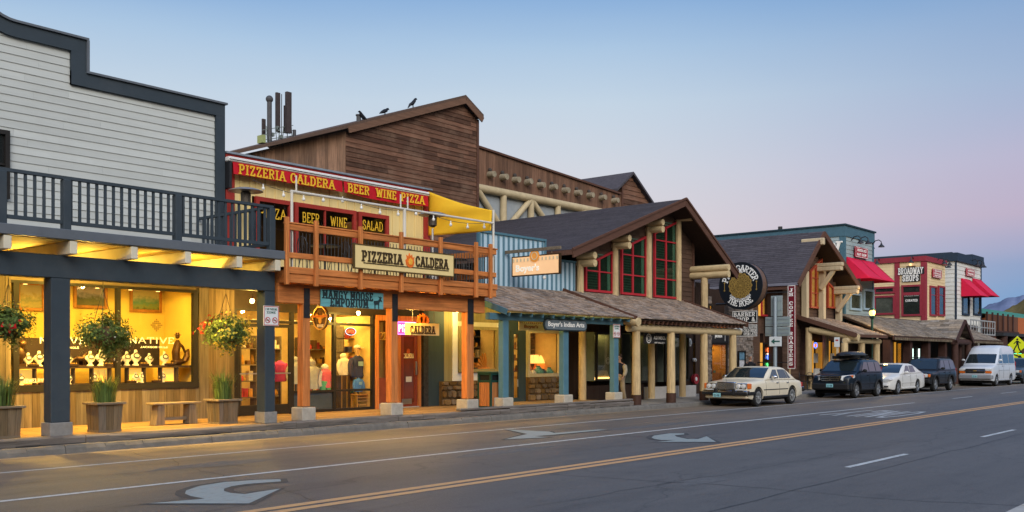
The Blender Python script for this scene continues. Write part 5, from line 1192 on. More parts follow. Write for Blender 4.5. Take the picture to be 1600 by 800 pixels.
# door and second window
xa, xb2 = PX(797, YF), PX(812, YF); F = street((xa+xb2)/2, YF, 1.5); d = MB(); framebox(d, F, xb2-xa, 2.4, .13, .06); dd = d.build('door', DGRN, b); panel(MB(), F, xb2-xa-.24, 2.16, .01, .02).build('pane', GL, dd)
pbox(F, .1, .25, -.7, -.45, .031, .036).build('notice', WHITEP, dd)
mb = MB(); mb.box(PX(786, YF), xa-.002, YF-.04, YF+.06, .3, 3.9); mb.box(xb2+.002, PX(820, YF), YF-.045, YF+.06, .3, 3.9); mb.box(xa, xb2, YF-.03, YF+.05, 2.702, 3.9); mb.build('door_surround', DGRN, b)
xa, xb2 = PX(820.3, YF), PX(872, YF)
fr = window(b, xa, xb2, 1.12, 2.74, YF-.03, mat('cream_trim', (.50,.42,.26), var=.1), GL, t=.11, d=.12)
vboards(MB(), xa, PX(884, YF), YF, 2.745, 3.9, .2, .04).build('olive_wall', OLIVE, b); MB().box(xb2+.002, PX(884, YF), YF-.06, YF+.05, .3, 2.74).build('white_trim', mat('cream_trim', (.50,.42,.26)), b)
stones(xa, xb2, YF-.04, .3, 1.12, 6, .16).build('stone_wainscot', STN, b)
room(b, PX(790, YF), xb2-.05, YF+.07, 23.4, .31, 3.0, mat('shop_plaster', (.62,.45,.20)), DECKW); lamp('AREA', (25.9, 22.5, 2.95), 55, (1,.70,.2), .8, (25.9, 22.5, 1), b)
MB().box(xa, xb2, YF+.1, 22.2, 1.06, 1.12).build('display_shelf', mat('honey_wood', (.45,.25,.07)), b)
goods(xa+.05, xb2-.03, 22.2, (1.3,1.7,2.1,2.5), 'back shelves of ornaments behind the shaded lamps', 22, (3,5,2,0), .3, .25)
for i, px in enumerate((828, 839.5, 855)):
    x = PX(px, 21.75); t = thing('table_lamp', 'shaded table lamp in the porch window, ' + ('left of three','middle of three','right of three')[i], 'lamp', (x, 21.75+.1*i, 1.12), 'shaded lamps in the window')
    MB().lathe([(.09,0),(.1,.03),(.05,.12),(.09,.25),(.03,.36),(.02,.46)], (x, 21.75+.1*i, 1.12), 12).build('base', mat('glazed_pot', (.25,.12,.05), rough=.3, var=.3), t, smooth=True)
    MB().lathe([(.23,0),(.12,.3),(.11,.3),(.22,0)], (x, 21.75+.1*i, 1.58), 16).build('lamp_shade', emit('lit_shade', (1,.52,.12), 1.6), t, smooth=True)
for i, (px, c) in enumerate(((824,2),(833,2),(841,1),(849,4),(858,1),(865,2))):
    x = PX(px, 21.45); s = (.15,.12,.19,.13,.16,.12)[i]
    tag(MB().lathe([(.5*s,0),(s*.95,.5*s),(s,1.0*s),(.6*s,1.6*s),(.35*s,1.8*s),(.5*s,2*s)], (x, 21.45, 1.12), 12).build('painted_pot', mat('pot_%d' % c, [(0,0,0),(.10,.30,.27),(.66,.6,.48),0,(.05,.10,.12)][c], rough=.35, var=.6, scale=22), None, smooth=True), ('cream pot at the left end of the lamp window', 'second pot from the left below the lamps, cream', 'larger teal pot below the middle lamp', 'dark pot right of the larger teal pot', 'teal pot below the right lamp', 'small cream pot at the right end of the lamp window')[i], 'pot', 'painted pots in the lamp window')
# recess in dark planks beyond
vboards(MB(), PX(884.2, YF), PX(913, YF), YF, .3, 3.9, .22, .03).build('plank_wall', DBRN, b)
# porch
XO1 = 27.85
mb = shakes(MB(), X0+.05, XO1, 18.15, 3.14, YF-.02, 4.16, seed=3); SHK = mat('split_shake', (.29,.22,.17), rough=.9, var=.4, scale=6, island=.42, hue=.25, stretch=(6,1,1), bump=.006)
mb.build('shake_roof', SHK, b)
def slope_slab(x0, x1, ye, ze, yt, zt, th=.06): return MB().add([(x, y, z-o) for x in (x0, x1) for y, z, o in ((ye,ze,.006),(yt,zt,.006),(yt,zt,th),(ye,ze,th))], [(0,1,2,3),(7,6,5,4),(0,4,5,1),(1,5,6,2),(2,6,7,3),(3,7,4,0)])
slope_slab(X0+.06, XO1-.01, 18.2, 3.15, YF-.03, 4.15).build('porch_sheathing', CEIL, b)
mb = MB(); x = X0+.3
while x < XO1-.1: mb.bar((x,18.22,3.04), (x,YF-.1,3.99), .06, .12); x += .52
mb.build('rafters', TEAL, b)
MB().box(X0-.25, XO1-.1, 18.5, 18.68, 2.88, 3.075).build('porch_beam', TEAL, b, bevel=.01)
mb = MB(); mb.bar((X0+.02,18.1,3.1), (X0+.02,YF-.03,4.13), .06, .16); mb.build('barge_board', TEAL, b)
for a, c in ((787, 796), (881.5, 889.5), (960.5, 967.5)):
    xa, xb2 = PX(a, 18.48), PX(c, 18.48)
    p = MB().box(xa, xb2, 18.5, 18.69, .62, 2.878).build('porch_post', TEAL, b, bevel=.012); MB().box(xa-.10, xb2+.10, 18.40, 18.80, .3, .62).build('post_base', mat('pale_stone_block', (.42,.38,.31), rough=.85, var=.15, scale=6, bump=.006), p, bevel=.02)
for i, px in enumerate((826, 868)):
    x = PX(px, 19.4); z = 3.2
    t = thing('porch_lamp', 'small flood lamp tucked under the shake porch %s' % ('above the lamp window' if i == 0 else 'near the second blue post'), 'lamp', (x, 19.4, z), 'lamps under the porches')
    MB().tube((x,19.4,3.5), (x,19.4,3.3), .015, n=6).build('stem', BLACK, t); MB().tube((x,19.4,3.3), (x,19.45,3.2), .04, .065, 10).build('lamp_head', BLACK, t); MB().tube((x,19.452,3.196), (x,19.454,3.192), .055, n=10).build('bulb', BULB, t); lamp('POINT', (x, 19.5, 3.1), 60, (1,.70,.2), .05, None, t)
x, y = PX(711, 20.9), 20.7; z = PZ(711, 483, 20.9); t = thing('flood_lamp', 'twin flood lamp fixed under the porch between cedar post and blue shop', 'lamp', (x, y, z), 'lamps under the porches')
MB().tube((x,y+.4,z+.05), (x,y,z+.05), .02, n=6).build('stem', WHITEP, t)
for i, sx in enumerate((-.09, .09)): MB().tube((x+sx,y,z+.05), (x+sx*1.7,y-.06,z-.08), .045, .07, 10).build('lamp_head', WHITEP, t); MB().tube((x+sx*1.7,y-.06,z-.081), (x+sx*1.72,y-.062,z-.086), .06, n=10).build('bulb', BULB, t)
lamp('POINT', (x, y-.1, z-.2), 55, (1,.70,.2), .06, None, t)
# perpendicular lit sign on a bracket
Xs = 24.7; y0, y1 = 18.92, 20.85; F = side(Xs, (y0+y1)/2, (ZX(840, 400, Xs)+ZX(840, 428, Xs))/2); w, h = y1-y0, .60
t = thing('hanging_sign', 'glowing orange scalloped sign hung from a timber bracket on the blue wall', 'sign', F.translation, None)
panel(MB(), F, w, h, .09, -.09).build('board', mat('peach_board', (.80,.50,.27), var=.12, scale=2, rough=.5, emis=.42, ecol=(1,.58,.27)), t); framebox(MB(), F, w+.06, h+.06, .035, .11, -.1).build('edging', BRONZE, t)
mb = MB(); n = 13
for i in range(n): x = -w/2+.06+(w-.12)*i/(n-1); pbox(F, x-.035, x+.035, h/2-.16, h/2-.05, .001, .012, mb)
mb.build('scallops', mat('cream_letter', (.75,.62,.38)), t); disc(F @ Matrix.Translation((-.02, h/2+.0, .004)), .2, .2, .02).build('sun_emblem', mat('orange_emblem', (.72,.30,.06), emis=.2, ecol=(1,.35,.05), var=.1), t); ring(F @ Matrix.Translation((-.02, h/2, .024)), .13, .13, .025, .01).build('emblem_ring', mat('cream_letter', (.75,.62,.38)), t)
script('Boyer\u0027s', F @ Matrix.Translation((-.33, -.1, .001)), .98, .3, mat('ivory_letter', (.85,.80,.68), emis=.35), t, bold=.03)
MB().bar((Xs,18.85,F.translation.z+h/2+.20), (Xs,YF-.05,F.translation.z+h/2+.20), .08, .1).bar((Xs,19.2,F.translation.z+h/2+.05), (Xs,19.2,F.translation.z+h/2+.16), .02, .02).bar((Xs,20.6,F.translation.z+h/2+.05), (Xs,20.6,F.translation.z+h/2+.16), .02, .02).build('bracket', WEATHX, t)
MB().sph(F @ Vector((.35,-h/2-.12,-.04)), .06, n=10, m=8).build('bulb', FB, t)
# long oval sign and pale sign
x0, x1 = PX(851, 18.4), PX(918, 18.4); zc = PZ(885, 508, 18.4); F = street((x0+x1)/2, 18.42, zc); w, h = x1-x0, .36; t = thing('shop_sign', 'long rounded grey plank sign in white lettering under the shake eave', 'sign', F.translation)
def pill(w, h, k=8): return [(w/2-h/2*.9+h/2*.9*math.cos(a), h/2*math.sin(a)) for a in [R(-90+180*i/k) for i in range(k+1)]] + [(-w/2+h/2*.9+h/2*.9*math.cos(a), h/2*math.sin(a)) for a in [R(90+180*i/k) for i in range(k+1)]]
MB().prism(pill(w, h), lambda p, q, d: F @ Vector((p, q, d)), -.05, 0).build('edging', mat('black_letter', (.02,.035,.04)), t); MB().prism(pill(w-.08, h-.07), lambda p, q, d: F @ Vector((p, q, d)), .001, .015).build('board', mat('slate_board', (.12,.15,.17), var=.15), t)
script("Boyer's Indian Arts", F @ Matrix.Translation((0,0,.016)), w*.84, h*.56, mat('white_letter', (.85,.83,.78)), t, bold=.015)
mb = MB(); [mb.tube(F @ Vector((s*w*.35, h/2, -.03)), F @ Vector((s*w*.35, h/2+.12, -.03)), .008, n=5) for s in (-1,1)]; mb.build('hanger', BLACK, t)
x0, x1 = PX(810, 19.2), PX(853, 19.2); F = street((x0+x1)/2, 19.2, PZ(831, 510, 19.2)); w, h = x1-x0, .27; t = thing('shop_sign', 'pale scalloped sign hanging above the lamp window inside the porch', 'sign', F.translation)
panel(MB(), F, w, h, .03).build('board', mat('cream_board', (.78,.60,.27)), t); script("Boyer's", F @ Matrix.Translation((-.1,-.02,.031)), w*.5, h*.5, mat('brick_letter', (.35,.10,.03)), t)
mb = MB(); n = 14
for i in range(n): x = -w/2+.04+(w-.08)*i/(n-1); pbox(F, x-.02, x+.02, h/2-.055, h/2-.01, .0305, .036, mb)
mb.build('scallops', mat('brick_letter', (.35,.10,.03)), t); MB().tube(F @ Vector((-w*.4,h/2,.015)), F @ Vector((-w*.4,h/2+.45,.015)), .008, n=5).tube(F @ Vector((w*.4,h/2,.015)), F @ Vector((w*.4,h/2+.45,.015)), .008, n=5).build('hanger', BLACK, t)
x0, x1, z0, z1 = rect(958.5, 969.5, 508, 526, 18.44); regsign((x0+x1)/2, 18.46, (z0+z1)/2, (x1-x0)*1.0, 'small white regulation sign on the third blue porch post')

# ================================================================== log gable building
b = thing('log_gable_building', 'brown log building with red mullioned gable windows and broad dark roof', 'building', (33,YF,.14))
LAPB = wood('brown_lap', (.085,.048,.032), 'x', var=.35, island=.18, dirt=.15, dcol=(.16,.11,.08))
LOG = mat('peeled_log', (.52,.385,.205), rough=.75, var=.45, scale=3, stretch=(6,6,.5), bump=.012, dirt=.45, dcol=(.22,.14,.075)); LOGY = mat('peeled_log_y', (.55,.42,.23), rough=.75, var=.4, scale=3, stretch=(5,.6,5), bump=.006)
BRN = wood('brown_fascia', (.10,.048,.032), 'x', var=.25, island=.12); ROOFM = mat('dark_shingle_roof', (.070,.064,.068), rough=.95, var=.4, scale=2.2, stretch=(1,1,1), bump=.01, dirt=.3, dcol=(.115,.10,.10))
RX, RZ, EL, ER, EZ, YB0, YB1 = 34.8, 8.22, 27.2, 39.25, 5.55, 20.2, 30.9
lz = lambda x: EZ+(RZ-EZ)*(x-EL)/(RX-EL); rz_ = lambda x: EZ+(RZ-EZ)*(ER-x)/(ER-RX)
mb = MB()
def roof_rows(mb, xe, ze, xr, zr, y0, y1, row=.16, seed=1):   # asphalt shingles: thin stepped courses on a slope across x
    L = math.hypot(xr-xe, zr-ze); dx, dz = (xr-xe)/L, (zr-ze)/L; nx, nz = (-dz, dx) if dx > 0 else (dz, -dx); n = int(L/row); r2 = random.Random(seed)
    for j in range(n):
        s0, s1 = L*j/n, L*(j+1)/n; y = y0
        while y < y1:
            l = min(r2.uniform(.5, 1.1), y1-y)
            if y1-y-l < .2: l = y1-y
            q = []
            for yy in (y+.002, y+l-.002):
                for s, t_ in ((s0, .0), (s0, .016), (s1, .004), (s1, -.01)): q.append((xe+dx*s+nx*t_, yy, ze+dz*s+nz*t_))
            mb.add(q, [(0,1,2,3),(7,6,5,4),(0,4,5,1),(1,5,6,2),(2,6,7,3),(3,7,4,0)]); y += l
    return mb
ROOF2 = mat('asphalt_shingle', (.066,.059,.067), rough=.95, var=.3, scale=5, island=.16, dirt=.25, dcol=(.10,.09,.09))
roof_rows(mb, EL-.05, EZ-.02, RX, RZ, YB0, YB1, .15, 5); roof_rows(mb, ER+.05, EZ-.03, RX, RZ, YB0, YB1, .15, 6); mb.build('shingle_roof', ROOF2, b)
mb = MB(); mb.add([(x,y,z-o) for y in (YB0+.05, YB1-.02) for x,z,o in ((EL,EZ,.02),(RX,RZ,.02),(RX,RZ,.16),(EL,EZ,.16))], [(0,1,2,3),(7,6,5,4),(0,4,5,1),(1,5,6,2),(2,6,7,3),(3,7,4,0)])
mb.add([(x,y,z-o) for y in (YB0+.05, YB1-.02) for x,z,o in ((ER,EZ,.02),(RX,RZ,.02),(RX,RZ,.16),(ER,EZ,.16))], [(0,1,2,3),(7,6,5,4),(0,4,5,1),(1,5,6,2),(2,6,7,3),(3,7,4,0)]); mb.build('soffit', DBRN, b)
mb = MB(); mb.bar((EL-.06,YB0-.0,EZ-.16), (RX,YB0,RZ-.13), .07, .30, (0,0,1)); mb.bar((ER+.06,YB0,EZ-.18), (RX,YB0-.002,RZ-.13), .07, .30, (0,0,1)); mb.build('barge_board', BRN, b)
mb = MB(); mb.bar((EL-.1,YB0-.05,EZ-.01), (RX,YB0-.05,RZ+.02), .06, .08, (0,0,1)); mb.bar((ER+.1,YB0-.05,EZ-.03), (RX,YB0-.052,RZ+.02), .06, .08, (0,0,1)); mb.build('verge_trim', BRN, b)
MB().box(EL-.09, EL-.02, YB0, YB1, EZ-.2, EZ-.03).box(ER+.02, ER+.09, YB0, YB1, EZ-.22, EZ-.05).build('gutter', BRN, b)
# walls
xw0, xw1 = PX(899, YF)+.0, PX(1083, YF)
lap(MB(), xw0, xw1, YF, 4.0, 7.9, .2, .025, xl=lambda z: max(xw0, EL+(z+.18-EZ)/(RZ-EZ)*(RX-EL)), seg=2.5).build('lap_wall', LAPB, b)
MB().box(xw0, xw1, YF+.02, YF+.06, 3.9, 5.3).build('wall_core', DBRN, b)
mb = MB(); mb.box(xw1, xw1+.05, YF-.03, 30, 3.9, 7.3); mb.box(xw0+.1, xw0+.15, YF+.06, 30, 3.9, 5.35); mb.box(xw0, ER-.4, 29.9, 30, .14, 5.6); mb.xz([(EL+.3,5.5),(RX,RZ-.2),(ER-.3,5.5)], 29.95, 30.05); mb.build('side_wall', DBRN, b)
MB().box(xw1-.12, xw1+.02, YF-.06, YF+.02, 3.9, 7.6).build('corner_board', BRN, b)
REDW = mat('red_window', (.42,.025,.035), rough=.5, var=.12)
DG = glass('gable_glass', (.6,.66,.62), .6)
def gablewin(pl, pr, ytl, ytr, ybm, mid):
    x0, x1 = PX(pl, YF), PX(pr, YF); zb = PZ((pl+pr)/2, ybm, YF); za, zc = PZ(pl, ytl, YF), PZ(pr, ytr, YF); zt = lambda x: za+(zc-za)*(x-x0)/(x1-x0)
    t = .085; mb = MB(); ya, yb_ = YF-.1, YF+.01
    mb.xz([(x0,zb),(x0+t,zb),(x0+t,zt(x0+t)),(x0,za)], ya, yb_); mb.xz([(x1-t,zb),(x1,zb),(x1,zc),(x1-t,zt(x1-t))], ya, yb_); mb.xz([(x0+t,zb),(x1-t,zb),(x1-t,zb+t),(x0+t,zb+t)], ya+.001, yb_)
    mb.xz([(x0+t,zt(x0+t)-t),(x1-t,zt(x1-t)-t),(x1-t,zt(x1-t)),(x0+t,zt(x0+t))], ya+.001, yb_)
    xm = x0+(x1-x0)*mid; mb.xz([(xm-.045,zb+t),(xm+.045,zb+t),(xm+.045,zt(xm)-t),(xm-.045,zt(xm)-t)], ya+.01, yb_)
    z = zb+.78
    while z < zc-.25:
        xs_ = x0+t if z < zt(x0)-.1 else min(x1-t, x0+(z+.12-za)/(zc-za)*(x1-x0))
        if xs_ < x1-.2: mb.box(xs_, x1-t, ya+.02, yb_, z-.025, z+.025)
        z += .78
    fr = mb.build('window', REDW, b); MB().xz([(x0+.02,zb+.02),(x1-.02,zb+.02),(x1-.02,zt(x1)-.02),(x0+.02,zt(x0)-.02)], YF-.05, YF-.044).build('pane', DG, fr)
    MB().xz([(x0+.02,zb+.02),(x1-.02,zb+.02),(x1-.02,zc-.03),(x0+.02,za-.03)], YF-.031, YF-.027).build('blind_backing', mat('dim_room', (.07,.10,.075), var=.3), fr)
    m2 = MB(); z = zb+.1
    while z < zc-.15:
        xs_ = x0+t if z < zt(x0)-.12 else min(x1-t, x0+(z+.12-za)/(zc-za)*(x1-x0)); m2.box(xs_, xm-.05, YF-.042, YF-.034, z, z+.05); z += .1
    m2.build('blind', mat('green_blind', (.11,.18,.13), var=.2), fr)
    MB().xz([(x1-.32,zb+t),(x1-.13,zb+t),(x1-.13,zt(x1-.1)-.12),(x1-.32,zt(x1-.3)-.12)], YF-.043, YF-.033).build('curtain', mat('mint_curtain', (.28,.52,.40), var=.15, stretch=(12,1,.3)), fr)
gablewin(912, 955, 414, 392, 457, .50); gablewin(968.5, 1007.5, 388, 368.5, 461.5, .45); gablewin(1020, 1056, 363.5, 346, 466, .5)
for px, py in ((907.5, 402), (962, 374.5), (1014.5, 349), (1061, 331)):
    x = PX(px, YF-.15); zt = PZ(px+6, py, YF-.75)
    MB().tube((x,YF-.12,3.95), (x,YF-.12,zt-.02), .135, .125, 14).build('log_column', LOG, b, smooth=True)
    lg = MB(); lg.tube((x+.02,YF-.78,zt+.12), (x+.02,YF+.0,zt+.12), .125, n=14); lg.tube((x+.02,YF-.78,zt-.16), (x+.02,YF,zt-.13), .13, n=14); lg.build('purlin_log', LOGY, b, smooth=True)
# recessed right bay under the broad eave
xr = 37.0; zp = 5.42
MB().tube((xr,19.4,zp+.13), (xr,25,zp+.13), .14, n=14).tube((xr,19.4,zp-.14), (xr,25,zp-.14), .145, n=14).build('purlin_log', LOGY, b, smooth=True)
MB().tube((xr,20.55,3.6), (xr,20.55,zp-.25), .15, n=14).build('log_column', LOG, b, smooth=True)
g_ = MB()
for k in range(4): g_.tube((xw1, 24.2, 4.1+.3*k), (39.2, 24.2, 4.1+.3*k), .16, n=10)
g_.build('log_wall', mat('grey_log', (.19,.15,.12), var=.3, stretch=(.5,4,4)), b, smooth=True)
MB().box(xw1+.05, ER, 24.4, 24.5, 3.9, 7).build('gable_back', DBRN, b)
# ground floor behind the log porch
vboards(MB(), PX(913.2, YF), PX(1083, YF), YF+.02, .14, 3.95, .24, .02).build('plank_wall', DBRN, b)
def shopwin(pl, pr, z0, z1, name='display_window'):
    x0, x1 = PX(pl, YF), PX(pr, YF); F = street((x0+x1)/2, YF-.03, (z0+z1)/2); w = MB(); framebox(w, F, x1-x0, z1-z0, .08, .08); fr = w.build(name, DARKF, b); return x0, x1, F, fr
SG = glass('shaded_glass', (.8,.8,.78), 1.2)
def boxroom(x0, x1, z0, z1, y1, m): room(b, x0, x1, YF+.03, y1, z0, z1, m)
def cutwin(pl, pr, z0, z1, e, m, col=(1,.70,.2)):
    x0, x1, F, fr = shopwin(pl, pr, z0, z1)
    panel(MB(), F, x1-x0-.14, z1-z0-.14, .006, .03).build('pane', SG, fr)
    MB().box(x0+.05, x1-.05, YF-.008, YF-.004, z0+.05, z1-.05).build('backing', m, fr); return x0, x1, fr
# windows lit from rooms: build bays standing behind real openings is not visible here, so each bay is a shallow lit showcase
def showcase(pl, pr, z0, z1, e, m, label=None):
    x0, x1, F, fr = shopwin(pl, pr, z0, z1); fr.location.y = -.42
    panel(MB(), F, x1-x0-.14, z1-z0-.14, .006, .03).build('pane', SG, fr)
    mb = MB(); y0, y1 = YF-.42, YF-.01
    mb.box(x0, x1, y1-.02, y1, z0, z1); mb.box(x0, x0+.03, y0, y1-.02, z0, z1); mb.box(x1-.03, x1, y0, y1-.02, z0, z1); mb.box(x0+.03, x1-.03, y0, y1-.02, z0, z0+.03); mb.box(x0+.03, x1-.03, y0, y1-.02, z1-.03, z1); mb.build('showcase_lining', m, b)
    if e: lamp('AREA', ((x0+x1)/2, YF-.2, z1-.06), e, (1,.70,.2), (x1-x0)*.7, ((x0+x1)/2, YF-.15, z0), b, .2)
    return x0, x1
GRL = mat('grey_green_lining', (.16,.19,.16), var=.4, scale=1.5); WML = mat('amber_lining', (.45,.28,.08), var=.4, scale=2)
a0, a1 = showcase(914, 955, .92, 2.72, 9, GRL); showcase(971, 1009.5, .8, 2.72, 3, GRL); showcase(1022, 1060, .8, 2.7, 2.2, GRL)
t = thing('display_plinth', 'glowing low plinth with a pale tray in the first dark shop window', 'display stand', (a0+.6, YF-.2, .95)); x = a0+.25
MB().box(x, x+.85, YF-.33, YF-.06, .95, 1.05).build('base', GLOW, t); MB().xz([(x,1.05),(x+.9,1.05),(x+.75,1.3),(x+.15,1.3)], YF-.3, YF-.1).build('tray', mat('pale_tray', (.6,.5,.3)), t)
t = thing('round_emblem', 'white ring emblem on the first dark shop window', 'emblem', ((a0+a1)/2, YF-.5, 1.7)); F = street((a0+a1)/2-.05, YF-.47, 1.66)
ring(F, .13, .13, .025, .004).build('emblem_ring', WL, t); ring(F, .075, .075, .02, .004).build('emblem_ring', WL, t); letters('ASYMBOL', F @ Matrix.Translation((.45,0,0)), .5, .09, WL, t, serif=False, th=.16, dep=.004)
MB().box(PX(1008, YF-.5), PX(1084, YF-.5), YF-.62, YF-.36, .14, .62).build('concrete_plinth', mat('pale_concrete', (.42,.40,.38), var=.12), b, bevel=.01)
MB().box(PX(914, YF-.5), PX(1006, YF-.5), YF-.5, YF-.36, .14, .75).build('plank_plinth', DBRN, b)
for px, z1 in ((910, 3.3), (1018, 3.2), (1066.5, 3.2)): x = PX(px, 20.2); MB().tube((x,20.2,.2), (x,20.2,z1), .14, .13, 12).build('inner_log_post', LOG, b, smooth=True)
# porch of this building
XP0, XP1 = 27.9, 36.0
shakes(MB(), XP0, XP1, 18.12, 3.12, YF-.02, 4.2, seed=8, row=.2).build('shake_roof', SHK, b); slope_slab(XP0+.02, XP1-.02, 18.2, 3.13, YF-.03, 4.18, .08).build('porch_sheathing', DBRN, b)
mb = MB(); mb.bar((XP0-.04,18.05,3.09), (XP0-.04,YF-.05,4.17), .07, .2); mb.bar((XP1+.03,18.05,3.09), (XP1+.03,YF-.05,4.17), .07, .2); mb.build('barge_board', BRN, b)
mb = MB(); x = XP0+.15
while x < XP1-.05: mb.bar((x,18.2,3.0), (x,YF-.1,4.0), .07, .13); x += .30
mb.build('rafters', BRN, b)
MB().tube((PX(988, 18.5)-.25,18.5,2.80), (XP1+.15,18.5,2.80), .135, n=14).build('porch_log', mat('peeled_log_x', (.52,.40,.225), rough=.7, var=.22, scale=2.5, stretch=(.6,5,5), bump=.006), b, smooth=True)
MB().tube((PX(988,18.3)-.05,18.0,2.98), (PX(988,18.3)-.05,20.2,3.3), .15, n=16).build('purlin_log', LOGY, b, smooth=True)
for px in (994, 1048.5, 1100, 1145):
    x = PX(px, 18.5); p = MB().tube((x,18.5,.5), (x,18.5,2.69), .16, .135, 16).build('log_post', LOG, b, smooth=True); MB().tube((x,18.5,.14), (x,18.5,.5), .18, n=16).build('post_shoe', mat('rust_shoe', (.055,.026,.018), rough=.6, var=.3, scale=5), p, smooth=True)
t = thing('shop_sign', 'black hanging shop sign with white spiral emblem under the log porch', 'sign', (PX(1021, 18.9), 18.9, 2.3)); x0, x1 = PX(1004.5, 18.9), PX(1040, 18.9); z0, z1 = PZ(1022, 537, 18.9), PZ(1022, 521, 18.9); F = street((x0+x1)/2, 18.9, (z0+z1)/2); w, h = x1-x0, z1-z0
panel(MB(), F, w, h, .04).build('board', mat('charcoal_board', (.022,.022,.025), var=.1, rough=.5), t); F2 = F @ Matrix.Translation((-.29*w, 0, .041)); ring(F2, .17, .17, .03, .006).build('emblem_ring', WL, t); ring(F2, .10, .10, .03, .006).build('emblem_ring', WL, t)
letters('ASYMBOL', F @ Matrix.Translation((.19*w, .03, .041)), w*.52, h*.30, WL, t, serif=False, th=.17, dep=.006); letters('ART GALLERY', F @ Matrix.Translation((.19*w, -.15, .041)), w*.46, h*.12, WL, t, serif=False, th=.17, dep=.005)
MB().tube(F @ Vector((-.35*w,h/2,.02)), F @ Vector((-.35*w,h/2+.5,.02)), .01, n=5).tube(F @ Vector((.3*w,h/2,.02)), F @ Vector((.3*w,h/2+.5,.02)), .01, n=5).build('chain', BLACK, t)

# ================================================================== tall brown theatre behind
b = thing('theatre_building', 'tall brown plank theatre with sloping roof rising behind the pizzeria', 'building', (33,31.2,0))
YT = 31.2; xc, xp, xe = PX(540, YT), PX(722, YT), PX(746.5, YT); zc, zp_, ze = PZ(540, 203, YT), PZ(722, 157, YT), PZ(746.5, 184, YT)
roofz = lambda x: zc+(zp_-zc)*(x-xc)/(xp-xc) if x < xp else zp_+(ze-zp_)*(x-xp)/(xe-xp)
THB = wood('theatre_boards', (.115,.056,.034), 'x', var=.65, island=.5, dirt=.6, dcol=(.24,.15,.10)); THV = wood('theatre_planks', (.24,.14,.088), 'z', var=.55, island=.4, dirt=.6, dcol=(.10,.075,.06))
lap(MB(), xc, xe, YT, 3.5, zp_, .2, .03, xl=lambda z: xc if z < zc else xc+(z+.1-zc)/(zp_-zc)*(xp-xc), xr=lambda z: xe if z < ze-.1 else xp+(z+.1-zp_)/(ze-zp_)*(xe-xp), seg=3).build('front_wall', THB, b)
MB().xz([(xc+.01,3),(xe-.01,3),(xe-.01,ze-.12),(xp,zp_-.12),(xc+.01,zc-.12)], YT+.025, YT+.12).build('front_core', DBRN, b)
vboards_x(MB(), YT, 46, xc, 5, zc-.05, .24, .03).build('side_wall', THV, b); MB().box(xc+.02, xe, YT+.12, 46, 0, 8).build('rear_block', DBRN, b)
mb = MB()
for (xa, za, xb2, zb) in ((xc-.5, roofz(xc-.0)-.5*(zp_-zc)/(xp-xc), xp, zp_), (xe+.15, ze-.15*(zp_-ze)/(xe-xp), xp, zp_)):
    mb.add([(x,y,z+o) for y in (YT-.25, 46.5) for x,z,o in ((xa,za,.06),(xb2,zb,.06),(xb2,zb,.22),(xa,za,.22))], [(0,1,2,3),(7,6,5,4),(0,4,5,1),(1,5,6,2),(2,6,7,3),(3,7,4,0)])
mb.build('roof', wood('roof_edge_brown', (.105,.066,.048), 'y', var=.3, island=.1), b)
mb = MB(); mb.bar((xc-.05,YT-.24,zc-.04), (xp,YT-.24,zp_-.04), .06, .26, (0,0,1)); mb.bar((xe+.1,YT-.24,ze-.13), (xp,YT-.242,zp_-.04), .06, .26, (0,0,1)); mb.build('barge_board', wood('barge_brown', (.15,.082,.052), 'x', var=.3), b)
MB().box(xe-.12, xe+.03, YT-.06, YT+.02, 3.5, ze-.1).build('corner_board', BRN, b)
# long wing with a row of log ends and truss windows
YW = 31.6; xw1_ = PX(967, YW); zt0, zt1 = PZ(748, 231, YW), PZ(967, 304, YW); zb_ = PZ(850, 319, YW); ztf = lambda x: zt0+(zt1-zt0)*(x-xe)/(xw1_-xe)
vboards(MB(), xe+.05, xw1_, YW, zb_, ztf, .24, .03, jit=.01).build('wing_planks', wood('wing_planks', (.16,.085,.052), 'z', var=.42, island=.3, dirt=.3, dcol=(.09,.06,.045)), b)
mb = MB(); mb.bar((xe+.04,YW-.06,zt0+.05), (xw1_+.05,YW-.06,zt1+.05), .16, .1, (0,0,1)); mb.build('wing_coping', BRN, b)
MB().box(xe+.03, xw1_, YW+.01, 42, 4, zb_+.5).build('wing_block', mat('wing_pale_glass', (.32,.35,.37), rough=.25, var=.08), b); MB().box(xw1_-.06, xw1_+.04, YW-.04, 42, 4, zt1).build('wing_end', BRN, b)
for i in range(11):
    px = 768+i*(961-768)/10; x = PX(px, YW-.2); z = PZ(px, 272.5+i*(313.5-272.5)/10, YW-.2); q = MB().tube((x,YW,z), (x+rnd.uniform(-.03,.03),YW-.42,z+rnd.uniform(-.03,.03)), .17, .15, 10); q.build('log_end', mat('weathered_log', (.30,.25,.17), rough=.85, var=.35, scale=5), b, smooth=True)
    MB().sph((x, YW-.1, z+.22), .1, (1,1,1.1), 8, 6).build('log_cap', mat('log_cap', (.06,.05,.045), var=.3), b)
zt_ = PZ(800, 302, YW); zb2 = 8.0; tr = MB(); tr.tube((xe+.1,YW-.15,zt_-.1), (xw1_-.3,YW-.15,zt_-.1), .2, n=12)
pxs = (783, 826, 868, 910)
xs_ = [PX(p, YW) for p in pxs]
for x in xs_: tr.tube((x,YW-.15,zb2-.6), (x,YW-.15,zt_-.25), .17, n=12)
for k in (0, 2):
    x0 = xe+.2 if k == 0 else xs_[1]; tr.tube((xs_[k],YW-.16,zb2), (x0,YW-.16,zt_-.15), .15, n=10); tr.tube((xs_[k],YW-.17,zb2), (xs_[min(k+1,3)],YW-.17,zt_-.15), .15, n=10)
tr.build('log_truss', mat('peeled_log_truss', (.50,.40,.24), rough=.7, var=.2, scale=2, bump=.006), b, smooth=True)
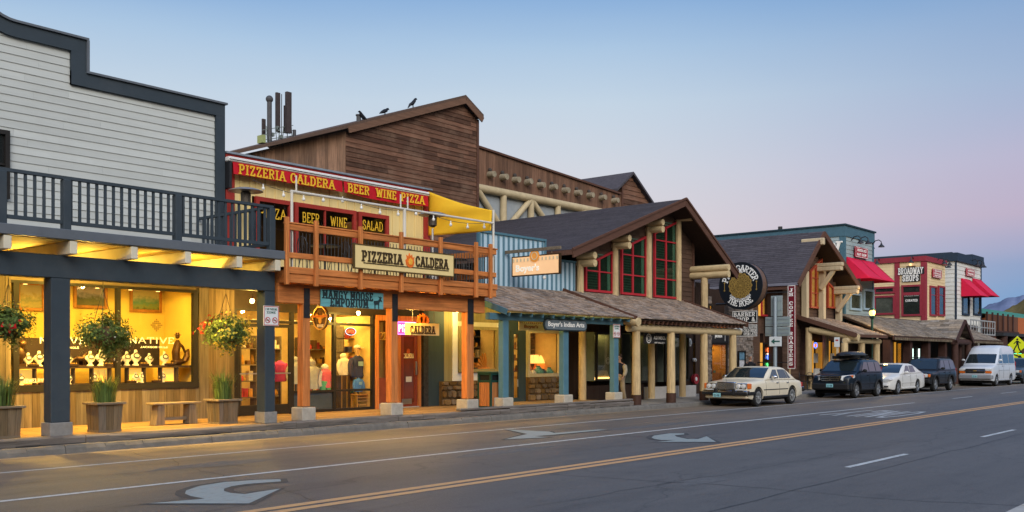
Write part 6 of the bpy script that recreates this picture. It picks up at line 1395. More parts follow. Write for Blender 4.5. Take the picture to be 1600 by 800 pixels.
# small rear gable
b = thing('rear_gable_house', 'small brown gable with dark roof peeping over the theatre wing', 'building', (51,34,0)); YG = 34; xa, xp2, xb2 = PX(971.5, YG), PX(984, YG), PX(1040, YG); zp2 = PZ(984, 273, YG); za = PZ(971.5, 290, YG); zb = PZ(1020, 321, YG)-.9
lap(MB(), xa, xb2, YG, 6, zp2-.1, .3, .04, xl=lambda z: xa if z < za else xa+(z-za)/(zp2-za)*(xp2-xa), xr=lambda z: min(xb2, xp2+(zp2-z)/(zp2-zb)*(PX(1034,YG)-xp2))).build('front_wall', THB, b)
mb = MB(); xl_ = xa-.9; zl = za-.9*(zp2-za)/(xp2-xa)*.6
for (p, q) in (((xl_,zl),(xp2,zp2)), ((PX(1036,YG),zb-.2),(xp2,zp2))):
    mb.add([(x,y,z+o) for y in (YG-.3, 48) for x,z,o in ((p[0],p[1],0),(q[0],q[1],0),(q[0],q[1],.16),(p[0],p[1],.16))], [(0,1,2,3),(7,6,5,4),(0,4,5,1),(1,5,6,2),(2,6,7,3),(3,7,4,0)])
mb.build('roof', ROOF2, b)
vboards_x(MB(), YG+.02, 47, xa+.02, 6, za-.2, .3).build('side_wall', THV, b); MB().box(xa-.05, xa+.1, YG-.06, YG+.02, 6, za+.1).build('corner_board', BRN, b)
# rooftop antennas
t = thing('antenna_cluster', 'cluster of grey cell antennas on the theatre roof', 'antenna', (27,37,11)); AG = mat('antenna_grey', (.07,.07,.075), rough=.5, var=.2); AB = mat('antenna_brown', (.055,.043,.042), rough=.6, var=.2)
def apx(px, pyb, pyt, Y, r, m, name, ball=0, flat=False):
    x = PX(px, Y); z0, z1 = PZ(px, pyb, Y), PZ(px, pyt, Y); q = MB()
    if flat: q.box(x-r, x+r, Y-r*.6, Y+r*.6, z0, z1)
    else: q.tube((x,Y,z0), (x,Y,z1), r, n=10)
    if ball: q.sph((x,Y,z1), ball, (1,1,1), 12, 8)
    q.build(name, m, t)
ZB = 226
apx(421, ZB, 155, 37, .11, AG, 'whip_antenna', .17); apx(434, 206, 145, 37, .10, AB, 'panel_antenna', 0, True); apx(440, ZB, 147, 37.2, .02, AG, 'mast'); apx(450.5, 208, 144, 36.8, .13, AB, 'panel_antenna', 0, True); apx(445, 208, 165, 37.1, .05, AB, 'panel_antenna', 0, True); apx(412, ZB, 186, 37.2, .08, AB, 'panel_antenna', 0, True); apx(460, 216, 203, 36.8, .08, AG, 'vent_pipe')
mb = MB(); r2 = random.Random(4)
for px in (416, 424, 430, 437, 443, 449, 455): x = PX(px, 37); mb.tube((x,37+r2.uniform(-.2,.2),PZ(px,ZB+4,37)), (x,37,PZ(px,196+r2.uniform(0,8),37)), .02, n=5)
for k in range(3): mb.bar((PX(410,37),37,PZ(410,219-8*k,37)), (PX(458,37),37,PZ(458,212-8*k,37)), .03, .03)
for k in range(10): x = PX(r2.uniform(411,457),37); z = PZ(430, r2.uniform(198,220), 37); mb.box(x-.06,x+.06,36.9,37.05,z-.07,z+.09)
mb.build('mounting_rack', mat('rack_grey', (.16,.19,.18), rough=.6, var=.4, scale=9), t); MB().box(PX(406,37), PX(411,37), 36.8, 37.2, PZ(410,224,37), PZ(410,212,37)).build('cabinet', mat('cabinet_green', (.30,.34,.14), var=.1), t)
# birds and a stub pipe on the verge
def bird(px, py, face, label, up=0):
    Y = YT-.15; x = PX(px, Y); z = PZ(px, py, Y); mb = MB(); P = lambda a, c: (x+a*face, Y, z+c)
    mb.path([P(-.30,-.02+up*-.06),P(-.16,.10),P(-.02,.17),P(.09,.25+up*.05),P(.15,.33+up*.07),P(.19,.35+up*.07),P(.27,.32+up*.08)], [.015,.06,.085,.075,.05,.045,.008], 8); mb.tube(P(-.01,.1), P(0,-.06), .012, n=5); mb.tube(P(.04,.1), P(.05,-.06), .012, n=5)
    tag(mb.build('bird', mat('crow_black', (.012,.013,.018), rough=.5, var=.2), None, smooth=True), label, 'bird', 'birds perched on the theatre roof')
bird(567, 189.5, -1, 'black bird hunched beside the stub pipe on the theatre roof', .3); bird(601, 180, 1, 'black bird leaning forward at the middle of the theatre roof edge', -.6); bird(645, 168, 1, 'black upright bird nearest the theatre roof peak', 1)
x = PX(560.5, YT); tag(MB().tube((x,YT,PZ(560,192,YT)), (x,YT,PZ(560,181,YT)), .1, n=10).tube((x,YT,PZ(560,181,YT)), (x,YT,PZ(560,179,YT)), .13, n=10).build('vent_pipe', AG, None), 'stub vent pipe on the theatre roof beside a hunched bird', 'vent pipe')
# ================================================================== stone fronted link shop
AMB = mat('amber_room', (.55,.28,.07), var=.3, scale=1.5)
b = thing('stone_front_shop', 'low dark shop with ledgestone pier set back behind the cream sedan', 'building', (42,22.2,.14)); YL = 22.2
def pxl(p): return PX(p, YL)
vboards(MB(), pxl(1086), pxl(1108), YL, .14, 5.2, .25, .03).build('plank_wall', DBRN, b); vboards(MB(), pxl(1175), 46, YL, 3.0, 5.3, .25, .03).build('plank_wall', LAPB, b)
STG = mat('grey_ledgestone', (.20,.165,.14), rough=.9, var=.35, scale=5, island=.4, hue=.2, bump=.01)
def ledge(x0, x1, y, z0, z1, seed):
    mb = MB(); r2 = random.Random(seed); z = z0
    while z < z1-.01:
        h = min(r2.uniform(.06,.11), z1-z); x = x0
        while x < x1-.01:
            w = min(r2.uniform(.18,.5), x1-x); mb.box(x+.004, x+w-.004, y-r2.uniform(.06,.13), y, z+.004, z+h-.004); x += w
        z += h
    mb.box(x0, x1, y-.05, y+.1, z0, z1); return mb
ledge(pxl(1135), pxl(1174), YL, .14, 4.6, 4).build('stone_pier', STG, b); ledge(pxl(1104), pxl(1109), YL, .14, 4.6, 5).build('stone_pier', STG, b)
MB().box(39.3, 46, YL+1.6, 30, .14, 5.2).build('rear_block', DBRN, b)
x0, x1 = pxl(1109.5), pxl(1134.5)
def lit_bay(b, x0, x1, y, z0, z1, d, e, m, col=(1,.66,.18), fm=None, pane=True):     # a lit recess behind the wall plane y: lining, frame, pane, lamp
    mb = MB(); q = y+d
    mb.box(x0, x1, q-.02, q, z0, z1); mb.box(x0, x0+.04, y, q-.02, z0, z1); mb.box(x1-.04, x1, y, q-.02, z0, z1); mb.box(x0+.04, x1-.04, y, q-.02, z0, z0+.04); mb.box(x0+.04, x1-.04, y, q-.02, z1-.04, z1); mb.build('bay_lining', m, b)
    F = street((x0+x1)/2, y-.01, (z0+z1)/2); fr = framebox(MB(), F, x1-x0+.04, z1-z0+.04, .09, .06).build('display_window', fm or DARKF, b)
    if pane: panel(MB(), F, x1-x0-.12, z1-z0-.12, .006, .02).build('pane', SG, fr)
    if e: lamp('AREA', ((x0+x1)/2, y+d*.5, z1-.06), e, col, (x1-x0)*.7, ((x0+x1)/2, y+d*.5, z0), b, d*.5)
    return F, fr
lit_bay(b, x0, x1, YL, .4, 2.45, 1.4, 26, AMB)
F = street((x0+x1)/2, YL-.06, 2.78); panel(MB(), F, x1-x0+.1, .62, .06).build('sign_board', mat('charcoal_board', (.022,.022,.025)), b)
mb = MB(); script('jackson', F @ Matrix.Translation((-.2,.0,.061)), .7, .24, WL, b); pbox(F, .42, .46, -.22, .1, .061, .07, mb)
for k in range(7): a = R(20+140*k/6); mb.add([F @ Vector((.44+r_*math.cos(a+q), .05+r_*math.sin(a+q)*.9, .062)) for r_, q in ((.02,0),(.2,-.12),(.24,0),(.2,.12))], [(0,1,2,3)])
mb.build('tree_emblem', WL, b); MB().box(x0, x1, YL-.0, YL+.2, 2.48, 3.1).build('transom_wall', DBRN, b)
lit_bay(b, x0, x1, YL, 3.12, 3.62, .6, 4, AMB, (1,.42,.06), pane=False)
r2 = random.Random(9); t = thing('goods_counter', 'orange counter crowded with goods in the lit shop behind the log posts', 'counter', ((x0+x1)/2, YL+.5, .45)); MB().box(x0+.5, x1-.05, YL+.25, YL+.7, .45, 1.05).build('counter', mat('orange_counter', (.50,.16,.03), var=.2), t)
for c in range(4):
    mb = MB()
    for k in range(14): x, z, s = r2.uniform(x0+.1,x1-.1), r2.uniform(1.05,2.2), r2.uniform(.03,.09); mb.box(x-s,x+s,YL+.9-.03*k,YL+1.02-.03*k,z-s*.8,z+s*.8)
    o = mb.build('goods', mat('goods_%s' % ('red','cream','amber','teal')[c], (.4,.3,.1), rough=.5), t); o['kind'] = 'stuff'
# orange upper windows, neon window, door
def litpane(b, pl, pr, pt, pb, Y, e, m, mull=1, fm=None):
    x0, x1, z0, z1 = rect(pl, pr, pt, pb, Y); return lit_bay(b, x0, x1, Y-.16, z0, z1, .14, 0, mat('lit_amber', (.6,.33,.09), var=.7, scale=2.2, emis=.55, ecol=(1,.45,.05)), fm=fm)
litpane(b, 1184, 1200, 446, 494, YL, 10, AMB, fm=REDW); litpane(b, 1101, 1107, 476, 496, YL, 3, AMB)
MB().box(pxl(1174.2), pxl(1186), YL-.05, YL, .14, 3.0).build('plank_wall', LAPB, b); MB().box(pxl(1206.5), pxl(1212), YL-.05, YL, .14, 3.0).build('plank_wall', LAPB, b); MB().box(pxl(1222), 46, YL-.05, YL, .14, 3.0).build('plank_wall', LAPB, b)
F, fr = litpane(b, 1187, 1206, 536, 590, YL, 9, AMB)
FN = F @ Matrix.Translation((-.16, 0, .06)); t = thing('neon_sign', 'stack of red, blue and green neon signs right of the stone pier', 'neon sign', FN.translation, 'lit signs in windows')
for nm, c, y, s, k in (('red_neon', (1,.16,.04), .52, 2.4, .2), ('blue_neon', (.12,.25,1), .16, 2.2, .22), ('green_neon', (.1,.9,.2), -.2, 1.8, .24), ('white_neon', (1,.8,.6), .33, 2, .16)):
    q = FN @ Matrix.Translation((0,y,0)); ring(q, k, .13 if nm != 'white_neon' else .05, .05, .02).build(nm, emit(nm, c, s), t); pbox(q, -k*.6, k*.6, -.05, .04, 0, .015).build(nm, emit(nm, c, s), t)
MB().box(pxl(1212), pxl(1222), YL-.02, YL+.01, .14, 2.6).build('door', mat('dark_door', (.03,.018,.012), var=.2), b)
MB().tube((pxl(1223.5),YL-.2,.2), (pxl(1223.5),YL-.2,2.9), .035, n=8).build('light_strip', emit('amber_strip', (1,.62,.08), 1.6), b)
for px in (1228,): x = PX(px, 21.4); MB().tube((x,21.4,.14), (x,21.4,5.2), .24, .22, 14).build('log_column', LOG, b, smooth=True)
x0, x1, z0, z1 = rect(1152.5, 1163.5, 548, 576, YL-.15); F = street((x0+x1)/2, YL-.16, (z0+z1)/2); t = thing('poster_case', 'dark poster case with two pale sheets on the ledgestone pier', 'poster case', (F.translation.x, YL-.15, z0))
framebox(MB(), F, x1-x0, z1-z0, .06, .06).build('frame', DARKF, t); panel(MB(), F, x1-x0-.12, (z1-z0)*.45, .01).xf(Matrix.Translation((0,0,(z1-z0)*.23))).build('poster', mat('poster_blue', (.10,.20,.28), var=.5, scale=9), t); panel(MB(), F, x1-x0-.14, (z1-z0)*.40, .01).xf(Matrix.Translation((0,0,-(z1-z0)*.24))).build('poster', mat('poster_pale', (.45,.45,.47), var=.5, scale=9), t)
# round theatre sign with boards below
Xs = 41.0; Yc = YX(1157.3, Xs); zc = ZX(1157.3, 446.5, Xs); F = side(Xs, Yc, zc); Rr = 1.07
t = thing('round_sign', 'great round black drum sign with gold rose medallion above the sedan', 'sign', (Xs, Yc, zc)); BKS = mat('sign_black', (.012,.015,.02), rough=.4, var=.1); GOLD = mat('gold_leaf', (.48,.31,.08), rough=.4, var=.2, metal=.35)
disc(F, Rr, Rr, .5, 48, -.5).build('drum', mat('drum_wood', (.13,.075,.05), var=.2, rough=.5), t); disc(F, Rr*.998, Rr*.998, .03, 48, .0).build('face', BKS, t); ring(F, Rr+.02, Rr+.02, .05, .06, -.02, 48).build('rim', BKS, t); ring(F, Rr+.02, Rr+.02, .05, .06, -.52, 48).build('rim', BKS, t)
disc(F, .56, .56, .012, 40, .031).build('medallion', mat('dark_gold', (.20,.125,.035), rough=.5, var=.3), t)
mb = MB()
for k, (n, r_, s) in enumerate(((16, .5, .1), (12, .40, .09), (1, 0, 0))):
    for i in range(n if s else 0):
        a = 6.2832*(i+.5*k)/n; c = Vector((r_*math.cos(a), r_*math.sin(a))); q = FRAME(F @ Vector((c.x, c.y, .044)), F.to_3x3() @ Vector((-math.sin(a), math.cos(a), 0)), F.to_3x3() @ Vector((math.cos(a), math.sin(a), 0))); o = ring(q, s*.85, s, .03, .012, 0, 12); mb.add(o.v, o.f)
for k in range(4):
    r_ = .27-.06*k
    for i in range(6):
        a0 = 1.047*i+.5*k; pts = [F @ Vector((rr*math.cos(a), rr*math.sin(a), .0445+.006*k)) for a, rr in ((a0-.5,r_),(a0,r_*1.1),(a0+.5,r_),(a0+.4,r_-.03),(a0,r_*1.1-.03),(a0-.4,r_-.03))]; mb.add(pts, [(0,1,4,5),(1,2,3,4)])
q = ring(F, .30, .30, .02, .014, .044, 32); mb.add(q.v, q.f); q = ring(F, .555, .555, .025, .014, .044, 40); mb.add(q.v, q.f); q = disc(F, .05, .05, .04, 12, .044); mb.add(q.v, q.f); mb.build('rose_emblem', GOLD, t)
letters('PINK GARTER', F @ Matrix.Translation((0,0,.031)), 1, .27, WL, t, arc=(.80, 1, R(74)), th=.16, dep=.012); letters('THE ROSE', F @ Matrix.Translation((0,0,.031)), 1, .24, WL, t, arc=(.83, -1, R(42)), th=.16, dep=.012); letters('DINING & COCKTAILS', F @ Matrix.Translation((0,0,.031)), 1, .09, WL, t, arc=(.635, -1, R(50)), serif=False, th=.18, dep=.008); letters('THE', F @ Matrix.Translation((0,.64,.031)), .24, .09, WL, t, dep=.008)
for sx in (-1, 1):
    mb = MB(); q = F @ Matrix.Translation((sx*.80, -.02, .031)); pbox(q, -.012, .012, -.22, .22, 0, .01, mb); pbox(q, -.035, .035, .15, .2, 0, .011, mb); pbox(q, -.035, .035, -.2, -.15, 0, .011, mb); mb.build('ornament', GOLD, t)
MB().tube((Xs+.25,Yc-.3,zc+.9), (Xs+.25,YL+.1,zc+.9), .05, n=8).tube((Xs+.25,Yc+.6,zc-.8), (Xs+.25,YL+.1,zc-.8), .05, n=8).build('bracket', BLACK, t)
def sideboard(pl, pr, pt, pb, lines, label, X=41.0, hs=None, width=.86, dx=0, emblem=False):
    y1, y0 = YX(pl, X), YX(pr, X); pm = (pl+pr)/2; z1, z0 = ZX(pm, pt, X), ZX(pm, pb, X); F = side(X, (y0+y1)/2, (z0+z1)/2); w, h = y1-y0, z1-z0
    t = thing('hanging_sign', label, 'sign', F.translation); panel(MB(), F, w, h, .08, -.08).build('board', BKS, t); framebox(MB(), F, w, h, .025, .006, .0005).build('border', WL, t); n = len(lines)
    for i, s in enumerate(lines): letters(s, F @ Matrix.Translation((dx*w, h*(.5-(i+.5)/n)*.86, .001)), w*width, h/n*.62, WL, t, th=.17, dep=.01)
    if emblem: disc(F @ Matrix.Translation((-.36*w,0,.001)), h*.40, h*.42, .02).build('emblem_disc', WL, t); disc(F @ Matrix.Translation((-.34*w,.03,.022)), h*.2, h*.17, .02).build('emblem_centre', mat('emblem_slate', (.20,.28,.33), var=.2), t)
    MB().tube((X+.04,y0+.1,z1), (X+.04,y0+.1,z1+.12), .015, n=5).tube((X+.04,y1-.1,z1), (X+.04,y1-.1,z1+.12), .015, n=5).build('hanger', BLACK, t); return t
sideboard(1144.5, 1183, 486, 504.5, ('BARBER', 'SHOP &'), 'black barber shop board in white slab letters below the round sign'); sideboard(1149, 1183, 507.5, 525.5, ('HOT SLICES', 'COLD BEER', 'OPEN LATE'), 'lowest black board with white disc, under the barber board', width=.58, dx=.18, emblem=True)
# vertical red sign
Xv = 45.2; y1, y0 = YX(1231, Xv), YX(1242.5, Xv); z1, z0 = ZX(1237, 446, Xv), ZX(1237, 576, Xv); F = side(Xv, (y0+y1)/2, (z0+z1)/2); w, h = y1-y0, z1-z0; t = thing('vertical_sign', 'tall narrow maroon sign with letters stacked downward left of the timber gable', 'sign', F.translation)
panel(MB(), F, w, h, .12, -.12).build('board', mat('maroon_board', (.16,.009,.02), rough=.5, var=.1), t); framebox(MB(), F, w, h, .025, .006, .0005).build('border', WL, t); s = 'JH COFFEE ROASTERS'; n = len(s)
mb = MB()
for i, ch in enumerate(s):
    if ch != ' ': letters(ch, F @ Matrix.Translation((0, h/2-.12-(h-.24)*(i+.5)/n, .001)), w*.5, h/n*.62, None, None, th=.2, dep=.01, mb=mb)
mb.build('lettering', WL, t); MB().bar((Xv+.06,y1-.05,z1-.3), (Xv+.06,YL,z1-.3), .05, .05).bar((Xv+.06,y1-.05,z0+.3), (Xv+.06,YL,z0+.3), .05, .05).build('bracket', BLACK, t)
# ================================================================== timber gable coffee house
b = thing('timber_gable_building', 'brown timber gable with steep dark roof and braced eave logs beyond the round sign', 'building', (49,YF,.14))
RX, RZ, EL, EZL, ER, EZR, Y0, Y1 = 48.9, 8.3, 45.75, 5.5, 54.0, 5.7, 20.2, 40
mb = MB(); roof_rows(mb, EL, EZL, RX, RZ, Y0, Y1, .16, 8); roof_rows(mb, ER, EZR, RX, RZ, Y0, Y1, .16, 9); mb.build('shingle_roof', ROOF2, b)
mb = MB()
for xe_, ze_ in ((EL, EZL), (ER, EZR)): mb.add([(x,y,z-o) for y in (Y0+.05, Y1-.02) for x,z,o in ((xe_,ze_,.02),(RX,RZ,.02),(RX,RZ,.16),(xe_,ze_,.16))], [(0,1,2,3),(7,6,5,4),(0,4,5,1),(1,5,6,2),(2,6,7,3),(3,7,4,0)])
mb.build('soffit', DBRN, b); mb = MB(); mb.bar((EL-.05,Y0,EZL-.17), (RX,Y0,RZ-.13), .07, .28, (0,0,1)); mb.bar((ER+.05,Y0,EZR-.15), (RX,Y0-.003,RZ-.13), .07, .28, (0,0,1)); mb.build('barge_board', BRN, b)
MB().box(EL-.12, EL-.0, Y0, Y1, EZL-.16, EZL-.02).build('gutter', mat('pale_gutter', (.28,.28,.34), rough=.35, metal=.5, var=.1), b); MB().box(EL-.06, EL+.0, Y0+.02, Y1, EZL-.34, EZL-.17).build('eave_fascia', BRN, b)
zl = lambda z: EL+.3+max(0, (z+.3-EZL))/(RZ-EZL)*(RX-EL); zr2 = lambda z: ER-.3-max(0, (z+.3-EZR))/(RZ-EZR)*(ER-RX)
lap(MB(), EL+.3, ER-.3, YF, .14, 7.9, .2, .025, xl=zl, xr=zr2, seg=2).build('lap_wall', LAPB, b); MB().box(EL+.3, EL+.4, YF, 38, .14, 5.4).box(ER-.4, ER-.3, YF+.03, 38, .14, 5.5).build('side_wall', DBRN, b)
def litwin(pl, pr, ptl, ptr, pbm):
    x0, x1 = PX(pl, YF), PX(pr, YF); zb = PZ((pl+pr)/2, pbm, YF); za, zc = PZ(pl, ptl, YF), PZ(pr, ptr, YF); zt = lambda x: za+(zc-za)*(x-x0)/(x1-x0); mb = MB(); t = .09
    for a, c in ((x0, x0+t), (x1-t, x1), ((x0+x1)/2-.04, (x0+x1)/2+.04)): mb.xz([(a,zb),(c,zb),(c,zt(c)),(a,zt(a))], YF-.16, YF-.03)
    mb.xz([(x0+t,zb),(x1-t,zb),(x1-t,zb+t),(x0+t,zb+t)], YF-.155, YF-.03); mb.xz([(x0+t,zt(x0+t)-t),(x1-t,zt(x1-t)-t),(x1-t,zt(x1-t)),(x0+t,zt(x0+t))], YF-.155, YF-.03); z = zb+.8
    while z < min(za, zc)-.2: mb.box(x0+t, x1-t, YF-.15, YF-.04, z-.02, z+.02); z += .8
    fr = mb.build('window', mat('orange_red_window', (.35,.06,.03), rough=.5, var=.1), b)
    MB().xz([(x0+.03,zb+.03),(x1-.03,zb+.03),(x1-.03,zt(x1)-.03),(x0+.03,zt(x0)-.03)], YF-.045, YF-.04).build('lit_blind', mat('lit_curtain', (.6,.34,.1), var=.5, scale=1.6, emis=.42, ecol=(1,.42,.05)), fr)
    MB().xz([(x0+.03,zb+.03),(x1-.03,zb+.03),(x1-.03,zt(x1)-.03),(x0+.03,zt(x0)-.03)], YF-.10, YF-.096).build('pane', SG, fr)
litwin(1263, 1281, 424, 404, 482); litwin(1290, 1307, 440, 458, 482)
CRM = mat('cream_timber', (.52,.42,.27), rough=.7, var=.15, scale=3, stretch=(5,5,.5))
for px, pt, pb in ((1259, 424, 500), (1285.5, 424, 500), (1311.5, 459, 502)):
    x = PX(px, YF-.3); MB().box(x-.15, x+.15, YF-.42, YF-.12, PZ(px,pb,YF-.3), PZ(px,pt,YF-.3)).build('timber_column', CRM, b, bevel=.02)
for px, py in ((1282, 417.5), (1308, 453.5)):
    x = PX(px, YF-.3)+.05; z = PZ(px, py, YF-.3); MB().box(x-.16, x+.16, 19.75, YF, z-.22, z+.0).box(x-.14, x+.14, 19.7, YF, z+.005, z+.2).build('eave_beam', CRM, b, bevel=.03); MB().bar((x,YF-.3,z-1.15), (x,20.2,z-.2), .2, .2).build('brace', CRM, b)
MB().box(PX(1288,20)-.12, PX(1288,20)+.12, 20.0, YF, RZ-.75, RZ-.4).build('ridge_beam', CRM, b, bevel=.03)
for pl, pr, e in ((1267, 1283, 14), (1293, 1308, 9)): litpane(b, pl, pr, 533, 582, YF-.02, e, AMB)
r3 = random.Random(3)
for pl, pr, lab in ((1268, 1282, 'first'), (1294, 1307, 'second')):
    x0, x1 = PX(pl, YF-.3), PX(pr, YF-.3); t = thing('notice_board', 'white notice and menu sheets inside the %s lit coffee house window' % lab, 'notice', (x0, YF-.3, 1.2)); F = street((x0+x1)/2, YF-.28, 1.75); panel(MB(), F, .55, .5, .02).build('sheet', WHITEP, t); pbox(F, -.3, .35, -.95, -.55, 0, .1).build('tray', WHITEP, t)
t = thing('neon_sign', 'small red and blue neon sign in the coffee house window', 'neon sign', (PX(1273,YF-.3), YF-.3, 2.3), 'lit signs in windows'); F = street(PX(1274, YF-.3), YF-.3, 2.42); ring(F, .24, .16, .05, .02).build('blue_neon', emit('blue_neon', (.12,.25,1), 2.2), t); pbox(F, -.14, .14, -.06, .06, 0, .015).build('red_neon', emit('red_neon', (1,.16,.04), 2.4), t)
XA0, XA1 = 47.6, 52.0
shakes(MB(), XA0, XA1, 18.12, 2.93, YF-.02, 3.92, seed=12, w=(.12,.26)).build('shake_roof', SHK, b); slope_slab(XA0, XA1, 18.2, 2.94, YF-.03, 3.9, .08).build('porch_sheathing', DBRN, b); mb = MB(); mb.bar((XA0-.04,18.05,2.88), (XA0-.04,YF-.05,3.88), .08, .22); mb.bar((XA0,18.06,2.86), (XA1,18.06,2.86), .05, .14); mb.build('barge_board', BRN, b)
MB().tube((XA0-.3,18.5,2.62), (XA1,18.5,2.62), .14, n=12).build('porch_log', mat('peeled_log_x', (.52,.40,.225)), b, smooth=True); MB().tube((XA0+.2,18.0,2.75), (XA0+.2,20.5,3.2), .17, n=14).build('purlin_log', LOGY, b, smooth=True)
for px, Y in ((1319.5, 18.5), (1346, 18.5), (1369.5, 18.5), (1263.5, 20.6), (1290, 20.6)): x = PX(px, Y); MB().tube((x,Y,.14), (x,Y,2.5 if Y < 19 else 3.3), .17, n=14).build('log_post', LOG, b, smooth=True)
# ================================================================== blue grey corner building
def redsign(F, w, h, label, lines):
    t = thing('wall_sign', label, 'sign', F.translation); panel(MB(), F, w, h, .06).build('board', mat('crimson_board', (.38,.012,.035), rough=.5, var=.08), t); framebox(MB(), F, w-.05, h-.05, .025, .006, .0605).build('border', WL, t); n = len(lines)
    for i, s in enumerate(lines): letters(s, F @ Matrix.Translation((0, h*(.5-(i+.5)/n)*.8, .0605)), w*.74, h/n*.45, WL, t, serif=False, th=.2, dep=.008)
def gooseneck(x, y, z, out, label, group='gooseneck lamps on the far facades'):
    o = Vector(out)*.62; t = thing('gooseneck_lamp', label, 'lamp', (x,y,z), group); p = Vector((x,y,z)); MB().path([p, p+o*.3+Vector((0,0,.2)), p+o*.62+Vector((0,0,.24)), p+o*.85+Vector((0,0,.14)), p+o*.88], .028, 6).build('arm', BLACK, t)
    MB().lathe([(.19,0),(.16,.07),(.07,.14),(.04,.24)], p+o*.88+Vector((0,0,-.2)), 12).build('lamp_shade', BLACK, t, smooth=True)
def awning(parts, label):        # parts: list of (TL, TR, BR, BL); a canvas wedge with cheeks
    t = thing('window_awning', label, 'awning', parts[0][0]); m = mat('crimson_canvas', (.62,.012,.055), rough=.7, var=.08)
    for TL, TR, BR, BL in parts:
        TL, TR, BR, BL = map(Vector, (TL, TR, BR, BL)); q = MB().grid(lambda u, v: TL.lerp(TR, u).lerp(BL.lerp(BR, u), v)+Vector((0,0,-.05*math.sin(math.pi*v))), 6, 6); o = q.build('canvas', m, t, smooth='all'); s = o.modifiers.new('s', 'SOLIDIFY'); s.thickness = .01
        c = MB()
        for a, d in ((TL, BL), (TR, BR)): e = Vector((a.x, a.y, d.z)); c.add([a+Vector((0,.0,-.01)), d+Vector((0,0,-.005)), e, a+Vector((.012,0,-.01)), d+Vector((.012,0,-.005)), e+Vector((.012,0,0))], [(0,1,2),(5,4,3),(0,3,4,1),(1,4,5,2),(2,5,3,0)])
        c.build('side_cheek', m, t)
b = thing('corner_building', 'blue grey clapboard corner building with teal parapet and red awnings behind the timber gable', 'building', (56,YF,3)); SL = mat('slate_siding', (.29,.36,.37), rough=.7, var=.1, scale=1.5, island=.05); TPB = mat('teal_parapet', (.06,.135,.18), rough=.6, var=.15)
CX0, CX1, CZ = 54.05, 58.6, 9.22
lap(MB(), CX0+.2, CX1, YF, 3.6, 8.62, .24, .03).build('siding', SL, b); lap_x(MB(), YF, 44, CX0, 3.6, 8.62, .24, .03).build('side_siding', SL, b)
mb = MB(); mb.box(CX0-.06, CX1+.05, YF-.07, YF+.1, 8.622, CZ); mb.box(CX0-.07, CX0+.06, YF-.06, 44, 8.621, CZ-.001); mb.box(CX0-.04, CX0+.2, YF-.05, YF+.03, 3.6, 8.62); mb.box(CX1-.22, CX1+.02, YF-.045, YF+.03, 3.6, 8.62); mb.box(CX0-.045, CX0+.03, YF+.031, YF+.25, 3.6, 8.619); mb.build('parapet', TPB, b)
mb = MB(); mb.box(CX0-.14, CX1+.14, YF-.14, YF+.2, CZ+.001, CZ+.09); mb.box(CX0-.141, CX0+.1, YF+.2, 44, CZ+.002, CZ+.089); mb.build('cap_moulding', mat('dark_teal_cap', (.02,.045,.06), var=.1), b)
MB().box(CX0+.03, CX1, YF+.04, 44, .14, 8.6).build('rear_block', SL, b)
Fs = FRAME((CX0-.05, YX(1309, CX0), ZX(1309, 386, CX0)), (0,-1,0), (0,0,1)); letters('JACKSON W', Fs @ Matrix.Translation((-2.85,0,0)), 6.2, .55, WL, b, dep=.05)
MB().tube((CX0+1,YX(1207,54),CZ), (CX0+1,YX(1207,54),CZ+.4), .13, n=10).build('roof_vent', BLACK, b)
for pl, pr, pt in ((1326, 1343.5, 458), (1347.5, 1363, 452)):
    x0, x1, z0, z1 = rect(pl, pr, pt, 485, YF); fr = window(b, x0, x1, z0, z1, YF-.04, mat('pale_blue_frame', (.30,.42,.50), var=.1), SG, t=.12); F = street((x0+x1)/2, YF-.035, (z0+z1)/2); panel(MB(), F, x1-x0-.2, z1-z0-.2, .01).build('blind', mat('mossy_blind', (.17,.18,.12), var=.5, scale=2), fr)
x0, x1, z0, z1 = rect(1332.5, 1352, 387, 403.5, YF); redsign(street((x0+x1)/2, YF-.1, (z0+z1)/2), x1-x0, z1-z0, 'small crimson wall sign above the red awnings of the blue grey building', ('JACKSON HOLE', 'HAT SHOP'))
za, zb = PZ(1340, 405, YF), PZ(1350, 433, YF-1.3); xm = (CX0+.25+CX1)/2
awning([((CX0+.25,YF-.05,za),(xm-.02,YF-.05,za),(xm-.02,YF-1.35,zb),(CX0+.25,YF-1.35,zb)), ((xm+.02,YF-.05,za),(CX1-.05,YF-.05,za),(CX1-.05,YF-1.35,zb),(xm+.02,YF-1.35,zb))], 'bright red canvas awning pair on the blue grey corner building')
for px, py, lb in ((1329, 376, 'gooseneck lamp left above the red sign of the blue grey building'), (1341, 377, 'gooseneck lamp right above the red sign of the blue grey building'), (1362, 382, 'gooseneck lamp at the right corner of the blue grey building')): gooseneck(PX(px,YF), YF-.03, PZ(px,py,YF), (0,-1,0), lb)
gooseneck(CX1+.03, YF+.3, PZ(1366,382,YF), (1,0,0), 'gooseneck lamp on the end wall of the blue grey building facing the cream shops')
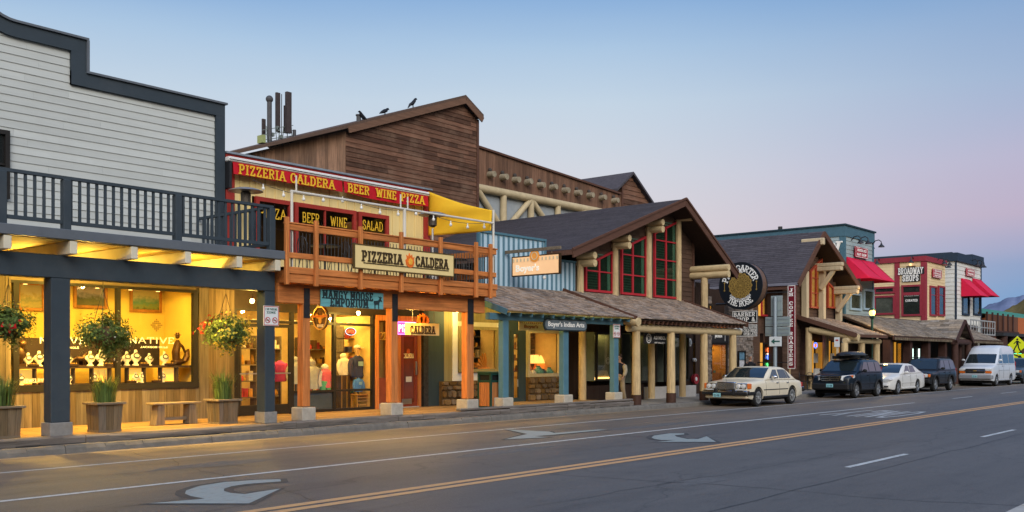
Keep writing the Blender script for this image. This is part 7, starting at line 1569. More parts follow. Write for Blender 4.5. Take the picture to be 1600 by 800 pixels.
# ================================================================== cream and red shops
b = thing('cream_shop_building', 'cream and dark red two storey shop building with corner pilasters', 'building', (70,YF,3)); CRS = mat('cream_siding', (.74,.56,.32), rough=.7, var=.08, island=.04); RDK = mat('dark_red_trim', (.27,.03,.045), rough=.6, var=.12); PNK = mat('pink_frame', (.52,.27,.20), rough=.6, var=.08)
BX0, BX1, BZ = 68.2, 72.6, 8.62
lap(MB(), BX0+.3, BX1, YF, 3.6, 8.28, .2, .02).build('siding', CRS, b); lap_x(MB(), YF, 32, BX0, 3.6, 8.28, .2, .02).build('side_siding', CRS, b); MB().box(BX0+.03, BX1, YF+.04, 32, .14, 8.28).build('rear_block', CRS, b)
ya, yb_, yc = YX(1446, BX0), YX(1402, BX0), YX(1365, BX0)
mb = MB(); mb.box(BX0-.12, BX1+.1, YF-.12, YF+.1, 8.28, BZ); mb.box(BX0-.13, BX0+.1, YF+.1, 32, 8.281, BZ-.001); mb.box(BX0-.06, BX0+.3, YF-.06, YF+.03, 3.6, 8.279); mb.box(BX0-.07, BX0+.03, YF+.031, YF+.25, 3.6, 8.278); mb.box(BX0-.07, BX0+.03, yb_-.17, yb_+.17, 3.6, 8.278); mb.build('red_trim', RDK, b)
def wside(y0, y1, z0, z1, X, mf, mb_, split=None):
    F = side(X, (y0+y1)/2, (z0+z1)/2); w = MB(); framebox(w, F, y1-y0, z1-z0, .13, .1)
    if split: pbox(F, -(y1-y0)/2+.13, (y1-y0)/2-.13, split-(z0+z1)/2-.1, split-(z0+z1)/2+.1, 0, .09, w)
    fr = w.build('window', mf, b); panel(MB(), F, y1-y0-.2, z1-z0-.2, .006, .03).build('pane', SG, fr); panel(MB(), F, y1-y0-.2, z1-z0-.2, .005, .005).build('backing', mb_, fr); return F, fr
DKR = mat('dim_green_room', (.05,.06,.045), var=.6, scale=2)
F, fr = wside(YX(1441,BX0), YX(1409,BX0), ZX(1425,494,BX0), ZX(1425,445,BX0), BX0-.03, RDK, DKR, ZX(1425,459,BX0)); letters('CURATED', F @ Matrix.Translation((0,-.0,.037)), .8, .14, WL, fr, serif=False, dep=.004); letters('JACKSON HOLE', F @ Matrix.Translation((0,.35,.037)), .95, .1, WL, fr, serif=False, dep=.004)
wside(YX(1399,BX0), YX(1366,BX0), ZX(1383,492,BX0), ZX(1383,462,BX0), BX0-.03, RDK, mat('pale_room', (.22,.23,.19), var=.4)); wside(YX(1399,BX0), YX(1366,BX0), ZX(1383,459,BX0), ZX(1383,448,BX0), BX0-.03, RDK, DKR)
for pl, pr in ((1451.5, 1462), (1464.5, 1474.5)):
    x0, x1, z0, z1 = rect(pl, pr, 447, 494, YF); fr = window(b, x0, x1, z0, z1, YF-.03, RDK, SG, t=.12, bars=[z0+(z1-z0)*.7]); panel(MB(), street((x0+x1)/2, YF-.028, (z0+z1)/2), x1-x0-.2, z1-z0-.2, .006).build('backing', DKR, fr)
Fb = side(BX0-.05, YX(1424, BX0), ZX(1424, 429, BX0)); t = thing('wall_sign', 'white and black shop lettering with a lantern on the cream corner building', 'sign', Fb.translation)
for dy, s, w in ((.24, 'BROADWAY', 1.62), (-.24, 'SHOPS', 1.05)):
    pbox(Fb, -w/2-.06, w/2+.06, dy-.25, dy+.25, 0, .05).build('backing_board', BKS, t, bevel=.04); letters(s, Fb @ Matrix.Translation((0,dy,.051)), w, .38, WL, t, th=.19, dep=.03)
pbox(Fb, -.3, .3, .52, .56, 0, .12).build('bracket', BLACK, t); MB().sph(Fb @ Vector((0,.66,.12)), .09, n=8, m=6).build('lantern', emit('lantern_glow', (1,.6,.25), 1.5), t)
x0, x1, z0, z1 = rect(1454.5, 1468, 421, 434.5, YF); redsign(street((x0+x1)/2, YF-.1, (z0+z1)/2), x1-x0, z1-z0, 'small crimson wall sign on the street face of the cream shop building', ('JACKSON', 'HOLE', 'TOFFEE'))
for px, py, lb in ((1462, 409, 'left gooseneck lamp over the street face of the cream shops'), (1470, 411, 'right gooseneck lamp over the street face of the cream shops')): gooseneck(PX(px,YF), YF-.03, PZ(px,py,YF), (0,-1,0), lb)
for px, py, lb in ((1375, 409, 'gooseneck lamp at the left end of the cream side wall'), (1428, 407, 'gooseneck lamp above the lettering on the cream side wall')): gooseneck(BX0-.03, YX(px,BX0), ZX(px,py,BX0), (-1,0,0), lb)
# shared shingled arcade in front of both
b = thing('shake_arcade', 'long shingled arcade with dark posts and a small front gable before the cream shops', 'arcade', (60,18.5,.14)); DKW = mat('dark_red_wood', (.055,.026,.02), rough=.7, var=.3, scale=4)
shakes(MB(), 53.0, 75.0, 18.12, 2.95, YF-.06, 4.22, seed=15, w=(.16,.34), row=.24).build('shake_roof', mat('grey_shake', (.22,.18,.14), rough=.9, var=.4, scale=6, island=.4, hue=.25), b); slope_slab(53, 75, 18.2, 2.96, YF-.07, 4.2, .1).build('sheathing', DBRN, b); MB().box(53, 75, 18.06, 18.14, 2.74, 2.93).build('fascia', DKW, b)
mb = MB(); x = 53.1
while x < 75: mb.box(x, x+.1, 18.0, 18.055, 2.72, 2.86); x += .3
mb.build('rafter_tails', WEATHX, b)
for x in (53.3, 56.5, 59.7, 62.9, 66, 69, 72, 74.8): MB().box(x-.2, x+.2, 18.3, 18.7, .14, 2.74).build('post', DKW, b)
for x0_, x1_ in ((54, 58.5), (58.9, 68), (68.3, 80)): vboards(MB(), x0_, x1_, YF-.2, .14, 4.2, .4, .03).build('rear_wall', DBRN, b)
gx, gw, gz, ge = PX(1505, 17.9), 1.75, PZ(1505, 499, 17.9), 2.95
mb = MB()
for sg in (-1, 1):
    q = MB(); roof_rows(q, gx+sg*gw, ge-.1, gx, gz, 17.8, 20.6, .22, 20); mb.add(q.v, q.f)
mb.build('gable_roof', mat('grey_shake', (.165,.135,.105)), b); mb = MB(); [mb.bar((gx+sg*gw*1.04,17.78,ge-.2), (gx,17.78-.002*sg,gz-.1), .1, .2, (0,0,1)) for sg in (-1, 1)]; mb.build('gable_barge', DKW, b); MB().xz([(gx-gw*.8,ge-.1),(gx+gw*.8,ge-.1),(gx,gz-.3)], 18.3, 18.4).build('gable_face', DBRN, b); MB().tube((gx-gw,18,2.75), (gx+gw,18,2.75), .18, n=10).build('gable_log', DKW, b, smooth=True)
for sg in (-1, 1): MB().tube((gx+sg*gw*.8,18,.14), (gx+sg*gw*.8,18,2.7), .2, n=10).build('log_post', DKW, b, smooth=True)
for i, px in enumerate((1426, 1436)): x = PX(px, 20.9); MB().tube((x,20.9,1.3), (x,20.9,2.35), .05, n=8).build('light_tube', emit('cool_tube', (.75,1,.9), 2.2), b)
for px in (1399,): litpane(b, px-3, px+5, 535, 575, YF-.2, 5, AMB)
x0, x1, z0, z1 = rect(1529, 1545, 536, 547, 18.6)
t = thing('hanging_sign', 'cream and grey sign hanging under the arcade above the white van', 'sign', (PX(1537,18.9), 18.9, 2.4)); F = street(PX(1537, 18.9), 18.9, PZ(1537, 541, 18.9)); panel(MB(), F, 1.5, .62, .06).build('board', mat('pale_green_board', (.36,.36,.26), var=.3), t); pbox(F, -.5, .5, -.1, .1, .061, .075).build('band', DKW, t); MB().tube(F @ Vector((0,.3,.03)), F @ Vector((0,.6,.03)), .02, n=5).build('hanger', BLACK, t)
# ================================================================== white and navy building
b = thing('white_navy_building', 'white clapboard building with navy parapet and two slim red awnings at far right', 'building', (78,YF,3)); NAVY = mat('navy_trim', (.018,.035,.06), rough=.55, var=.12); WS = mat('white_siding', (.66,.66,.62), rough=.7, var=.06, island=.05)
NX0, NX1, NZ = 75.1, 81.7, 9.45
lap(MB(), NX0+.15, NX1, YF, 3.4, 8.8, .3, .035).build('siding', WS, b); lap_x(MB(), YF, 30, NX0, 3.4, 8.8, .3, .035).build('side_siding', WS, b); MB().box(NX0+.04, NX1, YF+.04, 30, .14, 8.75).build('rear_block', WS, b)
mb = MB(); mb.box(NX0-.18, NX1+.15, YF-.18, YF+.2, 8.8, NZ-.05); mb.box(NX0-.19, NX0+.1, YF+.2, 30, 8.801, NZ); mb.box(NX0+3.6, NX1+.16, YF-.19, YF+.5, 8.802, NZ+.12); mb.box(NX0-.05, NX0+.15, YF-.06, YF+.03, 3.4, 8.799); mb.box(NX1-.15, NX1+.04, YF-.06, YF+.03, 3.4, 8.799); mb.build('navy_trim', NAVY, b)
for pl, pr in ((1502, 1513), (1519.5, 1530.5)):
    x0, x1, z0, z1 = rect(pl, pr, 452, 493, YF); fr = window(b, x0, x1, z0, z1, YF-.03, NAVY, SG, t=.14); panel(MB(), street((x0+x1)/2, YF-.028, (z0+z1)/2), x1-x0-.2, z1-z0-.2, .006).build('blind', mat('ochre_blind', (.30,.21,.09), var=.4), fr)
    za, zb = PZ((pl+pr)/2, 436, YF), PZ((pl+pr)/2+12, 460, YF-1.3); awning([((x0-.2,YF-.05,za),(x1+.2,YF-.05,za),(x1+.2,YF-1.4,zb),(x0-.2,YF-1.4,zb))], 'slim red awning over the %s window of the white and navy building' % ('left' if pl < 1510 else 'right'))
x0, x1, z0, z1 = rect(1507, 1519.5, 420, 432, YF); redsign(street((x0+x1)/2, YF-.1, (z0+z1)/2), x1-x0, z1-z0, 'small crimson sign above the slim red awnings of the white and navy building', ('JACKSON', 'TRADING'))
for px, py, lb in ((1515, 411, 'left gooseneck lamp on the white and navy facade'), (1522, 412, 'right gooseneck lamp on the white and navy facade')): gooseneck(PX(px,YF), YF-.03, PZ(px,py,YF), (0,-1,0), lb)
for px, lb in ((1479, 'left gooseneck lamp on the white side wall'), (1486, 'right gooseneck lamp on the white side wall')): gooseneck(NX0-.03, YX(px,NX0), ZX(px,415,NX0), (-1,0,0), lb)
gooseneck(NX1+.03, YF-.1, PZ(1535,414,YF), (1,0,0), 'gooseneck lamp on the right corner of the white and navy building')
mb = MB(); F = street((NX0+NX1)/2, 20.2, 4.0); w = NX1-NX0; framebox(mb, F, w, 1.1, .09, .06)
for i in range(1, 9): pbox(F, -w/2+w*i/9-.03, -w/2+w*i/9+.03, -.46, .46, .01, .05, mb)
pbox(F, -w/2+.09, w/2-.09, -.03, .03, .005, .055, mb); mb.build('lattice_railing', mat('grey_lattice', (.32,.33,.34), var=.1), b); MB().box(NX0, NX1, 20.1, YF-.05, 3.3, 3.42).build('balcony_floor', DKW, b)
# ================================================================== end of the row
b = thing('balcony_building', 'brown planked balcony on dark posts past the white and navy building', 'building', (86,21,.14)); x0, x1 = 82.0, 92.0
vboards(MB(), x0, x1, 20.95, 3.95, 5.2, .3, .05).build('balcony_screen', wood('red_brown_planks', (.13,.055,.03), 'z', var=.3, island=.25), b); MB().box(x0, x1, 20.8, 26, 3.8, 3.94).box(x0, x1, 23, 26, .14, 5).build('deck', DKW, b); MB().box(x0-.2, x1+.2, 19.6, 21.5, 3.45, 3.7).build('porch_roof', mat('dark_roof_edge', (.03,.032,.036), var=.2), b)
for x in (x0+1, x0+4.2, x0+7.4): MB().tube((x,20,.14), (x,20,3.45), .4, n=12).build('log_post', DKW, b, smooth=True)
for i in range(6): MB().box(x0+1.6*i, x0+1.6*i+.2, 20.8, 20.9, 3.9, 5.35).build('screen_post', DKW, b)
b = thing('orange_building', 'low orange building with green metal roof at the right edge of the photo', 'building', (96,21,.14)); MB().box(93.2, 112, 21.5, 32, .14, 5.3).build('wall', mat('orange_stucco', (.42,.12,.04), rough=.85, var=.15), b)
MB().xz([(84,5.6),(113,5.6),(113,6.0),(84,6.0)], 23.4, 34).build('roof', mat('green_metal_roof', (.05,.27,.22), rough=.4, var=.1), b); MB().box(95, 98, 21.42, 21.52, .3, 2.6).build('window', mat('dark_pane', (.012,.014,.016)), b)
# ================================================================== vehicles (built nose at x=0, +x to the tail; parked nose towards -X)
RUB = mat('tyre_rubber', (.018,.018,.018), rough=.85, var=.2); CHR = mat('chrome', (.62,.62,.62), rough=.12, metal=1, var=.05); RIMM = mat('alloy_rim', (.45,.46,.47), rough=.3, metal=.8, var=.1); CPL = mat('black_plastic', (.014,.014,.015), rough=.6, var=.15)
CGL = mat('car_glass', (.015,.022,.025), rough=.04, var=0, spec=.9, coat=.5); HLM = mat('headlamp', (.62,.63,.62), rough=.08, var=.1, spec=.8, coat=.6); ORG = mat('amber_lens', (.62,.14,.02), rough=.2, var=.1, coat=.4); TLR = mat('red_lens', (.35,.01,.01), rough=.2, var=.1, coat=.4); PLT = mat('plate_teal', (.25,.52,.56), rough=.4, var=.1)
def interp(pts, x):
    if x <= pts[0][0]: return pts[0][1]
    for (a, b_), (c, d) in zip(pts, pts[1:]):
        if x <= c: return b_+(d-b_)*(x-a)/(c-a)
    return pts[-1][1]
def paintcar(name, c, metal=.0): return mat(name, c, rough=.28, var=.05, scale=2, metal=metal, coat=.22, spec=.35, dirt=.08, dcol=tuple(v*.6+.05 for v in c))
def car(kind, label, S, pm, X0, Yc, lower=None):
    L, Wd, top, gh, wh, rw = S['L'], S['W'], S['top'], S['gh'], S['wh'], S['r']; ra = rw+.06; zb0 = S.get('zb', .24); t = thing(kind, label, S.get('cat', 'car'), (0,0,0), 'vehicles parked along the far kerb'); hwm = Wd/2
    def hw(x):
        a = max(0, (S['nose']-x)/S['nose']); e = max(0, (x-(L-S['tail']))/S['tail']); return hwm*(1-S['nt']*a**2.2-S['tt']*e**2.2)
    def under(x):
        z = zb0+.06*max(0, (x-(L-.6))/.6)+.05*max(0, (.35-x)/.35)
        for xw in wh:
            if abs(x-xw) < ra: z = max(z, rw+math.sqrt(ra*ra-(x-xw)**2))
        return z
    PR = [(0,.955),(.12,.985),(.45,1.0),(.78,.985),(.93,.955)]
    def sidey(x, z): zb = zb0; zt = interp(top, x); return hw(x)*interp(PR, min(1, max(0, (z-zb)/(zt-zb))))
    xs = set([0, .02, .06, .12, .25, L-.25, L-.12, L-.05, L-.02, L]+[i*L/44 for i in range(1, 44)]+[p[0] for p in top])
    for xw in wh:
        for k in range(-10, 11): xs.add(xw+ra*math.sin(k/10*math.pi/2))
        xs.add(xw-ra-.004); xs.add(xw+ra+.004)
    xs = sorted(x for x in xs if 0 <= x <= L)
    mb = MB(); vs = []; n = None
    for x in xs:
        zb, zt = under(x), interp(top, x); h = hw(x); ring = []
        for f, k in PR: z = max(zb, zb0+f*(zt-zb0)) if f < .9 else zt-.045; z = max(z, zb); ring.append((x, h*interp(PR, (z-zb0)/(zt-zb0)) if f else h*.955, z))
        ring += [(x, h*.90, zt-.008), (x, h*.55, zt+.012), (x, 0, zt+.018)]
        full = ring+[(a, -b_, c) for a, b_, c in ring[-2::-1]]; n = len(full); vs += full
    m = len(xs); fs = [(i*n+k, i*n+(k+1) % n, (i+1)*n+(k+1) % n, (i+1)*n+k) for i in range(m-1) for k in range(n)]+[tuple(range(n)), tuple(range((m-1)*n, m*n))]
    mb.add(vs, fs); body = mb.build('body', pm, t, smooth=True)
    # cabin
    belt = lambda x: interp(top, x)-.02; gx0, gx1 = gh[0][0], gh[-1][0]; zmax = max(z for _, z in gh); tum = S.get('tum', .17)
    def wz(x, z): return hw(x)*.965*(1-tum*max(0, (z-interp(top, x)))/(zmax-interp(top, x)+1e-6))
    gs = sorted(set([gx0+(gx1-gx0)*i/36 for i in range(37)]+[p[0] for p in gh])); vs = []
    for x in gs:
        zb, zt = belt(x), max(interp(gh, x), belt(x)+.01); d = zt-zb; r_ = min(.06, d*.4); ring = [(x, wz(x,zb), zb), (x, wz(x,zb+d*.5), zb+d*.5), (x, wz(x,zt-r_), zt-r_), (x, wz(x,zt)-r_*.8, zt-.008), (x, wz(x,zt)*.5, zt+.012), (x, 0, zt+.016)]
        full = ring+[(a, -b_, c) for a, b_, c in ring[-2::-1]]; n = len(full); vs += full
    m = len(gs); MB().add(vs, [(i*n+k, i*n+k+1, (i+1)*n+k+1, (i+1)*n+k) for i in range(m-1) for k in range(n-1)]+[tuple(range(n)), tuple(range((m-1)*n, m*n))]).build('cabin', S.get('cabin_mat', pm), t, smooth=True)
    def screen(xa, xb, name, fr=.90):
        def fn(u, v):
            x = xa+(xb-xa)*u; z = interp(gh, x); w = wz(x, z)*fr; y = w*(2*v-1); return (x-.012 if xb < L*.6 else x+.012, y, z+.020-.012*(2*v-1)**2)
        return MB().grid(fn, 8, 8).build(name, CGL, t, smooth='all')
    screen(*S['ws'], 'windscreen'); screen(*S['rs'], 'rear_window')
    for a0, a1, b1, b0, zt_ in S['wins']:      # bottom-left x, bottom-right x, top-right x, top-left x, top z
        for sg in (-1, 1):
            def fn(u, v):
                x = (a0+(a1-a0)*u)*(1-v)+(b0+(b1-b0)*u)*v; z0 = belt(x)+.055; z = z0+(zt_-z0)*v; return (x, sg*(wz(x, z)+.007), z)
            MB().grid(fn, 4, 4).build('side_window', CGL, t, smooth='all')
    for xw in wh:
        for sg in (-1, 1):
            yo = hwm*.985; M = Matrix.Translation((xw, sg*yo, rw)) @ Matrix.Rotation(R(-90*sg), 4, 'X'); w = .21
            ty = MB(); ty.lathe([(rw*.62,-w),(rw*.93,-w),(rw,-w+.03),(rw,-.03),(rw*.93,0),(rw*.66,.004),(rw*.62,-.02)], (0,0,0), 26, M); wo = ty.build('wheel', RUB, t, smooth=True)
            rm = MB(); rm.lathe([(rw*.67,.002),(rw*.62,.006),(rw*.58,-.03),(rw*.25,-.015),(rw*.22,.012),(.0,.016)], (0,0,0), 22, M)
            for k in range(S.get('spk', 5)):
                a = 6.2832*k/S.get('spk', 5); q = MB().box(rw*.15, rw*.6, -rw*.06, rw*.06, -.025, .002); rm.add([M @ Matrix.Rotation(a, 4, 'Z') @ Vector(v) for v in q.v], q.f)
            rm.build('rim', S.get('rim', RIMM), wo, smooth=True)
            if S.get('flare'):
                ar = [(xw+ (ra+.03)*math.cos(a), (hwm+.008)*sg, rw+(ra+.03)*math.sin(a)) for a in [R(i*9-4) for i in range(21)]]; MB().path(ar, .045, 6).build('arch_flare', S['flare'], t, smooth=True)
    wl = MB()
    for xw in wh: wl.box(xw-ra*.98, xw+ra*.98, -hwm*.7, hwm*.7, rw, rw+ra*.9)
    wl.box(.3, L-.3, -hwm*.8, hwm*.8, .2, .3); wl.build('underbody', mat('underbody_black', (.006,.006,.006), var=0), t)
    for sg in (-1, 1):
        for xl in S['doors']:
            zs_ = [zb0+.14+(interp(top, xl)-.06-zb0-.14)*i/8 for i in range(9)]; MB().path([(xl+(.02*math.sin(i)) *0, sg*(sidey(xl, z)+.001), z) for i, z in enumerate(zs_)], .006, 4).build('door_seam', mat('seam_black', (.01,.01,.01), var=0), t)
        for xl in S['handles']: z = interp(top, xl)-.14; MB().box(xl-.09, xl+.09, sg*(sidey(xl,z)-.005), sg*(sidey(xl,z)+.028), z-.018, z+.018).build('door_handle', S.get('trim', CHR), t, bevel=.006)
        if S.get('strip'): z = S['strip']; MB().path([(x, sg*(sidey(x, z)+.004), z) for x in [wh[0]+ra+.02+(wh[1]-wh[0]-2*ra-.04)*i/8 for i in range(9)]], .018, 5).build('side_moulding', S.get('smat', CPL), t)
        MB().path([(x, sg*(sidey(x, zb0+.06)+.006), zb0+.05) for x in [wh[0]+ra+.01+(wh[1]-wh[0]-2*ra-.02)*i/6 for i in range(7)]], .055, 6).build('sill', S.get('sillm', CPL), t, smooth=True)
        xm, zm = S['mir']; y = hw(xm)*.96; mm = MB().sph((xm, sg*(y+.13), zm), .1, (.55,1.05,.72), 10, 8); mm.tube((xm+.02, sg*(y-.06), zm-.05), (xm, sg*(y+.08), zm-.02), .03, n=6); mm.build('mirror', S.get('mirm', pm), t, smooth=True)
    S['front'](t, L, hwm, hw)
    t.location = (X0, Yc, 0); return t
def pbx(t, name, m, *bx, bev=.012): return MB().box(*bx).build(name, m, t, bevel=bev)
def lamps2(t, name, m, x, y0, y1, z0, z1, d=.05, bev=.02):
    for sg in (-1, 1): pbx(t, name, m, x-d, x+.12, sg*y0, sg*y1, z0, z1, bev=bev)
def plate(t, x, z, y=0, m=None):
    o = pbx(t, 'licence_plate', m or PLT, x-.015, x+.01, y-.15, y+.15, z-.075, z+.075, bev=0); F = FRAME((x-.0155, y, z-.01), (0,-1,0), (0,0,1)); letters('22 418', F, .22, .07, mat('plate_letter', (.03,.06,.10), var=0), o, serif=False, th=.2, dep=.003)
def front_sedan(t, L, h, hw):
    pbx(t, 'bumper', CHR, -.14, .10, -h*.97, h*.97, .46, .60, bev=.03); pbx(t, 'bumper_strip', CPL, -.19, -.13, -h*.98, h*.98, .43, .535, bev=.02)
    for sg in (-1, 1): pbx(t, 'overrider', CPL, -.21, -.12, sg*.36-.05, sg*.36+.05, .42, .66); pbx(t, 'bumper_end', CPL, -.1, .5, sg*h*.96, sg*h*1.03, .44, .55)
    g = MB().box(-.07, .1, -.37, .37, .60, .90).build('grille_shell', CHR, t, bevel=.03); mb = MB()
    for i in range(5): mb.box(-.085, -.06, -.32, .32, .635+.05*i, .65+.05*i)
    mb.box(-.088, -.06, -.012, .012, .62, .87); MB().box(-.078, -.06, -.33, .33, .625, .865).build('grille_opening', mat('grille_dark', (.10,.10,.10), rough=.4, var=.1), g); mb.build('grille_bars', CHR, g)
    lamps2(t, 'headlight_surround', CHR, .03, .40, .80, .64, .86, .05)
    for sg in (-1, 1):
        for y in (.50, .69): q = MB().tube((-.05, sg*y, .75), (-.02, sg*y, .75), .082, .085, 16); q.sph((-.035, sg*y, .75), .078, (.35,1,1), 14, 8); q.build('headlight', HLM, t, smooth=True)
        pbx(t, 'indicator', ORG, -.02, .20, sg*.82, sg*(h*.985), .65, .85, bev=.02); pbx(t, 'fog_lamp', HLM, -.15, -.1, sg*.46, sg*.74, .60, .64, bev=.008); pbx(t, 'tail_light', TLR, L-.1, L+.02, sg*.5, sg*.88, .62, .82)
    MB().tube((-.01,0,.9), (-.01,0,1.0), .008, n=5).build('hood_ornament', CHR, t); pbx(t, 'valance', t.children[0].data.materials[0], -.04, .15, -h*.9, h*.9, .30, .43, bev=.03)
    pbx(t, 'rear_bumper', CPL, L-.05, L+.22, -h*.98, h*.98, .46, .60, bev=.04); pbx(t, 'rear_bumper_bar', CHR, L-.08, L+.14, -h*.97, h*.97, .60, .645, bev=.015); plate(t, -.2, .42, .28)
SED = dict(L=4.6, W=1.84, nose=.6, nt=.06, tail=.6, tt=.06, zb=.27, r=.335, wh=(.72,3.60), top=[(0,.70),(.02,.80),(.07,.865),(.25,.895),(1.3,.975),(1.6,.985),(3.7,.965),(4.0,.95),(4.5,.88),(4.58,.84),(4.6,.74)],
  gh=[(1.32,.97),(1.66,1.19),(2.0,1.375),(2.22,1.425),(2.6,1.44),(2.95,1.425),(3.22,1.38),(3.6,1.18),(3.93,.955)], ws=(1.40,2.06), rs=(3.24,3.84), wins=[(1.67,2.42,2.40,2.10,1.335),(2.52,3.22,3.10,2.50,1.335),(3.26,3.48,3.22,3.14,1.31)], doors=(1.34,2.46,3.30), handles=(2.28,3.16), mir=(1.79,1.06), strip=.60, front=front_sedan, rim=mat('hub_silver', (.55,.55,.53), rough=.35, metal=.6, var=.1), spk=12, mirm=CHR)
car('sedan_car', 'cream vintage sedan with chrome grille and twin round headlights', SED, paintcar('cream_car_paint', (.66,.59,.45)), PX(1187,16.0)-.72, 16.02+.935)
def front_suv(t, L, h, hw):
    pbx(t, 'bumper', CPL, -.08, .25, -h*.93, h*.93, .36, .66, bev=.06); pbx(t, 'bumper_end', CPL, .1, .5, h*.9, h*1.0, .36, .68, bev=.04); pbx(t, 'bumper_end', CPL, .1, .5, -h*1.0, -h*.9, .36, .68, bev=.04); g = MB(); F = FRAME((-.02,0,.86), (0,-1,0), (0,0,1))
    g.prism([(-.48,.11),(.48,.11),(.38,-.09),(-.38,-.09)], lambda p, q, d: F @ Vector((p,q,d)), -.1, .01); go = g.build('grille', CPL, t); mb = MB()
    for z, w in ((.085,.47),(.0,.42),(-.085,.38)): pbox(F, -w, w, z-.017, z+.017, 0, .03, mb)
    for sg in (-1, 1): mb.prism([(sg*.49,.12),(sg*.44,.12),(sg*.35,-.1),(sg*.4,-.1)], lambda p, q, d: F @ Vector((p,q,d)), 0, .031)
    mb.build('grille_bars', CHR, go); ring(F, .05, .06, .02, .02, .02, 12).build('badge', CHR, go)
    for sg in (-1, 1):
        MB().prism([(sg*.50,.13),(sg*.86,.17),(sg*.88,.02),(sg*.56,-.09),(sg*.45,-.05)], lambda p, q, d: F @ Vector((p,q,d-2.2*max(0,abs(p)-.45)**2)), -.22, .012).build('headlight', HLM, t, bevel=.015); MB().prism([(sg*.78,.14),(sg*.875,.16),(sg*.87,.06),(sg*.78,.05)], lambda p, q, d: F @ Vector((p,q,d-2.2*max(0,abs(p)-.45)**2)), -.02, .02).build('indicator', ORG, t); pbx(t, 'tail_light', TLR, L-.05, L+.012, sg*.64, sg*.80, .9, 1.35)
        MB().tube((1.8, sg*.60, 1.73), (3.5, sg*.60, 1.73), .022, n=6).build('roof_rail', CPL, t)
    pbx(t, 'hood_deflector', CPL, .80, .94, -.62, .62, 1.095, 1.13); plate(t, -.085, .56)
SUV = dict(L=4.05, W=1.79, nose=.7, nt=.10, tail=.4, tt=.04, zb=.32, r=.345, wh=(.75,3.37), top=[(0,.70),(.03,.90),(.12,.98),(.35,1.04),(.92,1.12),(1.15,1.13),(4.0,1.13),(4.05,.9)], gh=[(.90,1.11),(1.27,1.38),(1.60,1.60),(1.83,1.67),(2.4,1.70),(3.4,1.68),(3.74,1.62),(4.02,1.12)], ws=(.98,1.63), rs=(3.76,3.97), tum=.16,
  wins=[(1.39,2.24,2.22,1.84,1.58),(2.31,3.08,3.04,2.31,1.58),(3.16,3.80,3.64,3.15,1.58)], doors=(1.22,2.28,3.12), handles=(2.12,2.98), mir=(1.42,1.2), strip=.62, front=front_suv, flare=CPL, trim=CPL, mirm=CPL, smat=CPL)
SX = PX(1340,16.0)-.75; car('suv_car', 'dark navy suv with a black roof box and black bumpers', SUV, paintcar('navy_car_paint', (.006,.012,.022), .0), SX, 16.02+.895)
t = thing('roof_box', 'black roof cargo box strapped on top of the navy suv', 'cargo box', (SX+1.8, 16.9, 1.76)); SX -= .22; mb = MB(); vs = []
for x, w, z in ((1.35,.12,1.89),(1.42,.30,1.95),(1.65,.37,2.01),(2.2,.40,2.06),(2.9,.40,2.06),(3.3,.36,2.01),(3.36,.30,1.93)): vs += [(SX+x, 16.85+a*w, zz) for a, zz in ((-1,1.86),(-1.02,1.93),(-.85,z-.03),(-.4,z),(.4,z),(.85,z-.03),(1.02,1.93),(1,1.86))]
mb.add(vs, [(i*8+k, i*8+(k+1) % 8, (i+1)*8+(k+1) % 8, (i+1)*8+k) for i in range(6) for k in range(8)]+[tuple(range(8)), tuple(range(48,56))]); mb.build('shell', mat('roof_box_black', (.02,.02,.022), rough=.35, var=.15), t, smooth=True)
for x in (1.9, 3.0): MB().box(SX+x-.03, SX+x+.03, 16.25, 17.5, 1.735, 1.86).build('cross_bar', CPL, t)
MB().box(SX+1.36, SX+3.36, 16.43, 16.45, 1.90, 1.92).build('seam', STEEL, t)
def front_white(t, L, h, hw):
    F = FRAME((-.01,0,.62), (0,-1,0), (0,0,1)); pm = t.children[0].data.materials[0]; pbx(t, 'bumper', pm, -.06, .3, -h*.86, h*.86, .30, .58, bev=.08); pbx(t, 'air_intake', CPL, -.07, 0, -.5, .5, .36, .44); pbx(t, 'grille', CPL, -.05, .1, -.36, .36, .60, .70); pbx(t, 'grille_bar', CHR, -.06, .1, -.37, .37, .64, .66, bev=0)
    for sg in (-1, 1):
        MB().prism([(sg*.44,.06),(sg*.55,.15),(sg*.86,.17),(sg*.88,.08),(sg*.62,-.01)], lambda p, q, d: F @ Vector((p,q,d)), -.35, .0).build('headlight', HLM, t, bevel=.02); pbx(t, 'fog_lamp', CPL, -.07, -.03, sg*.58, sg*.78, .38, .44); pbx(t, 'tail_light', TLR, L-.06, L+.02, sg*.55, sg*.85, .72, .9)
    plate(t, -.065, .5, 0)
WSD = dict(L=5.05, W=1.85, nose=.9, nt=.13, tail=.7, tt=.08, zb=.25, r=.335, wh=(.98,3.78), top=[(0,.58),(.03,.70),(.15,.78),(.5,.86),(1.35,.98),(1.55,1.0),(4.3,1.05),(4.85,1.02),(5.0,.95),(5.05,.8)], gh=[(1.32,.97),(1.8,1.24),(2.25,1.42),(2.6,1.48),(3.0,1.49),(3.4,1.45),(3.8,1.33),(4.45,1.04)], ws=(1.42,2.27), rs=(3.6,4.35), wins=[(1.85,2.68,2.66,2.30,1.385),(2.76,3.52,3.36,2.75,1.385)], doors=(1.55,2.72,3.62), handles=(2.5,3.45), mir=(1.8,1.06), strip=.56, front=front_white, trim=paintcar('white_car_paint', (.62,.61,.58)), smat=mat('white_strip', (.5,.49,.46), var=.05), sillm=mat('white_strip', (.5,.49,.46)))
car('sedan_car', 'white modern sedan parked behind the navy suv', WSD, paintcar('white_car_paint', (.62,.61,.58)), PX(1405,16.0)-.98, 16.02+.925)
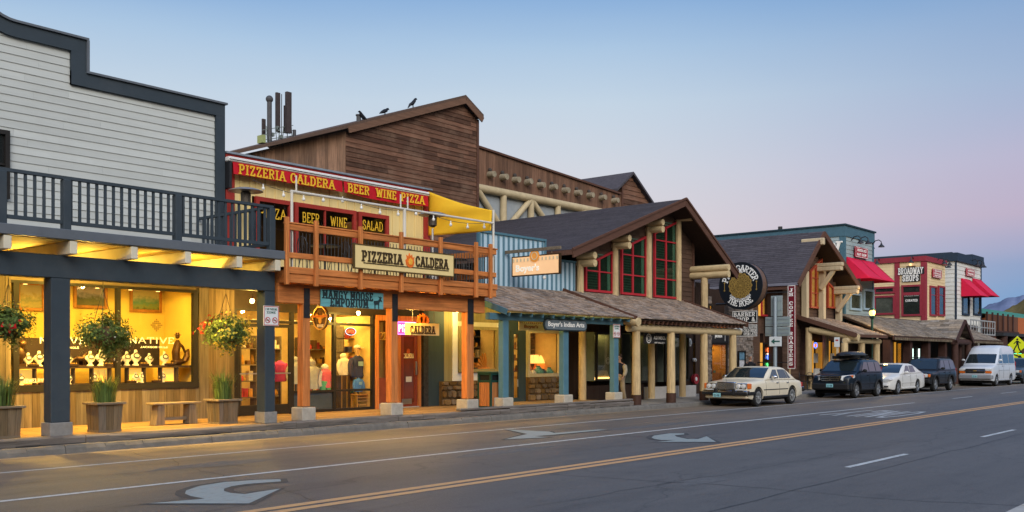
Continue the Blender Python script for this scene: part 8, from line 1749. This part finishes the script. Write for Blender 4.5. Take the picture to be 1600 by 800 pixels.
def front_box(t, L, h, hw):
    pbx(t, 'bumper', CPL, -.14, .2, -h*.97, h*.97, .44, .66, bev=.05); g = pbx(t, 'grille', CPL, -.03, .1, -.45, .45, .72, .94); mb = MB()
    for i in range(7): mb.box(-.045, -.02, -.40+.125*i, -.35+.125*i, .74, .92)
    mb.build('grille_bars', mat('dull_chrome', (.2,.2,.21), metal=.7, rough=.4, var=.1), g); lamps2(t, 'headlight', HLM, 0, .50, .76, .75, .93, .03); lamps2(t, 'indicator', ORG, .02, .77, .88, .76, .92, .02); lamps2(t, 'fog_lamp', HLM, -.12, .5, .65, .5, .58, .03)
    for sg in (-1, 1): pbx(t, 'tail_light', TLR, L-.06, L+.02, sg*.72, sg*.87, .9, 1.2); MB().tube((1.9, sg*.66, 1.79), (4.0, sg*.66, 1.79), .025, n=6).build('roof_rail', CPL, t)
    plate(t, -.145, .60)
JEP = dict(L=4.6, W=1.84, nose=.5, nt=.06, tail=.4, tt=.04, zb=.38, r=.38, wh=(.86,3.46), top=[(0,.78),(.02,.95),(.10,1.0),(.5,1.05),(1.25,1.10),(1.5,1.12),(4.55,1.13),(4.6,.9)], gh=[(1.28,1.10),(1.6,1.40),(1.85,1.63),(2.05,1.71),(2.6,1.74),(4.0,1.72),(4.25,1.66),(4.56,1.13)], ws=(1.34,1.88), rs=(4.27,4.5), tum=.15, wins=[(1.68,2.5,2.48,2.02,1.62),(2.58,3.4,3.36,2.58,1.62),(3.5,4.3,4.14,3.5,1.62)], doors=(1.45,2.54,3.44), handles=(2.36,3.28), mir=(1.72,1.2), strip=.72, front=front_box, trim=CPL, mirm=CPL, flare=CPL)
car('suv_car', 'black boxy suv parked between the white sedan and the white van', JEP, paintcar('black_car_paint', (.008,.008,.009), .0), PX(1462.5,16.0)-.86, 16.0+.92)
def front_van(t, L, h, hw):
    GB = mat('grey_bumper', (.22,.23,.25), rough=.45, var=.1); pbx(t, 'bumper', GB, -.12, .35, -h*.97, h*.97, .42, .74, bev=.07); g = pbx(t, 'grille', CPL, -.05, .1, -.55, .55, .82, 1.08); pbx(t, 'grille_bar', CHR, -.07, .05, -.60, .60, .93, .99); pbx(t, 'badge', mat('brass', (.45,.27,.08)), -.085, -.05, -.1, .1, .93, .99)
    lamps2(t, 'headlight', HLM, .0, .58, .93, .95, 1.1, .04); lamps2(t, 'indicator', ORG, .0, .58, .93, .80, .94, .035); plate(t, -.125, .62)
    for sg in (-1, 1): pbx(t, 'tail_light', TLR, L-.06, L+.02, sg*.85, sg*.97, .9, 1.5)
VAN = dict(L=5.7, W=2.0, nose=.6, nt=.08, tail=.4, tt=.03, zb=.33, r=.365, wh=(1.0,4.43), top=[(0,.80),(.03,1.08),(.15,1.17),(.6,1.26),(1.15,1.36),(1.4,1.38),(5.62,1.38),(5.7,1.2)], gh=[(1.05,1.35),(1.4,1.66),(1.80,1.98),(1.95,2.14),(2.25,2.38),(2.7,2.50),(3.4,2.54),(5.1,2.50),(5.5,2.36),(5.68,1.4)], ws=(1.12,1.80), rs=(5.52,5.64), tum=.16, wins=[(1.62,2.42,2.40,1.98,1.95),(2.58,3.95,3.93,2.58,1.98),(4.05,5.35,5.30,4.05,1.98)], doors=(1.5,2.5,4.0), handles=(2.32,2.66), mir=(1.45,1.62), strip=.98, front=front_van, cat='van', smat=mat('silver_strip', (.4,.42,.45), metal=.4, var=.1), sillm=mat('silver_strip', (.4,.42,.45)))
car('passenger_van', 'white high roofed passenger van with grey bumper near the right edge', VAN, paintcar('pearl_car_paint', (.55,.58,.62)), PX(1558,16.0)-1.0, 16.0+1.0)
car('suv_car', 'grey blue suv cut by the right edge of the photo behind the white van', dict(JEP, flare=None, mirm=None) | dict(mirm=CPL), paintcar('grey_blue_car_paint', (.06,.085,.11), .3), 71.6, 16.0+.95)
# ================================================================== street furniture
t = thing('street_lamp', 'green street lamp glowing between the two shingled porch roofs', 'street lamp', (52.5, 19.04, .14)); x, y = 52.46, 19.04; zl_ = PZ(1363.5, 489, 19.04)
MB().tube((x,y,.14), (x,y,zl_-.3), .075, .06, 12).lathe([(.16,0),(.15,.3),(.09,.45)], (x,y,.14), 12).build('pole', GRN, t, smooth=True); MB().lathe([(.06,0),(.16,.12),(.17,.16)], (x,y,zl_-.34), 12).build('collar', GRN, t); MB().lathe([(.10,0),(.16,.1),(.15,.22),(.09,.28)], (x,y,zl_-.14), 14).build('lamp_globe', emit('lamp_globe_light', (1,.58,.18), 2.2), t, smooth=True); MB().lathe([(.19,0),(.12,.07),(.03,.13)], (x,y,zl_+.145), 12).build('cap', GRN, t); lamp('POINT', (x, y-.35, zl_+.1), 160, (1,.66,.26), .15, None, t)
# sign cluster seen from behind
x, y = PX(1211, 18.3), 18.3; SGR = mat('sign_back_aluminium', (.30,.36,.36), rough=.5, metal=.3, var=.12); t = thing('road_sign_post', 'galvanised post with several road signs seen from behind above the cream sedan', 'road sign', (x, y, .14)); z = lambda py: PZ(1211, py, y)
MB().tube((x,y,.14), (x,y,z(464)), .085, n=12).build('post', mat('galvanised', (.30,.36,.40), metal=.5, rough=.45, var=.12), t, smooth=True)
for pl, pr, pt, pb in ((1203, 1221, 462, 494), (1194, 1233, 495, 509.5), (1194, 1233, 510.5, 525)):
    y1, y0 = YX(pl, x), YX(pr, x); q = MB().box(x+.09, x+.11, y0, y1, z(pb), z(pt)).build('sign_back', SGR, t, bevel=.01); mb = MB()
    for f in (.3, .75): zz = z(pb)+(z(pt)-z(pb))*f; mb.box(x+.075, x+.089, y0+.04, y1-.04, zz-.025, zz+.025)
    mb.build('stiffener', mat('galvanised', (.30,.36,.40)), q)
y1, y0 = YX(1204, x), YX(1223, x); q = MB().box(x-.12, x-.1, y0, y1, z(541), z(526)).build('sign_face', mat('sign_white', (.66,.70,.70)), t); F = side(x-.12, (y0+y1)/2, z(533.5)); mb = MB(); pbox(F, -.06, .2, -.03, .03, 0, .005, mb); mb.prism([(-.2,0),(-.04,.12),(-.04,-.12)], lambda p, q_, d: F @ Vector((p,q_,d)), 0, .005); mb.build('arrow_mark', mat('sign_green', (.04,.12,.10)), q)
# parking sign on wooden post
x, y = PX(1308.5, 18.2), 18.2; t = thing('parking_sign', 'narrow white parking sign on a thin wooden post beside the coffee house porch', 'road sign', (x, y, .14)); MB().box(x-.05, x+.05, y-.04, y+.04, .14, PZ(1308,529,y)).build('post', CRM, t); F = side(x-.055, y, PZ(1308, 534.5, y)); panel(MB(), F, .26, .46, .012).build('board', mat('sign_white', (.66,.70,.70)), t); pbox(F, -.07, .07, .05, .12, .0125, .016).build('red_mark', mat('sign_red', (.42,.03,.03)), t)
# pedestrian crossing sign
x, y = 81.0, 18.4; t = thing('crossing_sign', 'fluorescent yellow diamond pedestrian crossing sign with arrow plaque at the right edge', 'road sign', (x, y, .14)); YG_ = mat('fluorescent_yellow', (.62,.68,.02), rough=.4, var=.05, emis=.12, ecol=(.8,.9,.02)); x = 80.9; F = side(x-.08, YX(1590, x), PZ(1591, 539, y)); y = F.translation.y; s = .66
MB().tube((x,y,.14), (x,y,F.translation.z+.7), .05, n=8).build('post', mat('galvanised', (.30,.36,.40)), t); MB().prism([(0,s*1.03),(s*1.03,0),(0,-s*1.03),(-s*1.03,0)], lambda p, q, d: F @ Vector((p,q,d)), 0, .02).build('sign_diamond', YG_, t, bevel=.01)
mb = MB(); q = disc(F @ Matrix.Translation((.0,.42,.021)), .075, .075, .006, 12); mb.add(q.v, q.f)
for pts in ([(-.08,.32),(.08,.32),(.1,0),(-.06,0)], [(-.06,.02),(.03,.02),(-.12,-.24),(-.2,-.48),(-.28,-.46),(-.2,-.2)], [(.02,.02),(.1,.02),(.14,-.22),(.26,-.46),(.17,-.48),(.05,-.2)], [(-.08,.3),(-.06,.24),(-.22,.06),(-.26,.1)], [(.08,.3),(.08,.22),(.22,.1),(.25,.15)]): mb.prism(pts, lambda p, q, d: F @ Vector((p,q,d+.0005*len(mb.v)*.1)), .021, .028)
mb.build('walker_emblem', BKS, t); F2 = F @ Matrix.Translation((.05,-.88,0)); panel(MB(), F2, .95, .42, .02).build('arrow_plaque', YG_, t); mb = MB(); mb.prism([(-.32,.13),(.02,-.02),(.0,-.1),(.32,-.14),(.14,.13),(.09,.06),(-.28,.2)], lambda p, q, d: F2 @ Vector((p,q,d)), .021, .028); mb.build('arrow_emblem', BKS, t)
t = thing('neon_sign', 'pair of green light tubes below the crossing sign', 'neon sign', (84,19.3,1.5), 'lit signs in windows')
for xx in (84.2, 85.6): MB().tube((xx,19.3,1.5), (xx,19.3,2.1), .12, n=8).build('green_tube', emit('green_tube_light', (.05,.9,.45), 1.6), t)
# red hose reel and meter on the log building wall
x = PX(1083, YF-.2); t = thing('hose_reel', 'small red hose reel low on the dark wall beside the third log post', 'hose reel', (x, YF-.2, .75)); F = street(PX(1083.5,YF-.1), YF-.1, PZ(1083.5, 592, YF-.1)); disc(F, .2, .2, .12).build('drum', mat('reel_red', (.30,.03,.04), var=.2, rough=.5), t); disc(F, .08, .08, .03, 16, .12).build('hub', WHITEP, t); ring(F, .22, .22, .04, .05, .1).build('rim', mat('reel_red', (.30,.03,.04)), t)
for px, py, w, h, nm, lb in ((1075.5, 535, .22, .34, 'wall_lamp', 'pale oval wall lamp on the dark wall right of the window'), (1083.5, 562.5, .16, .16, 'meter_box', 'small white meter box on the dark wall above the hose reel')):
    F = street(PX(px,YF-.06), YF-.06, PZ(px,py,YF-.06)); t = thing(nm, lb, nm.replace('_', ' '), F.translation); disc(F, w/2, h/2, .1, 16).build('cover', WHITEP, t); disc(F, w*.3, h*.3, .04, 12, .1).build('lens', HLM, t)
# cafe seats outside the coffee house
for i, (px, dz) in enumerate(((1256, 0), (1268, 1.2))):
    c = dup(c0, (PX(px,20.3), 20.3, .14), .4+dz, ('black wire chair outside the coffee house, nearer the red vertical sign', 'black wire chair outside the coffee house, nearer the navy suv')[i], group='black chairs on the coffee house pavement')
tb = dup(t0, (PX(1262,20.5), 20.5, .14), 0, 'small round black table on the pavement outside the coffee house'); tb['group'] = 'tables on the coffee house pavement'
# ================================================================== people
SKIN = mat('skin', (.42,.24,.16), rough=.55, var=.06)
def skinned(name, verts, edges, m, parent, sub=1):
    me = bpy.data.meshes.new(name); me.from_pydata([v[0] for v in verts], edges, []); ob = bpy.data.objects.new(name, me); COL.objects.link(ob)
    sk = ob.modifiers.new('s', 'SKIN'); sk.use_smooth_shade = True; sk.branch_smoothing = .4
    for i, v in enumerate(verts):
        d_ = me.skin_vertices[0].data[i]; r = v[1]; d_.radius = r if isinstance(r, tuple) else (r, r); d_.use_root = (i == 0)
    if sub: s = ob.modifiers.new('d', 'SUBSURF'); s.levels = sub
    dg = bpy.context.evaluated_depsgraph_get(); dg.update(); m2 = bpy.data.meshes.new_from_object(ob.evaluated_get(dg)); bpy.data.objects.remove(ob)
    m2.materials.clear(); m2.materials.append(m); m2.polygons.foreach_set('use_smooth', [True]*len(m2.polygons)); o = bpy.data.objects.new(name, m2); COL.objects.link(o); o.parent = parent; return o
def chain(pts, base, start=None):
    n = len(base); base += pts; return [(start, n)]*(start is not None)+[(n+i, n+i+1) for i in range(len(pts)-1)]
def person(label, loc, rz, legs, arms, top_m, sleeve_m, trouser_m, hair_m, lean=0):
    """local frame: facing -Y, 1.76 m tall; legs/arms give (hip, knee, ankle) and (elbow, wrist) points per side"""
    t = thing('person', label, 'person', (0,0,0)); V = []; E = []
    E += chain([((0,0,.95),.10),((0,lean*.5,1.15),.10),((0,lean,1.36),.115),((0,lean,1.47),.055),((0,lean-.012,1.55),.056),((0,lean-.02,1.61),(.072,.085)),((0,lean-.012,1.68),(.075,.092)),((0,lean,1.735),(.05,.06))], V)
    E += chain([((0,lean-.098,1.60),.016),((0,lean-.115,1.585),.012)], V, 5)
    for sg in (-1, 1):
        hip, kn, an = legs[sg]; E += chain([(hip,.085),(kn,.052),(an,.035),((an[0],an[1]-.16,an[2]-.045),.03)], V, 0)
        sh = (sg*.19, lean, 1.40); el, wr = arms[sg]; d = (Vector(wr)-Vector(el)).normalized(); s0 = len(V); E += chain([(sh,.055),(el,.042),(wr,.027),(tuple(Vector(wr)+d*.055),(.022,.034))], V, 2); palm = s0+3; pp = Vector(V[palm][0])
        for k in range(4):
            o = Vector((0,-.026+.0175*k,0)); l = (.068,.078,.074,.058)[k]; E += chain([(tuple(pp+d*.03+o),.0085),(tuple(pp+d*(.03+l*.55)+o+Vector((-sg*.012,0,0))),.0078),(tuple(pp+d*(.03+l)+o+Vector((-sg*.035,0,0))),.0065)], V, palm)
        E += chain([(tuple(pp-d*.02+Vector((-sg*.015,-.04,0))),.010),(tuple(pp+d*.03+Vector((-sg*.025,-.055,0))),.008)], V, palm)
    skinned('body', V, E, SKIN, t)
    V = []; E = chain([((0,0,.98),(.165,.115)),((0,lean*.5,1.15),(.16,.115)),((0,lean,1.33),(.185,.125)),((0,lean,1.43),(.12,.085)),((0,lean,1.48),.075)], V)
    for sg in (-1, 1): E += chain([((sg*.155,lean,1.395),(.085,.085)),((sg*.20,lean,1.385),(.075,.075))], V, 2)
    skinned('jacket', V, E, top_m, t)
    for sg in (-1, 1): V = []; sh = (sg*.185, lean, 1.40); el, wr = arms[sg]; skinned('sleeve', [(sh,.10),(el,.085),(tuple(Vector(el).lerp(Vector(wr),.9)),.062)], [(0,1),(1,2)], sleeve_m, t)
    V = []; E = chain([((0,0,.96),(.155,.12))], V)
    for sg in (-1, 1): hip, kn, an = legs[sg]; E += chain([(hip,.115),(kn,.09),((an[0],an[1],an[2]-.02),.078)], V, 0)
    skinned('trousers', V, E, trouser_m, t)
    for sg in (-1, 1): an = Vector(legs[sg][2]); skinned('shoe', [(tuple(an+Vector((0,.05,-.05))),.05),(tuple(an+Vector((0,-.07,-.058))),.047),(tuple(an+Vector((0,-.18,-.068))),.038)], [(0,1),(1,2)], mat('shoe_dark', (.03,.025,.02), var=.1), t)
    MB().sph((0,lean+.022,1.70), .098, (.92,1.05,.85), 14, 8, .12).build('hair', hair_m, t, smooth=True); mb = MB()
    for sg in (-1, 1): mb.sph((sg*.032,lean-.098,1.635), .011, n=8, m=6)
    mb.build('eyes', mat('eye_dark', (.02,.015,.01), var=0), t); mb = MB()
    for sg in (-1, 1): mb.sph((sg*.078,lean-.0,1.61), .03, (.4,.7,1.1), 8, 6)
    mb.build('ears', SKIN, t, smooth=True); MB().box(-.026, .026, lean-.103, lean-.09, 1.552, 1.561).build('mouth', mat('lip', (.32,.13,.10), var=0), t)
    t.location = loc; t.rotation_euler = (0,0,rz); return t
KH = mat('khaki_cloth', (.34,.27,.18), rough=.9, var=.15, scale=9); NV = mat('navy_vest', (.015,.018,.03), rough=.9, var=.2, scale=9); PS = mat('pale_sleeve', (.42,.37,.27), rough=.9, var=.12, scale=9); BJ = mat('black_jacket', (.012,.012,.016), rough=.85, var=.2, scale=9); HB_ = mat('hair_brown', (.06,.04,.028), rough=.8, var=.3, scale=30); HG = mat('hair_grey', (.22,.2,.18), rough=.8, var=.3, scale=30)
X_ = PX(968.5, 19.6)
person('person walking behind the third blue post in navy vest, pale sleeves and khaki trousers', (X_, 19.6, .147), R(-80), {-1: ((-.09,0,.92),(-.10,-.16,.52),(-.10,-.18,.115)), 1: ((.09,0,.92),(.10,.04,.50),(.10,.22,.14))}, {-1: ((-.27,.16,1.14),(-.26,.20,.90)), 1: ((.27,-.10,1.13),(.25,-.26,.95))}, NV, PS, KH, HB_, -.03)
X_ = PX(1172, 20.6)
person('person standing in a black jacket behind the cream sedan beside the stone pier', (X_, 20.6, .147), R(-25), {-1: ((-.09,0,.92),(-.10,-.02,.50),(-.11,.0,.115)), 1: ((.09,0,.92),(.10,-.02,.50),(.11,.0,.115))}, {-1: ((-.30,.03,1.14),(-.16,-.18,1.05)), 1: ((.30,.03,1.14),(.14,-.20,1.08))}, BJ, BJ, mat('dark_jeans', (.03,.04,.07), var=.15), HG)
